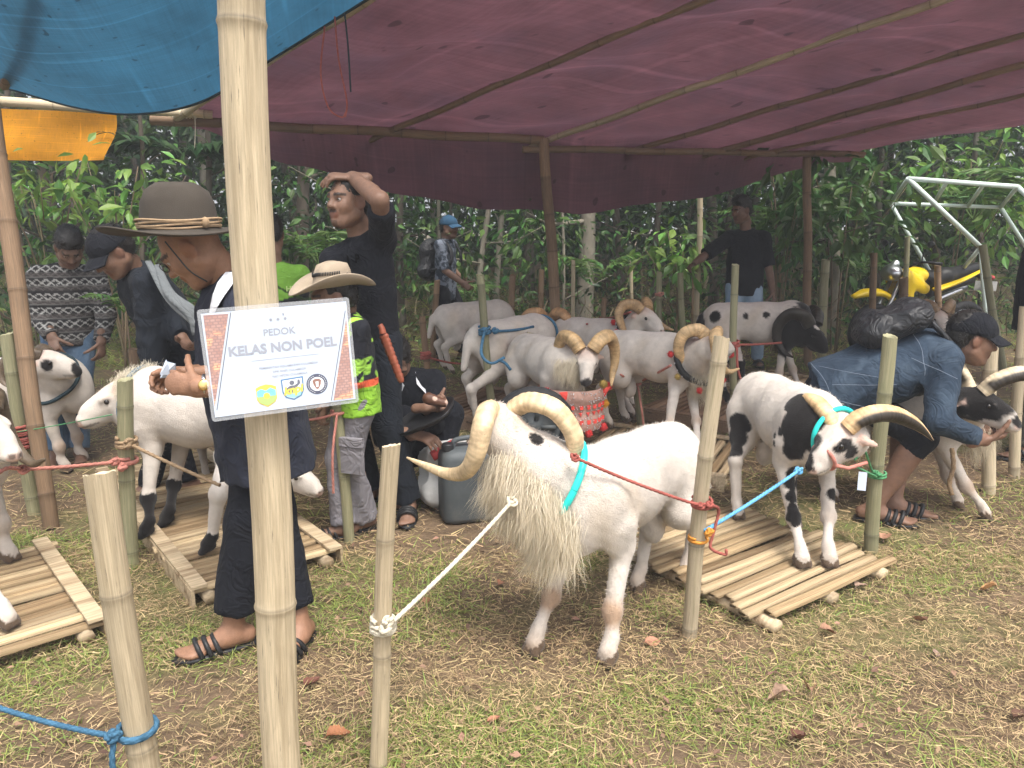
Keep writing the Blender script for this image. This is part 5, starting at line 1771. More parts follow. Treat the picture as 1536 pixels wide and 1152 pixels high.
    # hair
    if hair:
        S = Soft()
        hp = lambda x, y, z: head + hk * (HB @ V3(x, y, z))
        S.ell(hp(-.022, 0, .045), V3(.099, .083, .088) * hk, HB, .01)
        S.ell(hp(-.06, 0, -.01), V3(.055, .072, .06) * hk, HB, .02)
        S.ell(hp(.10, 0, -.045), V3(.085, .12, .098) * hk, HB, .01, sub=True)
        for s in (1, -1):
            S.ell(hp(.0, .085 * s, -.015), V3(.035, .03, .04) * hk, HB, .01, sub=True)
        if hair == 'tuft':
            S.ell(hp(.045, 0, .105), V3(.055, .07, .04) * hk, HB, .03)
            S.ell(hp(-.01, 0, .125), V3(.07, .07, .03) * hk, HB, .03)
        v, q, tag = S.mesh(hh * 1.7, lambda X: .004 * wob(X, 160, 3) + .003 * wob(X, 70, 1))
        hm = MB().add(v, q)
        N0 = vnormals(v, q)
        rs = np.random.default_rng(6)
        pk_ = rs.integers(0, len(v), 1300)
        n_ = N0[pk_]
        dv = n_ * .55 + HB[:, 0] * -.25 - HB[:, 2] * .35 + rs.normal(0, .3, (1300, 3))
        dv /= np.linalg.norm(dv, axis=1)[:, None]
        sd_ = np.cross(dv, rs.normal(size=(1300, 3)))
        sd_ /= np.linalg.norm(sd_, axis=1)[:, None]
        strips(hm, v[pk_], dv, sd_, rs.uniform(.012, .03, 1300) * hk, np.full(1300, .0022), rs.normal(0, .2, (1300, 3)), 2)
        hm.obj('hair', M['hair'], root)
    # shirt
    S = Soft()
    top, bot = neck - up * .115 * K, pel - up * hem * K
    S.chain([top, mid, pel + up * .04 * K], [.158 * K * (girth + 1) / 2, .150 * K * girth, .152 * K * girth], .05, flat=flt)
    S.cap(pel + up * .08 * K, bot, .150 * K * girth, .160 * K * girth, .04, flat=(tf, 1.32), end=True)
    S.cap(sh[0] + up * .005, sh[1] + up * .005, .060 * K, .060 * K, .05)
    S.cap(neck - up * .075 * K, neck - up * .03 * K, .085 * K, .062 * K, .04)
    for i in range(2):
        r = sleeve_r
        if sleeve < 1.0:
            e = sh[i] + (el[i] - sh[i]) * min(1.0, sleeve * 2)
            S.cap(sh[i], e, .064 * K * r, .060 * K * r, .03, end=True)
        else:
            S.cap(sh[i], el[i], .064 * K * r, .055 * K * r, .03)
            S.cap(el[i], el[i] + (wr[i] - el[i]) * min(1.0, (sleeve - 1) * 2), .055 * K * r, .041 * K * r, .02, end=True)
    v, q, tag = S.mesh(h * (1.12 if shirt_col is None else .72), folds(fold, int(abs(o[0]) * 37) % 50))
    c = None if shirt_col is None else shirt_col(dict(v=v, lt=lt, up=up, tf=tf, pel=pel, neck=neck, el=el, wr=wr, sh=sh, K=K))
    mbs = MB().add(v, q, None, c)
    shirt_o = mbs.obj('shirt', M[shirt], root)
    # trousers
    S = Soft()
    S.cap(pel + up * .10 * K, pel - V3(0, 0, .02), .140 * K * girth, .142 * K * girth, .05, flat=flt)
    for i in range(2):
        S.cap(hip[i], kn[i], .094 * K, .070 * K, .04)
        if tlen > .55:
            e = kn[i] + (an[i] - kn[i]) * min(1, (tlen - .5) * 2)
            S.cap(kn[i], e, .070 * K, .062 * K * flare, .03, end=True)
    v, q, tag = S.mesh(h * 1.25, folds(trouser_fold, int(abs(o[1]) * 53) % 50), zmin=.02)
    MB().add(v, q).obj('trousers', M[trousers], root)
    if sandals:
        for i in range(2):
            f0 = an[i] * V3(1, 1, 0)
            tl = np.cross((0, 0, 1), toe[i])
            Bf = np.stack([toe[i], tl, V3(0, 0, 1)], 1)
            prof = np.array([[-.085, .0], [-.075, .028], [-.03, .034], [.03, .036], [.10, .046], [.16, .040], [.195, .018], [.205, 0]])
            outl = np.vstack([prof, prof[-2:0:-1] * [1, -1]]) * K
            n = len(outl)
            vv = np.vstack([np.c_[outl, np.full(n, .003)], np.c_[outl * 1.03, np.full(n, .016)]]) @ Bf.T + f0
            j = np.arange(n)
            m_ = MB()
            m_.add(vv, [np.stack([j, (j + 1) % n, n + (j + 1) % n, n + j], 1), (n + j)[None, :], j[::-1][None, :]])
            for x0, r0 in ((.055, .019), (.085, .020), (.115, .017)):
                a = np.linspace(-.25, np.pi + .25, 12)
                P = np.stack([np.full(12, x0) + .015 * np.sin(a), .043 * np.cos(a), .022 + .046 * np.clip(np.sin(a), -.3, 1)], 1) * K
                P[:, 2] = np.maximum(P[:, 2], .008)
                T = tube_geo(P @ Bf.T + f0, .0095 * K, 6)
                m_.add(*T[:2])
            m_.obj('sandal', M['leather'], root)
    return dict(root=root, g=g, head=head, HB=HB, hk=hk, neck=neck, pel=pel, up=up, lt=lt, tf=tf, wr=wr, el=el, sh=sh, an=an, kn=kn, K=K, o=o, shirt=shirt_o)

def lathe(mb, prof, seg=40, c=(0, 0, 0), B=None, mod=None, mat=0, col=None):
    prof = np.asarray(prof, float)
    a = np.linspace(0, 2 * np.pi, seg, endpoint=False)
    v = np.stack([prof[:, None, 0] * np.cos(a), prof[:, None, 0] * np.sin(a), np.broadcast_to(prof[:, None, 1], (len(prof), seg))], -1)
    if mod is not None:
        v = mod(v)
    v = v.reshape(-1, 3)
    if B is not None:
        v = v @ np.asarray(B).T
    i, j = np.arange(len(prof) - 1)[:, None] * seg, np.arange(seg)[None]
    q = np.stack([i + j, i + (j + 1) % seg, i + seg + (j + 1) % seg, i + seg + j], -1).reshape(-1, 4)
    uv = np.stack(np.broadcast_arrays((a / 6.2832)[None], prof[:, 1:2]), -1).reshape(-1, 2)
    return mb.add(v + np.asarray(c), q, uv, col, mat)

def ball_cap(P, m='black_cloth', visor=True, lift=.0, visor_m=None, tilt=0.0, emblem=None):
    """baseball cap on a person's head"""
    B, k = P['HB'], P['hk']
    c = P['head'] + k * (B @ V3(-.012, 0, .040 + lift))
    S = Soft()
    S.ell(c, V3(.110, .091, .095) * k, B, .01)
    S.ell(c + k * (B @ V3(0, 0, -.13)), V3(.2, .2, .125) * k, B, .01, sub=True)
    v, q, t = S.mesh(.008, lambda X: .0015 * wob(X, 60, 3))
    o = MB().add(v, q).obj('cap', M[m], P['root'])
    b = MB()
    add_ball(b, c + k * (B @ V3(0, 0, .097)), .008, 8, 6)
    b.obj('button', M[m], o)
    if visor:
        a = np.linspace(-1.15, 1.15, 15)
        r = np.linspace(0, 1, 6)
        X = np.cos(a)[None] * .098 + r[:, None] * .075 * np.cos(a * .62)[None]
        Y = np.sin(a)[None] * .083 * (1 + .06 * r[:, None])
        Z = -.004 - .028 * r[:, None] ** 1.3 - .022 * (np.abs(a)[None] / 1.15) ** 2 + 0 * X
        pts = np.stack([X, Y, Z], -1).reshape(-1, 3)
        v = np.vstack([pts, pts + V3(0, 0, .005)]) * k
        i, j = np.arange(5)[:, None] * 15, np.arange(14)[None]
        q = np.stack([i + j, i + j + 1, i + 15 + j + 1, i + 15 + j], -1).reshape(-1, 4)
        rim = np.concatenate([np.arange(14), 14 + 15 * np.arange(5), np.arange(89, 75, -1), 75 - 15 * np.arange(5)])
        rq = np.stack([rim, np.roll(rim, -1), np.roll(rim, -1) + 90, rim + 90], 1)
        MB().add(v @ B.T + c + k * (B @ V3(.004, 0, .006)), [q, q[:, ::-1] + 90, rq]).obj('visor', M[visor_m or m], o)
    return o

def backpack(P, m, size, off, label_part='backpack', B=None):
    S = Soft()
    B = np.stack([P['tf'], P['lt'], P['up']], 1) if B is None else B
    c = P['neck'] + B @ V3(*off)
    d, w, hgt = size
    S.ell(c, (d, w, hgt), B, .03)
    S.cap(c + B @ V3(-.0, -w * .55, hgt * .45), c + B @ V3(0, w * .55, hgt * .45), d * .8, d * .8, .06)
    S.cap(c + B @ V3(0, -w * .55, -hgt * .5), c + B @ V3(0, w * .55, -hgt * .5), d * .9, d * .9, .06)
    S.cap(c + B @ V3(-d * .7, -w * .4, -hgt * .35), c + B @ V3(-d * .7, w * .4, -hgt * .35), d * .5, d * .5, .02)
    v, q, t = S.mesh(.009, folds(.026, 7, .8))
    o = MB().add(v, q).obj(label_part, M[m], P['root'])
    st = MB()
    for s in (1, -1):
        pts = catmull([c + B @ V3(d * .6, .07 * s, hgt * .7), P['neck'] + B @ V3(.0, .09 * s, .02), P['neck'] + B @ V3(.115, .105 * s, -.10), P['neck'] + B @ V3(.10, .125 * s, -.24), c + B @ V3(d * .6, .12 * s, -hgt * .5)], 6)
        add_tube(st, pts, .016, 8, shape=np.array([1.6, 1.2, .5, 1.2, 1.6, 1.2, .5, 1.2]))
    st.obj('strap', M[m], o)
    return o

def build_people():
    PP = {}
    # -- man in the brown hat, busy with a scrap of paper, behind the main post
    f = V3(-.88, -.42, 0)
    P = person('elderly man in wide brown hat and navy shirt bending over his hands', at(385, 985, 2.5)[:2], f,
               at(384, 600, 2.55), at(350, 432, 2.55), at(288, 372, 2.46), (-.74, -.12, -.62),
               (at(298, 580, 2.22), at(282, 562, 2.38)), (gr(352, 972) + V3(0, 0, .08), gr(452, 968) + V3(0, 0, .08)), K=.98, skin=(1.25, 1.12, 1.0), shirt='navy', sleeve=1.36, trousers='black_cloth',
               tlen=.93, hem=.26, hair=None, palms=(V3(.1, .8, -.2), V3(0, -.6, -.5)), hdirs=(V3(-.9, .1, .12), V3(-.9, -.2, -.05)), curls=(.75, .8), h=.0095, hh=.0045, girth=1.42, flare=1.15,
               toes=(V3(-.85, -.5, 0), V3(-.2, -1, 0)), fold=.014, trouser_fold=.014, sleeve_r=1.15)
    PP['hat'] = P
    # -- boy in the patterned sweater
    def knit(d):
        v = d['v']
        u = (v - d['neck']) @ d['lt']
        w = v[:, 2]
        arm = np.abs(u) > .17
        band = (w / .085) % 1.0
        a = np.abs(((u / .052) % 1.0) - .5) * 2
        b = np.abs(band - .3) / .3
        b = np.abs(band - .24) / .24
        dia = (np.abs(a - b) < .22) & (band < .48)
        line = (np.abs(band - .66) < .035) | (np.abs(band - .97) < .03)
        zig = (band > .7) & (np.abs((band - .72) / .22 - a) < .25)
        c = np.tile(V3(.022, .021, .022), (len(v), 1))
        c[band > .66] = V3(.045, .04, .038)
        c[dia] = V3(.30, .295, .28)
        c[zig] = V3(.10, .09, .085)
        c[line] = V3(.12, .115, .11)
        return c
    cloth('knit', (1, 1, 1), var=.12, bump=.003, bscale=180, vcol=True)
    P = person('boy in black and white patterned sweater and jeans looking down', at(102, 690, 4.72)[:2], (.35, -.93, 0),
               at(104, 500, 4.72), at(100, 404, 4.72), at(104, 372, 4.64), (.42, -.62, -.66),
               (at(152, 512, 4.55), at(78, 506, 4.5)), (gr(122, 690) + V3(0, 0, .08), gr(88, 694) + V3(0, 0, .08)), K=.92, skin=(.72, .68, .66), shirt='knit', sleeve=1.48, trousers='jeans', hair='tuft',
               shirt_col=knit, h=.011, hem=.07, girth=1.08, fold=.004, sandals=False, sleeve_r=1.2, palms=(V3(-.5, 0, -.5), V3(.3, .3, -.8)), hdirs=(V3(.0, -.2, -1), V3(.35, -.4, -.7)), hk=.95)
    # -- person in black jacket and cap
    P = person('person in black jacket and black cap with hanging grey scarf', at(248, 770, 3.95)[:2], (-.75, -.6, 0),
               at(272, 515, 4.0), at(205, 412, 3.85), at(168, 378, 3.72), (-.55, -.55, -.62),
               (at(236, 600, 3.75), at(300, 540, 3.6)), (gr(225, 748) + V3(0, 0, .08), gr(285, 742) + V3(0, 0, .08)), K=.99, skin=(.8, .75, .72), shirt='charcoal', sleeve=1.5, trousers='black_cloth',
               hair='short', h=.012, girth=1.3, hem=.16, sandals=False, fold=.016, sleeve_r=1.3)
    ball_cap(P, 'black_cloth', True, -.004)
    sc = MB()
    for k, (a, b) in enumerate((((222, 392), (303, 490)), ((236, 398), (288, 470)))):
        A_, B_ = P['g'](at(*a, 3.66)), P['g'](at(*b, 3.52))
        add_tube(sc, catmull([A_, (A_ + B_) / 2 + V3(.0, -.05, -.02), B_, B_ + V3(.02, -.01, -.10)], 6), np.interp(np.linspace(0, 1, 19), [0, .6, 1], [.012, .028, .02]), 10, shape=np.array([1.3, 1.1, .55, .5, .9, 1.3, 1.1, .55, .5, .9]))
    sc.obj('scarf', M['grey_scarf'], P['root'])
    # -- young man with his hand on his head
    P = person('young man in black shirt resting a hand on his head', at(560, 780, 3.72)[:2], (-.55, -.8, 0),
               at(556, 512, 3.74), at(546, 362, 3.72), at(523, 303, 3.64), (-.60, -.79, .06),
               (at(529, 266, 3.60), at(500, 560, 3.6)), (gr(612, 772) + V3(0, 0, .08), gr(556, 752) + V3(0, 0, .08)), K=1.04, skin=(.95, .9, .88), shirt='black_cloth', sleeve=.40, trousers='charcoal',
               hair='short', h=.0105, hh=.005, ehint=(V3(.5, -.9, .0), None), palms=(V3(.1, .3, -.9), None), hdirs=(V3(-.85, -.1, .05), None), curls=(.35, .5), moustache=True, hem=.12, flare=1.1, toes=(V3(.1, -1, 0), V3(-.5, -.9, 0)),
               shoulders=(at(574, 360, 3.66), at(500, 392, 3.66)), fold=.008)
    PP['tee'] = P
    # print on the chest
    # -- boy with the cream hat
    def jersey(d):
        v = d['v']
        w = v[:, 2]
        u = (v - d['neck']) @ d['lt']
        a = wob(v * V3(1, 1, 1.6), 20, 4) + .55 * wob(v, 46, 6)
        c = np.tile(V3(.016, .017, .022), (len(v), 1))
        zt = d['neck'][2]
        mid = (w < zt - .16) & (w > zt - .36)
        c[mid & (a > .18)] = V3(.24, .44, .06)
        c[mid & (a > .10) & (a <= .18)] = V3(.10, .22, .03)
        c[(w > zt - .10) & (a > .5)] = V3(.33, .6, .07)
        z0 = d['pel'][2]
        wv = .02 * np.sin(u * 9)
        c[w < z0 + .075 + wv] = V3(.62, .11, .05)
        c[w < z0 + .045 + wv] = V3(.24, .46, .045)
        c[(w < z0 + .045 + wv) & (np.abs((w + u * .35) / .03 % 1 - .5) < .07)] = V3(.12, .26, .02)
        return c
    cloth('jersey', (1, 1, 1), var=.08, vcol=True)
    P = person('boy in cream hat, green and black jersey and grey cargo trousers', at(528, 805, 3.42)[:2], (-.80, -.50, 0),
               at(532, 592, 3.42), at(520, 478, 3.42), at(500, 446, 3.36), (-.88, -.40, -.18),
               (at(470, 600, 3.25), at(488, 610, 3.4)), (gr(548, 796) + V3(0, 0, .07), gr(518, 806) + V3(0, 0, .07)), K=.80, skin=(.78, .74, .72), shirt='jersey', sleeve=1.1, trousers='grey_cloth', hair='short',
               shirt_col=jersey, h=.009, hem=.10, girth=1.16, flare=1.35, hk=.95, trouser_fold=.009)
    PP['boy'] = P
    pk = MB()
    add_box(pk, P['kn'][0] + V3(.03, -.085, .05), (.055, .012, .075), basis((.9, -.3, 0)))
    add_box(pk, P['kn'][0] + V3(.03, -.090, .125), (.058, .013, .02), basis((.9, -.3, 0)))
    pk.obj('pocket', M['grey_cloth'], P['root'], smooth=False)
    hb = P['HB']
    def shape(v):
        r = np.hypot(v[..., 0], v[..., 1])
        a = np.arctan2(v[..., 1], v[..., 0])
        br = np.clip((r - .105) / .10, 0, 1)
        v = v.copy()
        v[..., 2] += br * (.055 * np.sin(a) ** 2 - .035 * np.cos(a) ** 2)
        top = np.clip((v[..., 2] - .05) / .06, 0, 1) * (r < .105)
        v[..., 2] -= top * .03 * np.exp(-(v[..., 1] / .03) ** 2)
        v[..., 0] *= 1.15 * .84
        v[..., 1] *= .92 * .84
        v[..., 2] *= .92
        return v
    hat = MB()
    Bh = np.stack([unit(V3(-.85, -.5, -.08)), unit(np.cross((0, 0, 1), V3(-.85, -.5, -.08))), V3(0, 0, 1)], 1)
    cc = P['head'] + V3(.0, 0, .055)
    lathe(hat, [(.0, .115), (.05, .117), (.075, .105), (.086, .07), (.092, .02), (.098, .003), (.13, .0), (.17, .004), (.20, .012), (.203, .007), (.17, -.003), (.13, -.007), (.095, -.005)], 48, cc, Bh, shape)
    ho = hat.obj('hat', M['cream'], P['root'])
    st = MB()
    for k in range(40):
        a = -1.7 + 3.4 * k / 39
        p = shape(np.array([[.089 * math.cos(a), .089 * math.sin(a), .062]]))[0]
        add_box(st, cc + Bh @ (p * V3(1.02, 1.02, 1)), (.002, .002, .008), Bh)
    st.obj('stitching', M['leather'], ho, kind='stuff')
    # -- green jersey, mostly behind the post
    def jer2(d):
        v = d['v']
        u = (v - d['neck']) @ d['lt']
        w = v[:, 2] - d['neck'][2]
        c = np.tile(V3(.02, .021, .025), (len(v), 1))
        c[w > -.20 + .35 * np.abs(u)] = V3(.15, .31, .045)
        c[np.abs(w + .10 + .6 * np.abs(u) - .03) < .008] = V3(.03, .05, .02)
        return c
    P6 = person('youth in green and black jersey standing hidden behind the main post', at(412, 720, 4.35)[:2], (.1, 1, 0),
                at(414, 512, 4.35), at(412, 402, 4.35), at(405, 352, 4.38), (-.3, .9, -.3),
                (at(395, 590, 4.4), at(440, 590, 4.4)), (gr(400, 716) + V3(0, 0, .08), gr(425, 716) + V3(0, 0, .08)), K=.9, skin=(.8, .75, .72), shirt='jersey', sleeve=.4, trousers='black_cloth', hair='short',
                shirt_col=jer2, h=.012, sandals=False, girth=1.1)
    PP['green'] = P6
    # -- crouching man
    P = person('man in black jacket with white collar crouching over a tray', at(620, 735, 4.05)[:2], (.45, -.89, 0),
               V3(-.56, 4.16, .24), V3(-.58, 3.98, .66), at(592, 540, 3.90), (.30, -.62, -.72),
               (at(640, 612, 3.66), at(622, 652, 3.62)), (V3(-.40, 3.86, .08), V3(-.62, 3.84, .08)), K=1.0, skin=(1.0, .95, .92), shirt='black_cloth', sleeve=1.45, trousers='black_cloth', hair='short', h=.0105, hh=.0055,
               curls=(.9, .35), palms=(V3(0, -.3, .8), V3(.2, .2, -.9)), hdirs=(V3(.75, -.3, .1), V3(.7, -.3, -.1)), khint=(V3(.5, -.8, 1), V3(.2, -.8, 1)), hem=.06, moustache=True)
    PP['crouch'] = P
    co = MB()
    for s in (1, -1):
        a = P['neck'] + P['lt'] * .055 * s + P['tf'] * .02
        co.add(np.array([a + P['up'] * .045, a + P['lt'] * .05 * s + P['up'] * .02 - P['tf'] * .02, a + P['tf'] * .085 - P['up'] * .05 + P['lt'] * .02 * s, a + P['tf'] * .07 + P['up'] * .01 - P['lt'] * .02 * s]) , np.array([[0, 1, 2, 3]]))
        co.add(np.array([a + P['up'] * .045, a + P['lt'] * .05 * s + P['up'] * .02 - P['tf'] * .02, a + P['tf'] * .085 - P['up'] * .05 + P['lt'] * .02 * s, a + P['tf'] * .07 + P['up'] * .01 - P['lt'] * .02 * s]) + P['tf'] * .004, np.array([[3, 2, 1, 0]]))
    co.obj('collar', M['white_cloth'], P['root'], smooth=False)
    # -- walker with blue cap
    cloth('camo', (.16, .18, .22), dirt=(.035, .045, .06), dirt_scale=16, dirt_lo=.48, dirt_hi=.52, var=.3)
    P = person('smiling youth in blue cap with black backpack walking past the wood', at(668, 545, 8.2)[:2], (.92, -.35, 0),
               at(668, 432, 8.2), at(669, 362, 8.2), at(674, 341, 8.16), (.86, -.5, -.05),
               (at(690, 415, 8.5), at(694, 425, 7.95)), (V3(-.55, 8.25, .08), V3(-.85, 8.1, .08)), K=.95, skin=(.75, .7, .68), shirt='camo', sleeve=.5, trousers='black_cloth', hair='short', h=.014, hh=.007, hem=.14)
    ball_cap(P, 'cap_blue')
    backpack(P, 'bag', (.10, .15, .24), (-.20, 0, -.20))
    # -- man in black shirt pointing
    P = person('man in black shirt and pale jeans reaching out to a stake', at(1112, 550, 7.9)[:2], (-.25, -.95, 0),
               at(1116, 428, 7.9), at(1120, 350, 7.9), at(1112, 316, 7.86), (-.86, -.46, -.18),
               (at(1160, 445, 7.8), at(1018, 412, 7.55)), (gr(1135, 548) + V3(0, 0, .08), gr(1092, 550) + V3(0, 0, .08)), K=1.04, skin=(.72, .68, .66), shirt='black_cloth', sleeve=.44, trousers='jeans_pale', hair='tuft',
               h=.013, hh=.0065, hem=.10, girth=1.15, sleeve_r=1.15)
    # -- man in denim jacket bending over the ram
    up = unit(at(1420, 505, 3.66) - at(1268, 575, 3.76))
    P = person('man in blue denim jacket and black cap bending to hold a ram', gr(1318, 780)[:2], (.98, -.18, 0),
               at(1262, 580, 3.78), at(1412, 522, 3.66), at(1458, 508, 3.60), (.96, -.20, -.20),
               (at(1492, 655, 3.66), at(1476, 660, 3.40)), (gr(1338, 772) + V3(0, 0, .08), gr(1308, 782) + V3(0, 0, .08)), K=1.04, skin=(.98, .9, .86), shirt='denim', sleeve=1.42, trousers='black_cloth', tlen=.62, hair='short',
               h=.010, hh=.005, hem=.10, girth=1.4, ehint=(V3(-.3, .3, -1), V3(-.5, -.4, -.8)), curls=(.6, .6), palms=(V3(.3, -.2, .9), V3(.2, .4, .8)), hdirs=(V3(.95, -.1, .1), V3(.95, .2, .15)), fold=.018, toes=(V3(.9, -.35, 0), V3(.9, -.4, 0)),
               lat=(.12, .98, .1), sleeve_r=1.2)
    PP['denim'] = P
    ball_cap(P, 'black_cloth', True, -.002)
    backpack(P, 'bag', (.080, .14, .20), (-.215, .02, -.15))
    sm = MB()
    nk, pl, tf_, lt_ = P['neck'], P['pel'], P['tf'], P['lt']
    for (t, w0, w1) in ((.30, -1, 1),):
        pass
    # seams of the jacket: yoke and side, laid on its cloth
    sv = np.array([v_.co[:] for v_ in P['shirt'].data.vertices])
    ax = unit(pl - nk)
    def seam(pt_a, pt_b, n=26):
        """thread following the cloth on the side turned to the viewer"""
        out = []
        for t in np.linspace(0, 1, n):
            q = pt_a + (pt_b - pt_a) * t
            d = np.linalg.norm((sv - q) * V3(1, .0, 1), axis=1)
            cand = np.where(d < .02)[0]
            if len(cand):
                k = cand[np.argmin(sv[cand, 1])]
                out.append(V3(q[0], sv[k, 1] - .002, q[2]))
        return np.array(out)
    gpx = lambda x, y: P['g'](at(x, y, 3.52))
    for (a, b) in (((1236, 505), (1300, 500)), ((1385, 505), (1378, 560)), ((1365, 536), (1412, 560)), ((1240, 520), (1255, 600)), ((1252, 560), (1320, 566)), ((1258, 582), (1340, 575)), ((1246, 600), (1300, 612))):
        s_ = seam(gpx(*a), gpx(*b))
        if len(s_) > 4:
            s_[:, 1] = np.convolve(np.r_[s_[0, 1], s_[0, 1], s_[:, 1], s_[-1, 1], s_[-1, 1]], np.ones(5) / 5, 'valid') - .001
            add_tube(sm, s_, .0013, 5)
    sm.obj('seam', M['stitch'], P['shirt'])
    # -- figure at the right edge
    def stripe(d):
        v = d['v']
        c = np.tile(V3(.014, .015, .019), (len(v), 1))
        u = (v - d['neck']) @ d['lt']
        c[(np.abs(np.abs(u) - .17) < .03) & (v[:, 2] < d['neck'][2] - .06) & (v[:, 2] > d['neck'][2] - .24)] = V3(.45, .03, .04)
        return c
    person('person in black and red top and khaki trousers at the picture edge', at(1556, 690, 5.05)[:2], (-.9, .2, 0),
           at(1560, 468, 5.05), at(1568, 372, 5.05), at(1576, 320, 5.0), (-.9, .1, -.2),
           (at(1545, 540, 4.85), at(1550, 520, 5.3)), (gr(1545, 690) + V3(0, 0, .08), gr(1570, 684) + V3(0, 0, .08)), K=1.04, skin=(.85, .8, .76), shirt='jersey', sleeve=1.4, trousers='khaki', hair='short', shirt_col=stripe, h=.012, girth=1.2, hem=.12)
    return PP
PP = build_people()

def hat_man_details():
    P = PP['hat']
    g = P['g']
    # hat
    c = g(at(270, 346, 2.46))
    Bh = np.stack([unit(V3(-.95, -.3, -.02)), unit(np.cross((0, 0, 1), V3(-.95, -.3, 0))), V3(0, 0, 1)], 1)
    def shape(v):
        v = v.copy()
        r = np.hypot(v[..., 0], v[..., 1])
        a = np.arctan2(v[..., 1], v[..., 0])
        br = np.clip((r - .118) / .11, 0, 1)
        v[..., 2] += br * .010 * np.sin(2 * a + .6) + br * .006 * np.sin(3 * a)
        top = np.clip((v[..., 2] - .09) / .06, 0, 1) * (r < .12)
        v[..., 2] -= top * (.030 * np.exp(-(v[..., 1] / .028) ** 2) - .004) * (1 + v[..., 0] * 2)
        v[..., 0] *= 1.06
        v[..., 1] *= .97
        return v
    hat = MB()
    lathe(hat, [(0, .148), (.04, .150), (.070, .146), (.092, .128), (.104, .09), (.110, .045), (.114, .008), (.122, .0), (.15, -.004), (.19, -.002), (.222, .004), (.228, .001), (.222, -.003), (.19, -.009), (.15, -.011), (.11, -.008)], 64, c, Bh, shape)
    ho = hat.obj('hat', M['felt'], P['root'])
    bd = MB()
    for k in range(4):
        a = np.linspace(0, 6.2832, 60)
        r = .1165 + .0015 * k
        pts = np.stack([r * np.cos(a) * 1.06, r * np.sin(a) * .97, .010 + .008 * k + .003 * np.sin(a * 3 + k * 2)], -1)
        add_tube(bd, c + pts @ Bh.T, .0042, 6, False)
    add_ball(bd, c + Bh @ V3(-.085, .088, .024), (.014, .014, .018), 8, 6)
    bd.obj('hat_band', M['rope_tan'], ho)
    # chin cord
    ch = MB()
    H, B = P['head'], P['HB']
    hp = lambda x, y, z: H + P['hk'] * (B @ V3(x, y, z))
    add_tube(ch, catmull([hp(.03, .088, .055), hp(.035, .086, .0), hp(.04, .078, -.06), hp(.03, .05, -.115)], 6), .0022, 5)
    ch.obj('chin_cord', M['rope_dark'], ho)
    gl = MB()
    a = np.linspace(0, 6.2832, 20)
    for s in (1, -1):
        add_tube(gl, np.array([hp(.104 + .004 * math.cos(t), .033 * s + .024 * math.cos(t), .004 + .017 * math.sin(t)) for t in a]), .0018, 5, False)
    gl.obj('spectacles', M['black_plastic'], P['root'])
    # white undershirt showing at the neck
    co = MB()
    nk, up, lt, tf = P['neck'], P['up'], P['lt'], P['tf']
    sv = np.array([v_.co[:] for v_ in P['shirt'].data.vertices])
    C = g(V3(0, 0, CAM_H))
    def on_cloth(px, py, lift=.004):
        u = unit(ray(px, py))
        rel = sv - C
        al = rel @ u
        m_ = np.linalg.norm(rel - np.outer(al, u), axis=1) < .022
        return C + u * ((al[m_].min() if m_.any() else 2.45) - lift)
    rows = []
    for (xa, xb, y) in ((338, 362, 408), (326, 350, 424), (319, 337, 442), (315, 326, 460), (313, 316, 478)):
        rows.append([on_cloth(xa, y), on_cloth((xa + xb) / 2, y), on_cloth(xb, y)])
    R_ = np.array(rows).reshape(-1, 3)
    i_, j_ = np.arange(4)[:, None] * 3, np.arange(2)[None]
    q_ = np.stack([i_ + j_, i_ + j_ + 1, i_ + 3 + j_ + 1, i_ + 3 + j_], -1).reshape(-1, 4)
    co.add(np.vstack([R_, R_ + V3(0, .006, 0)]), [q_, q_[:, ::-1] + 15])
    a = np.linspace(0, 6.2832, 26)
    e1, e2 = lt, unit(np.cross(up, lt))
    add_tube(co, nk + up * .006 + np.outer(np.cos(a), e1) * .066 + np.outer(np.sin(a), e2) * .068, .011, 8, False)
    co.obj('collar', M['white_cloth'], P['root'], smooth=False)
    # wrist watch
    w, e = P['wr'][0], P['el'][0]
    d = unit(w - e)
    wt = MB()
    a = np.linspace(0, 6.2832, 24)
    e1 = unit(np.cross(d, V3(0, 0, 1)))
    e2 = np.cross(d, e1)
    cw = w - d * .018
    ringp = cw + np.outer(np.cos(a), e1) * .031 + np.outer(np.sin(a), e2) * .031
    add_tube(wt, ringp, .0065, 8, False)
    wo = wt.obj('watch', M['steel'], P['root'])
    fc = MB()
    n_ = unit(V3(-.15, -1, .25) - d * (V3(-.15, -1, .25) @ d))
    Bw = basis(n_, d)
    lathe(fc, [(0, .008), (.013, .008), (.0165, .006), (.018, 0), (.018, -.006)], 24, cw + n_ * .031, np.stack([Bw[:, 1], Bw[:, 2], Bw[:, 0]], 1))
    fc.obj('watch_face', M['gold'], wo)
    # scrap of paper in the fingers
    root = thing('paper_scrap', 'crumpled white paper scrap in the hat man hands', 'paper', at(246, 552, 2.28))
    pm = MB()
    rs = np.random.default_rng(3)
    for k in range(3):
        q = np.array([[-.02, 0, -.02], [.022, .01, -.024], [.026, -.006, .02], [-.014, .004, .028]]) + rs.normal(0, .006, (4, 3)) + V3(.006 * k, .004 * k, -.006 * k)
        pm.add(q, np.array([[0, 1, 2, 3]]))
        pm.add(q + V3(.001, .0015, 0), np.array([[3, 2, 1, 0]]))
    pm.obj('sheet', M['paper'], root, smooth=False)
hat_man_details()
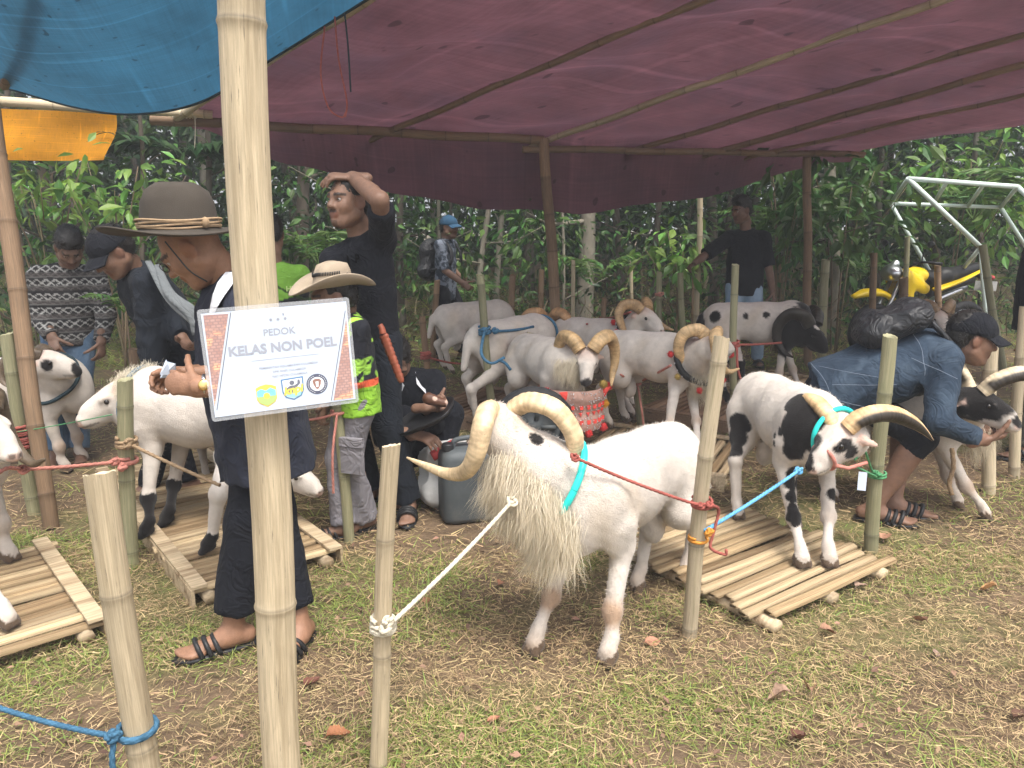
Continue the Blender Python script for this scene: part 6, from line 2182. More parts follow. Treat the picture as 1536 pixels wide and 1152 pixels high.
# ------------------------------------------------------------------ lettering
def text_mesh(s, size=1.0, bold=0.0, spacing=1.0):
    cu = bpy.data.curves.new('lettering', 'FONT')
    cu.body = s
    cu.size = size
    cu.offset = bold
    cu.space_character = spacing
    cu.align_x, cu.align_y = 'CENTER', 'CENTER'
    cu.resolution_u = 3
    ob = bpy.data.objects.new('lettering', cu)
    COL.objects.link(ob)
    dg = bpy.context.evaluated_depsgraph_get()
    me = bpy.data.meshes.new_from_object(ob.evaluated_get(dg))
    bpy.data.objects.remove(ob)
    bpy.data.curves.remove(cu)
    me.materials.clear()
    return me
def text_on(parent, s, c, right, upv, width, m, bold=0.0, name='lettering', spacing=1.0, hscale=1.0):
    """flat lettering of a given width; c, right, upv in the parent's frame"""
    me = text_mesh(s, 1.0, bold, spacing)
    n = len(me.vertices)
    co = np.zeros(n * 3, np.float32)
    me.vertices.foreach_get('co', co)
    co = co.reshape(-1, 3)
    lo, hi = co.min(0), co.max(0)
    k = width / (hi[0] - lo[0])
    x = (co[:, 0] - (lo[0] + hi[0]) / 2) * k
    y = (co[:, 1] - (lo[1] + hi[1]) / 2) * k * hscale
    out = np.asarray(c) + np.outer(x, unit(right)) + np.outer(y, unit(upv))
    me.vertices.foreach_set('co', out.astype(np.float32).ravel())
    me.materials.append(M[m])
    me.update()
    return link(name, me, parent)

def build_sign():
    TL, TR, BL, BR = at(297, 463, 1.37), at(525, 447, 1.475), at(316, 635, 1.37), at(537, 602, 1.475)
    c = (TL + TR + BL + BR) / 4
    r = unit((TR - TL) + (BR - BL))
    d = (BL - TL) + (BR - TR)
    d = unit(d - r * (d @ r))
    W, H = np.linalg.norm(TR - TL + BR - BL) / 2, np.linalg.norm(BL - TL + BR - TR) / 2
    n = np.cross(d, r)
    n = n if n[1] < 0 else -n
    root = thing('sign', 'laminated white paper sign fixed to the main bamboo post', 'sign', c)
    pw, ph = W * .955, H * .925
    def pt(u, v, lay=0.0):
        return r * (u - .5) * pw + d * (v - .5) * ph + n * lay
    def quad(name, pts, m, lay, parent, uv=None, smooth=False):
        P_ = np.array([pt(u, v, lay) for u, v in pts])
        return MB().add(P_, [np.arange(len(P_))[None, ::-1]], np.array(pts) if uv is None else uv).obj(name, m, parent, smooth=smooth)
    # clear pouch with a real thickness, paper inside
    lam = bpy.data.materials.new('laminate')
    lam.use_nodes = True
    N, L = lam.node_tree.nodes, lam.node_tree.links
    b = N['Principled BSDF']
    b.inputs['Base Color'].default_value = (.75, .78, .82, 1)
    b.inputs['Roughness'].default_value = .18
    tr = N.new('ShaderNodeBsdfTransparent')
    ms = N.new('ShaderNodeMixShader')
    ms.inputs[0].default_value = .22
    L.new(tr.outputs[0], ms.inputs[1])
    L.new(b.outputs[0], ms.inputs[2])
    L.new(ms.outputs[0], N['Material Output'].inputs[0])
    o_ = np.array([[-.5, -.5], [.5, -.5], [.5, .5], [-.5, .5]])
    cr = []
    for k, (a, b2) in enumerate(o_):
        cx, cy = a * (W - .012), b2 * (H - .012)
        for t in np.linspace(0, np.pi / 2, 5):
            ang = np.pi + k * np.pi / 2 + t
            cr.append((cx + .006 * math.cos(ang), cy + .006 * math.sin(ang)))
    cr = np.array(cr)
    v = np.vstack([np.outer(cr[:, 0], r) + np.outer(cr[:, 1], d) - n * .0012, np.outer(cr[:, 0], r) + np.outer(cr[:, 1], d) - n * .0004])
    m = len(cr)
    j = np.arange(m)
    MB().add(v, [j[None, :], (m + j)[None, ::-1], np.stack([j, m + j, m + (j + 1) % m, (j + 1) % m], 1)]).obj('pouch', lam, root, smooth=False)
    pap = M['paper']
    pap.node_tree.nodes['Principled BSDF'].inputs['Coat Weight'].default_value = .25
    ps = quad('sheet', [(0, 0), (1, 0), (1, 1), (0, 1)], pap, .0003, root)
    # printed side wedges: stacked-roof photograph as a print
    br = bpy.data.materials.new('print_bricks')
    br.use_nodes = True
    N, L = br.node_tree.nodes, br.node_tree.links
    tc = N.new('ShaderNodeTexCoord')
    bt = N.new('ShaderNodeTexBrick')
    bt.inputs['Color1'].default_value = (.40, .23, .20, 1)
    bt.inputs['Color2'].default_value = (.50, .32, .28, 1)
    bt.inputs['Mortar'].default_value = (.32, .21, .20, 1)
    bt.inputs['Scale'].default_value = 1.0
    bt.inputs['Brick Width'].default_value = .035
    bt.inputs['Row Height'].default_value = .028
    bt.inputs['Mortar Size'].default_value = .004
    L.new(tc.outputs['UV'], bt.inputs['Vector'])
    nz = N.new('ShaderNodeTexNoise')
    nz.inputs['Scale'].default_value = 5.5
    L.new(tc.outputs['UV'], nz.inputs['Vector'])
    mr = N.new('ShaderNodeMapRange')
    mr.inputs[1].default_value, mr.inputs[2].default_value = .52, .60
    L.new(nz.outputs[0], mr.inputs[0])
    mx = N.new('ShaderNodeMix')
    mx.data_type = 'RGBA'
    L.new(mr.outputs[0], mx.inputs[0])
    L.new(bt.outputs[0], mx.inputs[6])
    b3 = N.new('ShaderNodeTexBrick')
    for k, cc in (('Color1', (.85, .50, .30, 1)), ('Color2', (.74, .40, .26, 1)), ('Mortar', (.42, .22, .18, 1))):
        b3.inputs[k].default_value = cc
    b3.inputs['Scale'].default_value = 1.0
    b3.inputs['Brick Width'].default_value = .06
    b3.inputs['Row Height'].default_value = .026
    b3.inputs['Mortar Size'].default_value = .004
    L.new(tc.outputs['UV'], b3.inputs['Vector'])
    L.new(b3.outputs[0], mx.inputs[7])
    L.new(mx.outputs[2], N['Principled BSDF'].inputs['Base Color'])
    quad('print_wedge', [(.015, .015), (.178, .02), (.006, .90)], br, .0008, ps)
    quad('print_wedge', [(.988, .17), (.985, .985), (.835, .985)], br, .0008, ps)
    for a, b4 in (((.192, .01), (.015, .93)), ((.984, .09), (.815, .985))):
        quad('print_line', [a, (a[0] + .006, a[1]), (b4[0] + .006, b4[1]), b4], M['ink_dark'], .0008, ps)
    quad('print_line', [(.29, .492), (.765, .492), (.765, .496), (.29, .496)], M['ink_grey'], .0008, ps)
    lay = .0009
    text_on(ps, 'PEDOK', pt(.507, .232, lay), r, -d, .222 * pw, 'ink_grey', .012)
    text_on(ps, 'KELAS NON POEL', pt(.525, .382, lay), r, -d, .755 * pw, 'ink_grey', .035, hscale=1.0)
    text_on(ps, 'PEMERINTAH KECAMATAN CULAMEGA', pt(.545, .575, lay), r, -d, .415 * pw, 'ink_grey', .012)
    text_on(ps, 'DPK KNPI CULAMEGA', pt(.545, .622, lay), r, -d, .235 * pw, 'ink_grey', .012)
    text_on(ps, 'PAC HPDKI CULAMEGA', pt(.545, .668, lay), r, -d, .25 * pw, 'ink_grey', .012)
    def flat(name, cu, cv, shape, m, lay, parent=ps):
        return quad(name, [(cu + x / pw, cv + y / ph) for x, y in shape], m, lay, parent)
    circ = lambda rad, n_=28, sx=1, sy=1: [(rad * sx * math.cos(t), rad * sy * math.sin(t)) for t in np.linspace(0, 2 * math.pi, n_, endpoint=False)]
    fl = lambda nm, c_: M.setdefault(nm, mat(nm, c_, .6, 0.0))
    fl('p_yellow', (.78, .60, .12)); fl('p_sky', (.22, .52, .78)); fl('p_green', (.42, .56, .20)); fl('p_blue', (.10, .22, .40)); fl('p_white', (.82, .84, .88)); fl('p_brown', (.30, .17, .14)); fl('p_teal', (.3, .55, .58)); fl('p_dark', (.10, .11, .16))
    # three little marks on top
    for k, u in enumerate((.455, .505, .555)):
        for q in range(5):
            a = q * 1.2566 + .3
            flat('print_mark', u + .0065 * math.cos(a) * .9 / pw * pw, .113 + .006 * math.sin(a) * pw / ph, circ(.0014, 8), M['ink_grey'], lay)
        flat('print_mark', u, .113, circ(.0012 + .0006 * k, 8), M['ink_grey'], lay + .0001)
    # district shield
    sh = lambda k: [(-.0185 * k, -.016 * k), (-.010 * k, -.020 * k), (0, -.022 * k), (.010 * k, -.020 * k), (.0185 * k, -.016 * k), (.0185 * k, .006 * k), (.014 * k, .014 * k), (0, .022 * k), (-.014 * k, .014 * k), (-.0185 * k, .006 * k)]
    e1 = flat('emblem', .365, .850, sh(1.02), M['p_yellow'], lay)
    quad('band', [(.365 + x / pw, .850 + y / ph) for x, y in ((-.0175, -.010), (-.009, -.0145), (-.001, -.010), (.008, -.015), (.0175, -.010), (.0175, .001), (-.0175, .001))], M['p_sky'], lay + .0003, e1)
    quad('band', [(.365 + x / pw, .850 + y / ph) for x, y in ((-.0175, .001), (.0175, .001), (.0172, .0065), (.013, .0135), (0, .020), (-.013, .0135), (-.0172, .0065))], M['p_green'], lay + .0004, e1)
    quad('band', [(.365 + x / pw, .850 + y / ph) for x, y in circ(.006)], M['p_yellow'], lay + .0005, e1)
    # youth shield with lettering
    s2 = [(-.021, -.021), (.021, -.023), (.0205, .004), (.015, .015), (0, .022), (-.015, .016), (-.0205, .005)]
    e2 = flat('emblem', .553, .815, s2, M['p_blue'], lay)
    quad('field', [(.553 + x * .88 / pw, .815 + y * .88 / ph) for x, y in s2], M['p_white'], lay + .0003, e2)
    quad('figure', [(.553 + x / pw, .815 + y / ph) for x, y in ((-.016, .006), (-.013, -.002), (-.005, -.007), (.003, -.007), (.009, -.010), (.010, -.017), (.014, -.018), (.015, -.010), (.009, -.004), (.005, .003), (.006, .008))], M['ink_dark'], lay + .0004, e2)
    quad('figure', [(.553 + (x - .001) / pw, .815 + (y - .0125) / ph) for x, y in circ(.0048, 16)], M['ink_dark'], lay + .0004, e2)
    quad('field', [(.553 + x / pw, .815 + y / ph) for x, y in ((-.016, .008), (.017, .006), (.013, .014), (0, .0185), (-.013, .0135))], M['p_teal'], lay + .0004, e2)
    text_on(e2, 'knpi', pt(.557, .832, lay + .0006), r * .97 - d * .12, -d + r * .15, .036, 'p_yellow', .05)
    # round seal with a ram head
    e3 = flat('emblem', .728, .795, circ(.0205), M['p_dark'], lay)
    quad('field', [(.728 + x / pw, .795 + y / ph) for x, y in circ(.0140)], M['p_white'], lay + .0003, e3)
    for k in range(26):
        a = k * 2 * math.pi / 26
        if k in (6, 7, 19, 20):
            continue
        quad('seal_letter', [(.728 + (.0173 * math.cos(a) + x) / pw, .795 + (.0173 * math.sin(a) + y) / ph) for x, y in circ(.0010, 5)], M['p_white'], lay + .0003, e3)
    quad('seal_head', [(.728 + x / pw, .795 + y / ph) for x, y in ((-.0085, -.007), (-.004, -.0105), (.004, -.0105), (.0085, -.007), (.007, .001), (.003, .009), (0, .0105), (-.003, .009), (-.007, .001))], M['p_brown'], lay + .0004, e3)
    quad('seal_head', [(.728 + x / pw, .795 + y / ph) for x, y in ((-.003, -.005), (.003, -.005), (.002, .006), (-.002, .006))], M['p_white'], lay + .0005, e3)
    # hidden fixing: two nails through the pouch
    nl = MB()
    for v_ in (.06, ):
        add_ball(nl, pt(.545, v_, .0015), .0016, 6, 5)
    nl.obj('nail', M['steel'], root)
build_sign()

# ------------------------------------------------------------------ ropes
def stake_pt(i, py):
    a, b, r = SK[i]
    best = min(np.linspace(0, 1, 400), key=lambda t: abs(proj_y(a + (b - a) * t) - py))
    return a + (b - a) * best, unit(b - a), r
def proj_y(p):
    f = p[1] * CP - (p[2] - CAM_H) * SP
    u = p[1] * SP + (p[2] - CAM_H) * CP
    return 576 - FPX * u / f
def add_rope(mb, P, r):
    P = np.asarray(P, float)
    L = np.concatenate([[0], np.cumsum(np.linalg.norm(np.diff(P, axis=0), axis=1))])
    near = np.min(P[:, 1]) < 3.9
    if not near:
        return add_tube(mb, P, r, 6)
    n = int(np.clip(L[-1] / (r * .75), 6, 420))
    t = np.linspace(0, L[-1], n)
    Q = np.stack([np.interp(t, L, P[:, k]) for k in range(3)], 1)
    a = np.linspace(0, 2 * np.pi, 9, endpoint=False)
    w = np.cos(1.5 * (a[None] + t[:, None] / (r * 1.6))) ** 2
    v, f, uv = tube_geo(Q, r * (.80 + .32 * w), 9)
    c = np.vstack([np.repeat((.62 + .5 * w).reshape(-1, 1), 3, 1), np.ones((2, 3)) * .8])
    mb.add(v, f, uv, c)
def coil(mb, i, py, turns, r, spread=None, seed=0):
    p, u, R = stake_pt(i, py)
    rs = np.random.default_rng(seed)
    e1 = unit(np.cross(u, V3(.2, 1, 0)))
    e2 = np.cross(u, e1)
    n = int(28 * turns)
    a = np.linspace(0, 2 * np.pi * turns, n)
    sp = (turns * r * 1.7) if spread is None else spread
    P = p + np.outer(np.cos(a), e1) * (R + r * .9) + np.outer(np.sin(a), e2) * (R + r * .9) + np.outer((a / a[-1] - .5) * sp + .004 * np.sin(a * .37 + seed), u)
    add_rope(mb, P, r)
    return p, u, R
def knot(mb, c, r, s=1.0, seed=0):
    rs = np.random.default_rng(seed)
    for k in range(3):
        ax = basis(rs.normal(0, 1, 3))
        a = np.linspace(0, 5.9, 18)
        rr = r * 2.3 * s * rs.uniform(.8, 1.2)
        P = c + (np.stack([np.cos(a) * rr, np.sin(a) * rr * .8, .5 * r * np.sin(2 * a)], 1)) @ ax.T
        add_rope(mb, P, r * .95)
def sagline(a, b, sag, n=14, wig=0.0):
    t = np.linspace(0, 1, n)[:, None]
    P = np.asarray(a) * (1 - t) + np.asarray(b) * t
    P[:, 2] -= sag * 4 * t[:, 0] * (1 - t[:, 0])
    return P
def front(i, py):
    p, u, R = stake_pt(i, py)
    return p + V3(0, -R - .006, 0)
def rope(label, m, r, coils=(), lines=(), knots=(), cat='rope'):
    mb = MB()
    for k, (i, py, tn) in enumerate(coils):
        coil(mb, i, py, tn, r, seed=k + 1)
    for P in lines:
        P = np.asarray(P)
        add_rope(mb, catmull(P, 5) if len(P) < 8 else P, r)
    for k, c in enumerate(knots):
        knot(mb, np.asarray(c), r, 1.0, k + 11)
    return mb.obj('rope', M[m], None, label=label, cat=cat)
def W(key, p):
    q = RM[key]
    return q['o'] + q['Rz'] @ np.asarray(p)

k0 = front(1, 928)
rope('white rope stretched from the big ram to the pale stake', 'rope_white', .0065, [(1, 938, 3.2)], [sagline(k0 + V3(.03, 0, .01), at(768, 752, 2.26), .01)], [k0 + V3(.018, -.004, .012), k0 + V3(.012, -.012, -.004), at(768, 752, 2.26)])
k0 = front(2, 752)
rope('dark red rope from turquoise collar to the split stake', 'rope_red', .0055, [(2, 755, 3.0)], [sagline(at(862, 686, 2.30), k0 + V3(-.02, 0, 0), .008), catmull([k0 + V3(.02, 0, .0), at(1078, 765, 2.46), at(1070, 800, 2.45), at(1066, 822, 2.44), at(1088, 832, 2.44), at(1089, 824, 2.44)], 5)],
     [k0 + V3(-.012, -.006, .0), k0 + V3(.016, -.006, .004), at(862, 686, 2.30)])
k0 = front(0, 1090)
rope('blue rope tied to the thick pale stake by the picture edge', 'rope_blue', .0062, [(0, 1092, 2.2)], [sagline(k0 + V3(-.035, .0, .005), at(-60, 1040, 1.62), .012), catmull([k0 + V3(-.03, 0, 0), k0 + V3(-.035, -.01, -.05), k0 + V3(-.03, -.01, -.13), k0 + V3(-.022, -.005, -.2)], 5)], [k0 + V3(-.033, .0, .004)])
k0 = front(2, 792)
rope('light blue rope from the piebald ram to the split stake', 'rope_sky', .0068, [], [sagline(at(1198, 706, 2.86), k0 + V3(.012, .01, .0), .006)], [at(1198, 706, 2.86)])
rope('orange twine wound round the split stake', 'rope_orange', .005, [(2, 808, 2.2)], [], [k0 + V3(.022, -.004, -.004), k0 + V3(.03, .0, .004)])
k0 = front(4, 708)
rope('green rope tying the piebald ram to the greenish stake', 'rope_green', .0048, [(4, 712, 3.0)], [catmull([at(1282, 690, 2.95), at(1296, 675, 2.98), k0 + V3(-.04, 0, .015), k0], 6), catmull([at(1284, 700, 2.95), at(1300, 708, 2.98), k0 + V3(-.02, 0, -.01)], 5)], [k0 + V3(-.03, -.004, .012), k0 + V3(-.012, -.004, .004)])
k0 = front(3, 688)
rope('pink rope from the mossy stake to the horn at the picture edge', 'rope_pink', .0075, [(3, 690, 2.4)], [sagline(k0 + V3(-.01, 0, 0), at(34, 704, 2.82), .004), catmull([at(34, 704, 2.82), at(12, 702, 2.72), at(-6, 712, 2.66)], 5)], [k0 + V3(-.03, -.006, .0), k0 + V3(.006, -.016, -.022), at(36, 704, 2.82)])
k0 = front(3, 662)
rope('tan rope from the mossy stake slanting down behind the hat man', 'rope_tan', .0075, [(3, 664, 3.2)], [sagline(k0 + V3(.03, 0, 0), at(330, 728, 2.86), .004)], [k0 + V3(.034, -.006, .01), k0 + V3(.03, -.01, -.006)])
k0 = front(5, 572)
rope('pink ribbon tying the pompom ram to its stake', 'rope_pink', .008, [(5, 574, 3.0)], [sagline(k0 + V3(.02, 0, 0), at(1006, 548, 4.58), .004), catmull([k0 + V3(.01, -.006, -.01), at(962, 610, 5.02), at(967, 652, 5.0)], 5), sagline(k0, at(931, 562, 4.9), .004)], [k0])
k0 = front(6, 516)
rope('red tape from the tall green stake to the black headed ram', 'rope_red', .009, [(6, 516, 3.0)], [sagline(k0 + V3(.02, 0, 0), at(1172, 514, 6.0), .004), catmull([k0 + V3(.01, -.006, -.01), at(1107, 555, 4.98), at(1118, 585, 4.96)], 5)], [k0])
k0 = front(8, 495)
rope('blue rope between the dark green stake and the away facing ram', 'rope_blue', .011, [(8, 496, 3.0)], [sagline(k0, at(800, 490, 5.75), .015), catmull([k0, at(722, 530, 5.05), at(737, 545, 5.0), at(757, 536, 5.0)], 5), catmull([at(748, 540, 5.0), at(758, 545, 5.0), at(766, 555, 5.0)], 4)], [k0, k0 + V3(.08, .0, .0)])
k0 = front(10, 533)
rope('dark red rope from the brown stake to the small white sheep', 'rope_red', .010, [(10, 533, 3.5)], [sagline(k0, at(705, 546, 6.6), .02)], [k0, k0 + V3(.03, 0, .02)])
k0 = front(7, 584)
rope('reddish strap from the splintered stake to the bibbed ram', 'rope_pink', .010, [(7, 586, 2.2)], [catmull([k0, at(815, 578, 4.95), at(834, 566, 4.86), at(845, 572, 4.80), at(852, 590, 4.76)], 5)], [k0])
rope('orange tape round the dark stake by the rear ram', 'rope_pink', .011, [(16, 441, 1.6)], [], [front(16, 441)])
rope('red tape from the short brown stake to the rear ram collar', 'rope_red', .008, [(14, 478, 2.0)], [sagline(front(14, 478), at(946, 468, 5.5), .006), sagline(front(14, 478), at(880, 486, 5.9), .006)])
rope('red binding round the green stake beside the dark post', 'rope_red', .008, [(29, 655, 9.0)])
rope('thin teal string from the green stake towards the woolly ram', 'rope_green', .0025, [], [sagline(front(29, 645), at(168, 622, 3.2), .003)])
rope('faded red rope on the mottled stake beside the cargo trousers', 'rope_pink', .006, [(30, 618, 2.2)], [sagline(front(30, 618), at(462, 630, 3.3), .004), catmull([front(30, 620), at(499, 680, 3.24), at(500, 740, 3.24)], 5)])
rope('brown leather lead hanging from the neck of the held ram', 'rope_tan', .011, [], [catmull([at(1428, 672, 3.52), at(1430, 700, 3.5), at(1424, 725, 3.5), at(1428, 742, 3.5)], 5)], cat='lead')

# ------------------------------------------------------------------ small things on the ground
def squircle(v, p=.38):
    v = v.copy()
    r = np.hypot(v[..., 0], v[..., 1])
    a = np.arctan2(v[..., 1], v[..., 0])
    k = 1 / (np.abs(np.cos(a)) ** (2 / p) + np.abs(np.sin(a)) ** (2 / p)) ** (p / 2)
    v[..., 0] = r * k * np.cos(a)
    v[..., 1] = r * k * np.sin(a)
    return v
def jerrycan():
    c = gr(704, 774)
    root = thing('jerrycan', 'dark grey plastic jerrycan standing behind the big ram', 'jerrycan', c, .25)
    mb = MB()
    lathe(mb, [(0, .0), (.10, .0), (.145, .008), (.152, .03), (.150, .22), (.148, .33), (.135, .365), (.10, .378), (0, .38)], 56, (0, 0, 0), None, lambda v: squircle(v) * V3(1, .72, 1))
    mb.obj('tank', M['jerrycan'], root)
    hd_ = MB()
    add_tube(hd_, catmull([V3(-.08, 0, .372), V3(-.07, 0, .41), V3(0, 0, .422), V3(.06, 0, .415), V3(.075, 0, .372)], 6), .014, 8)
    hd_.obj('handle', M['jerrycan'], root)
    cp = MB()
    lathe(cp, [(0, .035), (.028, .035), (.03, .03), (.03, 0)], 24, (-.11, -.03, .372))
    cp.obj('screw_cap', M['black_plastic'], root)
jerrycan()
def sack():
    c = gr(664, 760)
    root = thing('sack', 'white woven sack with red print slumped beside the jerrycan', 'sack', c)
    S = Soft()
    S.ell((0, .0, .10), (.15, .13, .11), k=.05)
    S.ell((.02, .03, .22), (.14, .10, .10), k=.06)
    S.cap((-.06, .0, .27), (.09, .02, .34), .05, .035, .05)
    v, q, t = S.mesh(.009, folds(.04, 8, 1.0), zmin=0.0)
    MB().add(v, q).obj('bag', M['sack'], root)
    pr = MB()
    P = catmull([V3(-.04, -.075, .30), V3(.02, -.06, .335), V3(.085, -.04, .365)], 5)
    add_tube(pr, P, .026, 8, shape=np.array([1.2, 1, .6, .5, .6, 1, 1.2, 1.1]))
    pr.obj('printed_fold', M['red_print'], root)
sack()
def tray():
    c = at(640, 628, 3.62)
    root = thing('tray', 'black plastic tray tilted on the knees of the crouching man', 'tray', c)
    mb = MB()
    B = basis(V3(.85, -.35, .42), V3(-.3, -.3, .9))
    lathe(mb, [(0, 0), (.12, 0), (.15, .004), (.165, .022), (.17, .024), (.172, .020), (.155, -.002), (.12, -.006), (0, -.006)], 40, (0, 0, 0), B, lambda v: squircle(v, .6) * V3(1, .62, 1))
    mb.obj('dish', M['black_plastic'], root)
    r2 = thing('sweet_potato', 'brown root with white cut spots in the crouching man hand', 'vegetable', at(655, 601, 3.56))
    S = Soft()
    S.cap((-.04, 0, .01), (.035, 0, -.012), .030, .022, .02)
    v, q, t = S.mesh(.006, lambda X: .003 * wob(X, 90, 2))
    c_ = np.tile(V3(.45, .33, .28), (len(v), 1))
    c_[(v[:, 0] > .045)] = V3(2.4, 2.8, 3.2)
    c_[np.linalg.norm(v - V3(-.005, -.025, .02), axis=1) < .014] = V3(2.4, 2.8, 3.2)
    MB().add(v, q, None, c_).obj('root', M['skin'], r2)
tray()
def basin():
    c = at(800, 641, 4.42)
    R = c[2]
    root = thing('tyre', 'black rubber tyre leaning upright behind the big ram horn', 'tyre', (c[0], c[1], 0))
    a = np.linspace(0, 2 * np.pi, 49)
    P = np.stack([R * .82 * np.cos(a), 0 * a, R + R * .82 * np.sin(a)], 1)
    mb = MB()
    add_tube(mb, P, R * .18, 12, False)
    mb.obj('tread', M['rubber'], root)
    rim = MB()
    B = np.stack([V3(1, 0, 0), V3(0, 0, 1), V3(0, -1, 0)], 1)
    lathe(rim, [(R * .66, .02), (R * .62, .03), (R * .56, .018), (R * .5, .0), (R * .2, .004), (R * .16, .02), (0, .02)], 40, (0, .02, R), B)
    for k in range(5):
        t = k * 1.2566
        add_box(rim, V3(math.cos(t) * R * .36, .0, R + math.sin(t) * R * .36), (R * .17, .008, R * .05), np.array([[math.cos(t), 0, -math.sin(t)], [0, 1, 0], [math.sin(t), 0, math.cos(t)]]))
    rim.obj('rim', M['jerrycan'], root)
basin()
def machete():
    a, b = at(573, 497, 3.46), at(603, 574, 3.44)
    root = thing('machete', 'machete in reddish brown wooden sheath on the hip of the black shirt youth', 'machete', a)
    d = b - a
    L = np.linalg.norm(d)
    B = basis(d, V3(0, -1, .2))
    mb = MB()
    n = 40
    t = np.linspace(0.06, 1, n)
    R = np.interp(t, [.06, .1, .9, 1], [.015, .018, .0145, .010]) * (1 + .07 * np.sign(np.sin(t * 75)))
    add_tube(mb, np.outer(t, d), R, 10, shape=np.array([1.25, 1.1, .75, .6, .75, 1.25, 1.1, .75, .6, .75]))
    mb.obj('sheath', M['sheath'], root)
    h_ = MB()
    add_tube(h_, catmull([d * .05, d * -.04 + B[:, 1] * .004, d * -.10 + B[:, 1] * .02 + V3(-.02, 0, 0)], 5), np.linspace(.017, .013, 11), 8)
    h_.obj('grip', M['sheath'], root)
machete()

# ------------------------------------------------------------------ fallen leaves
def dead_leaf(px, py, ln, rz, m, label, curl=.35, tone=(1, 1, 1)):
    n, w = 13, 5
    t = np.linspace(0, 1, n)
    u = np.linspace(-1, 1, w)
    rs = np.random.default_rng(int(px + py))
    wid = .34 * np.sin(np.pi * t ** .8) ** .8 * (1 + .08 * rs.normal(size=n))
    X = t[:, None] + 0 * u[None] - .5
    Y = wid[:, None] * u[None]
    Z = curl * (np.abs(u)[None] ** 1.5) * wid[:, None] * 1.3 + .22 * curl * np.sin(t * 4 + rs.random() * 3)[:, None] + .02 * rs.normal(size=(n, w))
    Z = Z - Z.min() + .12
    v = np.stack([X, Y, Z], -1) * ln
    i, j = np.arange(n - 1)[:, None] * w, np.arange(w - 1)[None]
    q = np.stack([i + j, i + w + j, i + w + j + 1, i + j + 1], -1).reshape(-1, 4)
    c = np.ones((n * w, 3)) * np.asarray(tone)
    c[(np.abs(np.tile(u, n)) < .1)] *= .7
    vv = v.reshape(-1, 3)
    mb = MB().add(np.vstack([vv, vv + V3(0, 0, .0012)]), [q[:, ::-1], q + n * w], None, np.vstack([c, c]))
    add_tube(mb, np.array([[-.5 * ln, 0, v[0, 2, 2]], [-.62 * ln, .02 * ln, v[0, 2, 2] * .7]]), .0018, 5, col=np.asarray(tone) * .6)
    o = mb.obj('dead_leaf', M['dead_leaf'], None, label=label, cat='leaf', group='dead leaves on the turf')
    g = gr(px, py)
    place(o, (g[0], g[1], .006), (rs.normal(0, .2), rs.normal(0, .2), rz))
for a in [(1170, 1056, .105, 2.9, None, 'long curled tan leaf in front of the pale slatted floor', .45, (1.25, 1.2, 1.2)),
          (1214, 1046, .075, 1.3, None, 'tan leaf standing on edge beside the long curled leaf', 1.0, (1.35, 1.2, 1.1)),
          (1292, 886, .085, .5, None, 'greyish leaf just off the corner of the pale slatted floor', .3, (1.25, 1.25, 1.3)),
          (1482, 890, .085, 2.5, None, 'orange tan leaf lying alone on the open turf', .6, (1.7, 1.4, .9)),
          (1327, 812, .11, 1.0, None, 'pinkish tan leaf at the foot of the greenish stake', .3, (1.3, 1.05, .95)),
          (978, 967, .075, .2, None, 'flat pinkish leaf near the front hoof of the big ram', .15, (1.35, .95, .85)),
          (470, 1030, .075, .9, None, 'dark reddish brown leaf right of the main post', .5, (.5, .3, .28)),
          (510, 1112, .085, .3, None, 'orange brown leaf low beside the main post', .5, (1.0, .62, .4)),
          (1196, 1116, .075, .6, None, 'dark purple brown curled leaf at the bottom of the turf', .9, (.42, .28, .26)),
          (1378, 938, .085, 1.8, None, 'dull brown leaf in the open turf beyond the long leaf', .6, (1.0, .8, .75)),
          (1240, 954, .085, .1, None, 'pale brown leaf below the corner of the slatted floor', .4, (1.0, .82, .72)),
          (1532, 1082, .07, .4, None, 'very dark leaf at the lower picture edge', .7, (.35, .25, .22)),
          (742, 1086, .05, .2, None, 'small pink brown leaf in front of the big ram', .4, (1.3, .85, .75)),
          (750, 880, .06, 1.2, None, 'brown leaf under the mane of the big ram', .4, (.9, .6, .5)),
          (640, 905, .055, 1.9, None, 'brown leaf beside the taut white rope', .4, (.9, .62, .5)),
          (1400, 985, .05, 1.2, None, 'small grey leaf in the middle of the open turf', .5, (1.0, 1.0, 1.1))]:
    dead_leaf(a[0], a[1], a[2] * .8, *a[3:7], tuple(np.asarray(a[7]) * .72))

def litter():
    n = 900
    x, y = scatter(n, 1.4, 6.5, bias=1.3)
    P = np.stack([x, y, .012 + .014 * RNG.random(n)], 1)
    a = RNG.random(n) * 6.283
    d = np.stack([np.cos(a), np.sin(a), RNG.normal(0, .25, n)], 1)
    mb = MB()
    add_leaves(mb, P, d, RNG.uniform(.012, .04, n), .55, .5)
    mb.obj('leaf_litter', M['litter'], kind='stuff', smooth=False, label='small scraps of dead leaf strewn through the straw', cat='litter')
M['litter'] = mat('litter', (.20, .125, .08), .85, 0.0, island=.6, island_hue=.02)
litter()

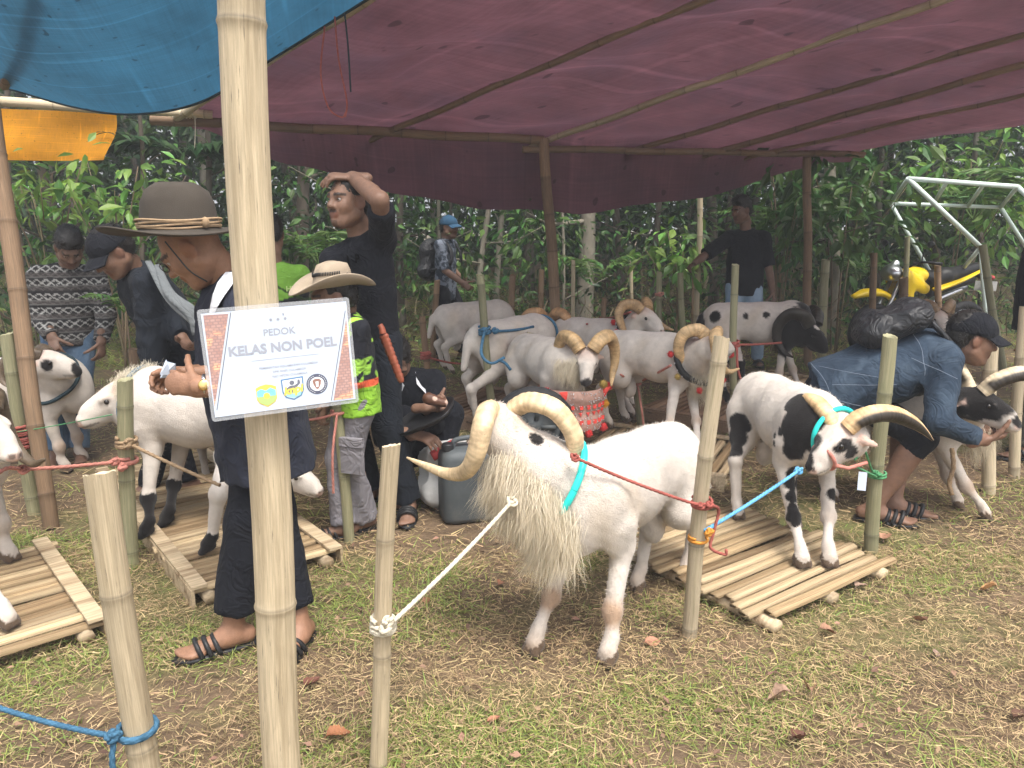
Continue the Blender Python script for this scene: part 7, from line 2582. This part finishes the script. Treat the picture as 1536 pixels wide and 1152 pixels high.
# ------------------------------------------------------------------ motorbike
def motorbike():
    a, b = at(1311, 470, 8.3), at(1446, 470, 8.6)
    fw = unit((a - b) * V3(1, 1, 0))
    mid = (a + b) / 2
    root = thing('motorbike', 'yellow and black off road motorbike parked at the edge of the wood', 'motorbike', (mid[0], mid[1], 0.0), math.atan2(fw[1], fw[0]))
    wb, R = np.linalg.norm((a - b)[:2]) / 2, .31
    for x in (wb, -wb):
        w = MB()
        t = np.linspace(0, 2 * np.pi, 41)
        add_tube(w, np.stack([x + (R - .045) * np.cos(t), 0 * t, R + (R - .045) * np.sin(t)], 1), .046, 10, False)
        wo = w.obj('wheel', M['rubber'], root)
        r_ = MB()
        add_tube(r_, np.stack([x + (R - .10) * np.cos(t), 0 * t, R + (R - .10) * np.sin(t)], 1), .014, 8, False)
        for k in range(16):
            s = k * 2 * np.pi / 16
            add_tube(r_, np.array([[x, .02 * (-1) ** k, R], [x + (R - .10) * math.cos(s), 0, R + (R - .10) * math.sin(s)]]), .0035, 4)
        add_tube(r_, np.array([[x, -.05, R], [x, .05, R]]), .04, 10)
        r_.obj('rim', M['steel'], wo)
    fk = MB()
    for s in (1, -1):
        add_tube(fk, np.array([[wb, .075 * s, R], [wb - .28, .075 * s, .98]]), .022, 8)
    add_tube(fk, np.array([[wb - .26, -.09, .93], [wb - .26, .09, .93]]), .02, 8)
    fk.obj('fork', M['steel'], root)
    hb = MB()
    add_tube(hb, catmull([V3(wb - .42, .38, 1.07), V3(wb - .33, .25, 1.08), V3(wb - .29, .1, 1.02), V3(wb - .29, -.1, 1.02), V3(wb - .33, -.25, 1.08), V3(wb - .42, -.38, 1.07)], 4), .013, 7)
    for s in (1, -1):
        add_tube(hb, np.array([[wb - .46, .40 * s, 1.065], [wb - .37, .30 * s, 1.08]]), .019, 7)
    h = hb.obj('handlebar', M['black_plastic'], root)
    mi = MB()
    for s in (1, -1):
        add_tube(mi, catmull([V3(wb - .33, .25 * s, 1.08), V3(wb - .30, .30 * s, 1.2), V3(wb - .34, .34 * s, 1.25)], 4), .006, 5)
        add_ball(mi, (wb - .34, .34 * s, 1.27), (.018, .055, .04), 10, 7)
    mi.obj('mirror', M['black_plastic'], h)
    hl = MB()
    S = Soft()
    S.cap((wb - .18, -.05, .95), (wb - .18, .05, .95), .085, .085, .03)
    S.cap((wb - .16, 0, .98), (wb - .22, 0, 1.06), .07, .04, .04)
    v, q, t = S.mesh(.012)
    hl.add(v, q)
    hl.obj('headlight', M['steel'], root)
    fd = MB()
    P = catmull([V3(wb + .30, 0, .70), V3(wb + .12, 0, .745), V3(wb - .08, 0, .735), V3(wb - .22, 0, .66)], 5)
    add_tube(fd, P, np.interp(np.linspace(0, 1, len(P)), [0, .3, 1], [.03, .065, .07]), 10, shape=np.array([1, 1.1, .5, .25, .5, 1.1, 1, .6, .3, .6]))
    fd.obj('mudguard', M['yellow_paint'], root)
    tk = MB()
    S = Soft()
    S.ell((wb - .46, 0, .92), (.19, .12, .10), k=.04)
    for s in (1, -1):
        S.cap((wb - .30, .12 * s, .90), (wb - .34, .15 * s, .62), .075, .035, .05, flat=((0, 1, 0), 2.2))
        S.cap((wb - .30, .12 * s, .90), (wb - .52, .13 * s, .78), .085, .06, .05, flat=((0, 1, 0), 2.0))
    v, q, t = S.mesh(.012)
    tk.add(v, q)
    tk.obj('tank', M['yellow_paint'], root)
    st = MB()
    S = Soft()
    S.chain([V3(wb - .52, 0, .93), V3(wb - .72, 0, .87), V3(-.28, 0, .90), V3(-.72, 0, 1.0)], [.075, .095, .10, .06], .05)
    v, q, t = S.mesh(.013)
    st.add(v, q)
    st.obj('seat', M['leather'], root)
    tl = MB()
    for s in (1, -1):
        P = catmull([V3(-.05, .12 * s, .76), V3(-.4, .13 * s, .87), V3(-.78, .09 * s, 1.01)], 6)
        add_tube(tl, P, np.linspace(.05, .02, len(P)), 8, shape=np.array([1, .8, .3, .3, 1, .8, .3, .3]))
    tl.obj('tail_panel', M['yellow_paint'], root)
    en = MB()
    S = Soft()
    S.ell((wb - .55, 0, .48), (.17, .13, .14), k=.04)
    S.cap((wb - .42, 0, .55), (wb - .36, 0, .74), .09, .07, .04)
    S.cap((-.1, 0, .5), (-.45, 0, .55), .07, .05, .05)
    S.chain([V3(wb - .32, 0, .86), V3(wb - .35, .0, .4), V3(-.1, 0, .36)], [.03, .03, .03], .02)
    S.chain([V3(-.1, 0, .36), V3(-wb, .07, R)], [.03, .028], .02)
    S.chain([V3(-.1, 0, .72), V3(-.65, 0, .86)], [.05, .045], .02)
    v, q, t = S.mesh(.014)
    en.add(v, q)
    en.obj('engine', M['black_plastic'], root)
    ex = MB()
    P = catmull([V3(wb - .4, -.1, .42), V3(-.05, -.16, .45), V3(-.35, -.17, .62), V3(-.75, -.17, .76)], 5)
    add_tube(ex, P, np.interp(np.linspace(0, 1, len(P)), [0, .5, .65, 1], [.02, .025, .055, .05]), 10)
    ex.obj('exhaust', M['steel'], root)
    rg = MB()
    add_tube(rg, catmull([V3(-.70, 0, .93), V3(-.84, 0, .86), V3(-.93, 0, .70)], 5), .07, 8, shape=np.array([1, .9, .3, .3, 1, .9, .3, .3]))
    rg.obj('rear_guard', M['black_plastic'], root)
    pl = MB()
    add_box(pl, (-.93, -.06, .78), (.010, .11, .055), basis((.8, .55, .25)))
    pl.obj('number_plate', M['sack'], root, smooth=False)
    rl = MB()
    add_ball(rl, (-.92, .0, .88), (.03, .06, .03), 10, 7)
    rl.obj('tail_light', M['red_print'], root)
motorbike()

def steel_frame():
    root_p = at(1430, 300, 8.5)
    root = thing('steel_frame', 'pale green painted steel pipe frame leaning at the edge of the wood', 'frame', (root_p[0], root_p[1], 0))
    YA, YB = 8.2, 8.9
    A = {k: at(x, y, YA) for k, (x, y) in dict(l=(1362, 268), r=(1526, 280), m1=(1421, 272), m2=(1476, 276), ll=(1471, 371), rr=(1636, 384)).items()}
    Bq = {k: at(x, y, YB) for k, (x, y) in dict(l=(1336, 305), r=(1501, 311), m1=(1399, 307), m2=(1452, 309), ll=(1396, 410), rr=(1540, 372)).items()}
    pipes = [(A['l'], A['r']), (Bq['l'], Bq['r']), (A['l'], Bq['l']), (A['m1'], Bq['m1']), (A['m2'], Bq['m2']), (A['r'], Bq['r']), (A['l'], A['ll']), (Bq['l'], Bq['ll']), (A['r'], A['rr']), (Bq['r'], Bq['rr']),
             (A['ll'], at(1440, 408, 8.6)), (A['ll'], A['ll'] * V3(1, 1, 0) + V3(.35, .2, .1)), (Bq['ll'], Bq['ll'] * V3(1, 1, 0) + V3(.25, .1, .1)), (Bq['rr'], Bq['rr'] * V3(1, 1, 0) + V3(.3, .1, .1)), (A['rr'], A['rr'] * V3(1, 1, 0) + V3(.3, .1, .1))]
    o = V3(root_p[0], root_p[1], 0)
    for k, (p, q) in enumerate(pipes):
        mb = MB()
        add_tube(mb, np.array([p - o, (p + q) / 2 - o, q - o]), 0.026 if k in (0, 6, 8) else .022, 10)
        mb.obj('pipe', M['white_paint'], root)
steel_frame()

# prints on clothes
def prints():
    P = PP['tee']
    sv = np.array([v.co[:] for v in P['shirt'].data.vertices])
    for (x, y, s, w) in ((536, 388, 'P', .030), (522, 390, 'I', .010)):
        t = P['g'](at(x, y, 3.5))
        d = ray(x, y)
        C = P['g'](V3(0, 0, CAM_H))
        u = unit(d)
        rel = sv - C
        al = rel @ u
        near = np.linalg.norm(rel - np.outer(al, u), axis=1) < .02
        if near.any():
            c = C + u * (al[near].min() - .004)
            text_on(P['shirt'], s, c, V3(.83, -.55, 0), V3(0, -.15, 1), w, 'rope_red', .04, 'print')
    P = PP['green']
    sv = np.array([v.co[:] for v in P['shirt'].data.vertices])
    C = P['g'](V3(0, 0, CAM_H))
    u = unit(ray(441, 433))
    rel = sv - C
    al = rel @ u
    near = np.linalg.norm(rel - np.outer(al, u), axis=1) < .03
    if near.any():
        text_on(P['shirt'], 'HUR', C + u * (al[near].min() - .006), V3(.97, .2, 0), V3(0, 0, 1), .085, 'p_green', .03, 'print')
prints()

# ------------------------------------------------------------------ the smoky air under the trees
def haze():
    m = bpy.data.materials.new('haze_air')
    m.use_nodes = True
    N, L = m.node_tree.nodes, m.node_tree.links
    N.remove(N['Principled BSDF'])
    pv = N.new('ShaderNodeVolumePrincipled')
    pv.inputs['Color'].default_value = (.93, .95, 1.0, 1)
    pv.inputs['Density'].default_value = 0.0075
    pv.inputs['Anisotropy'].default_value = 0.2
    L.new(pv.outputs[0], N['Material Output'].inputs['Volume'])
    mb = MB()
    add_box(mb, (0, 110, 4.6), (156, 156, 5.7))
    mb.obj('haze', m, kind='stuff', smooth=False, label='thin pale smoke hanging in the air', cat='haze')
haze()
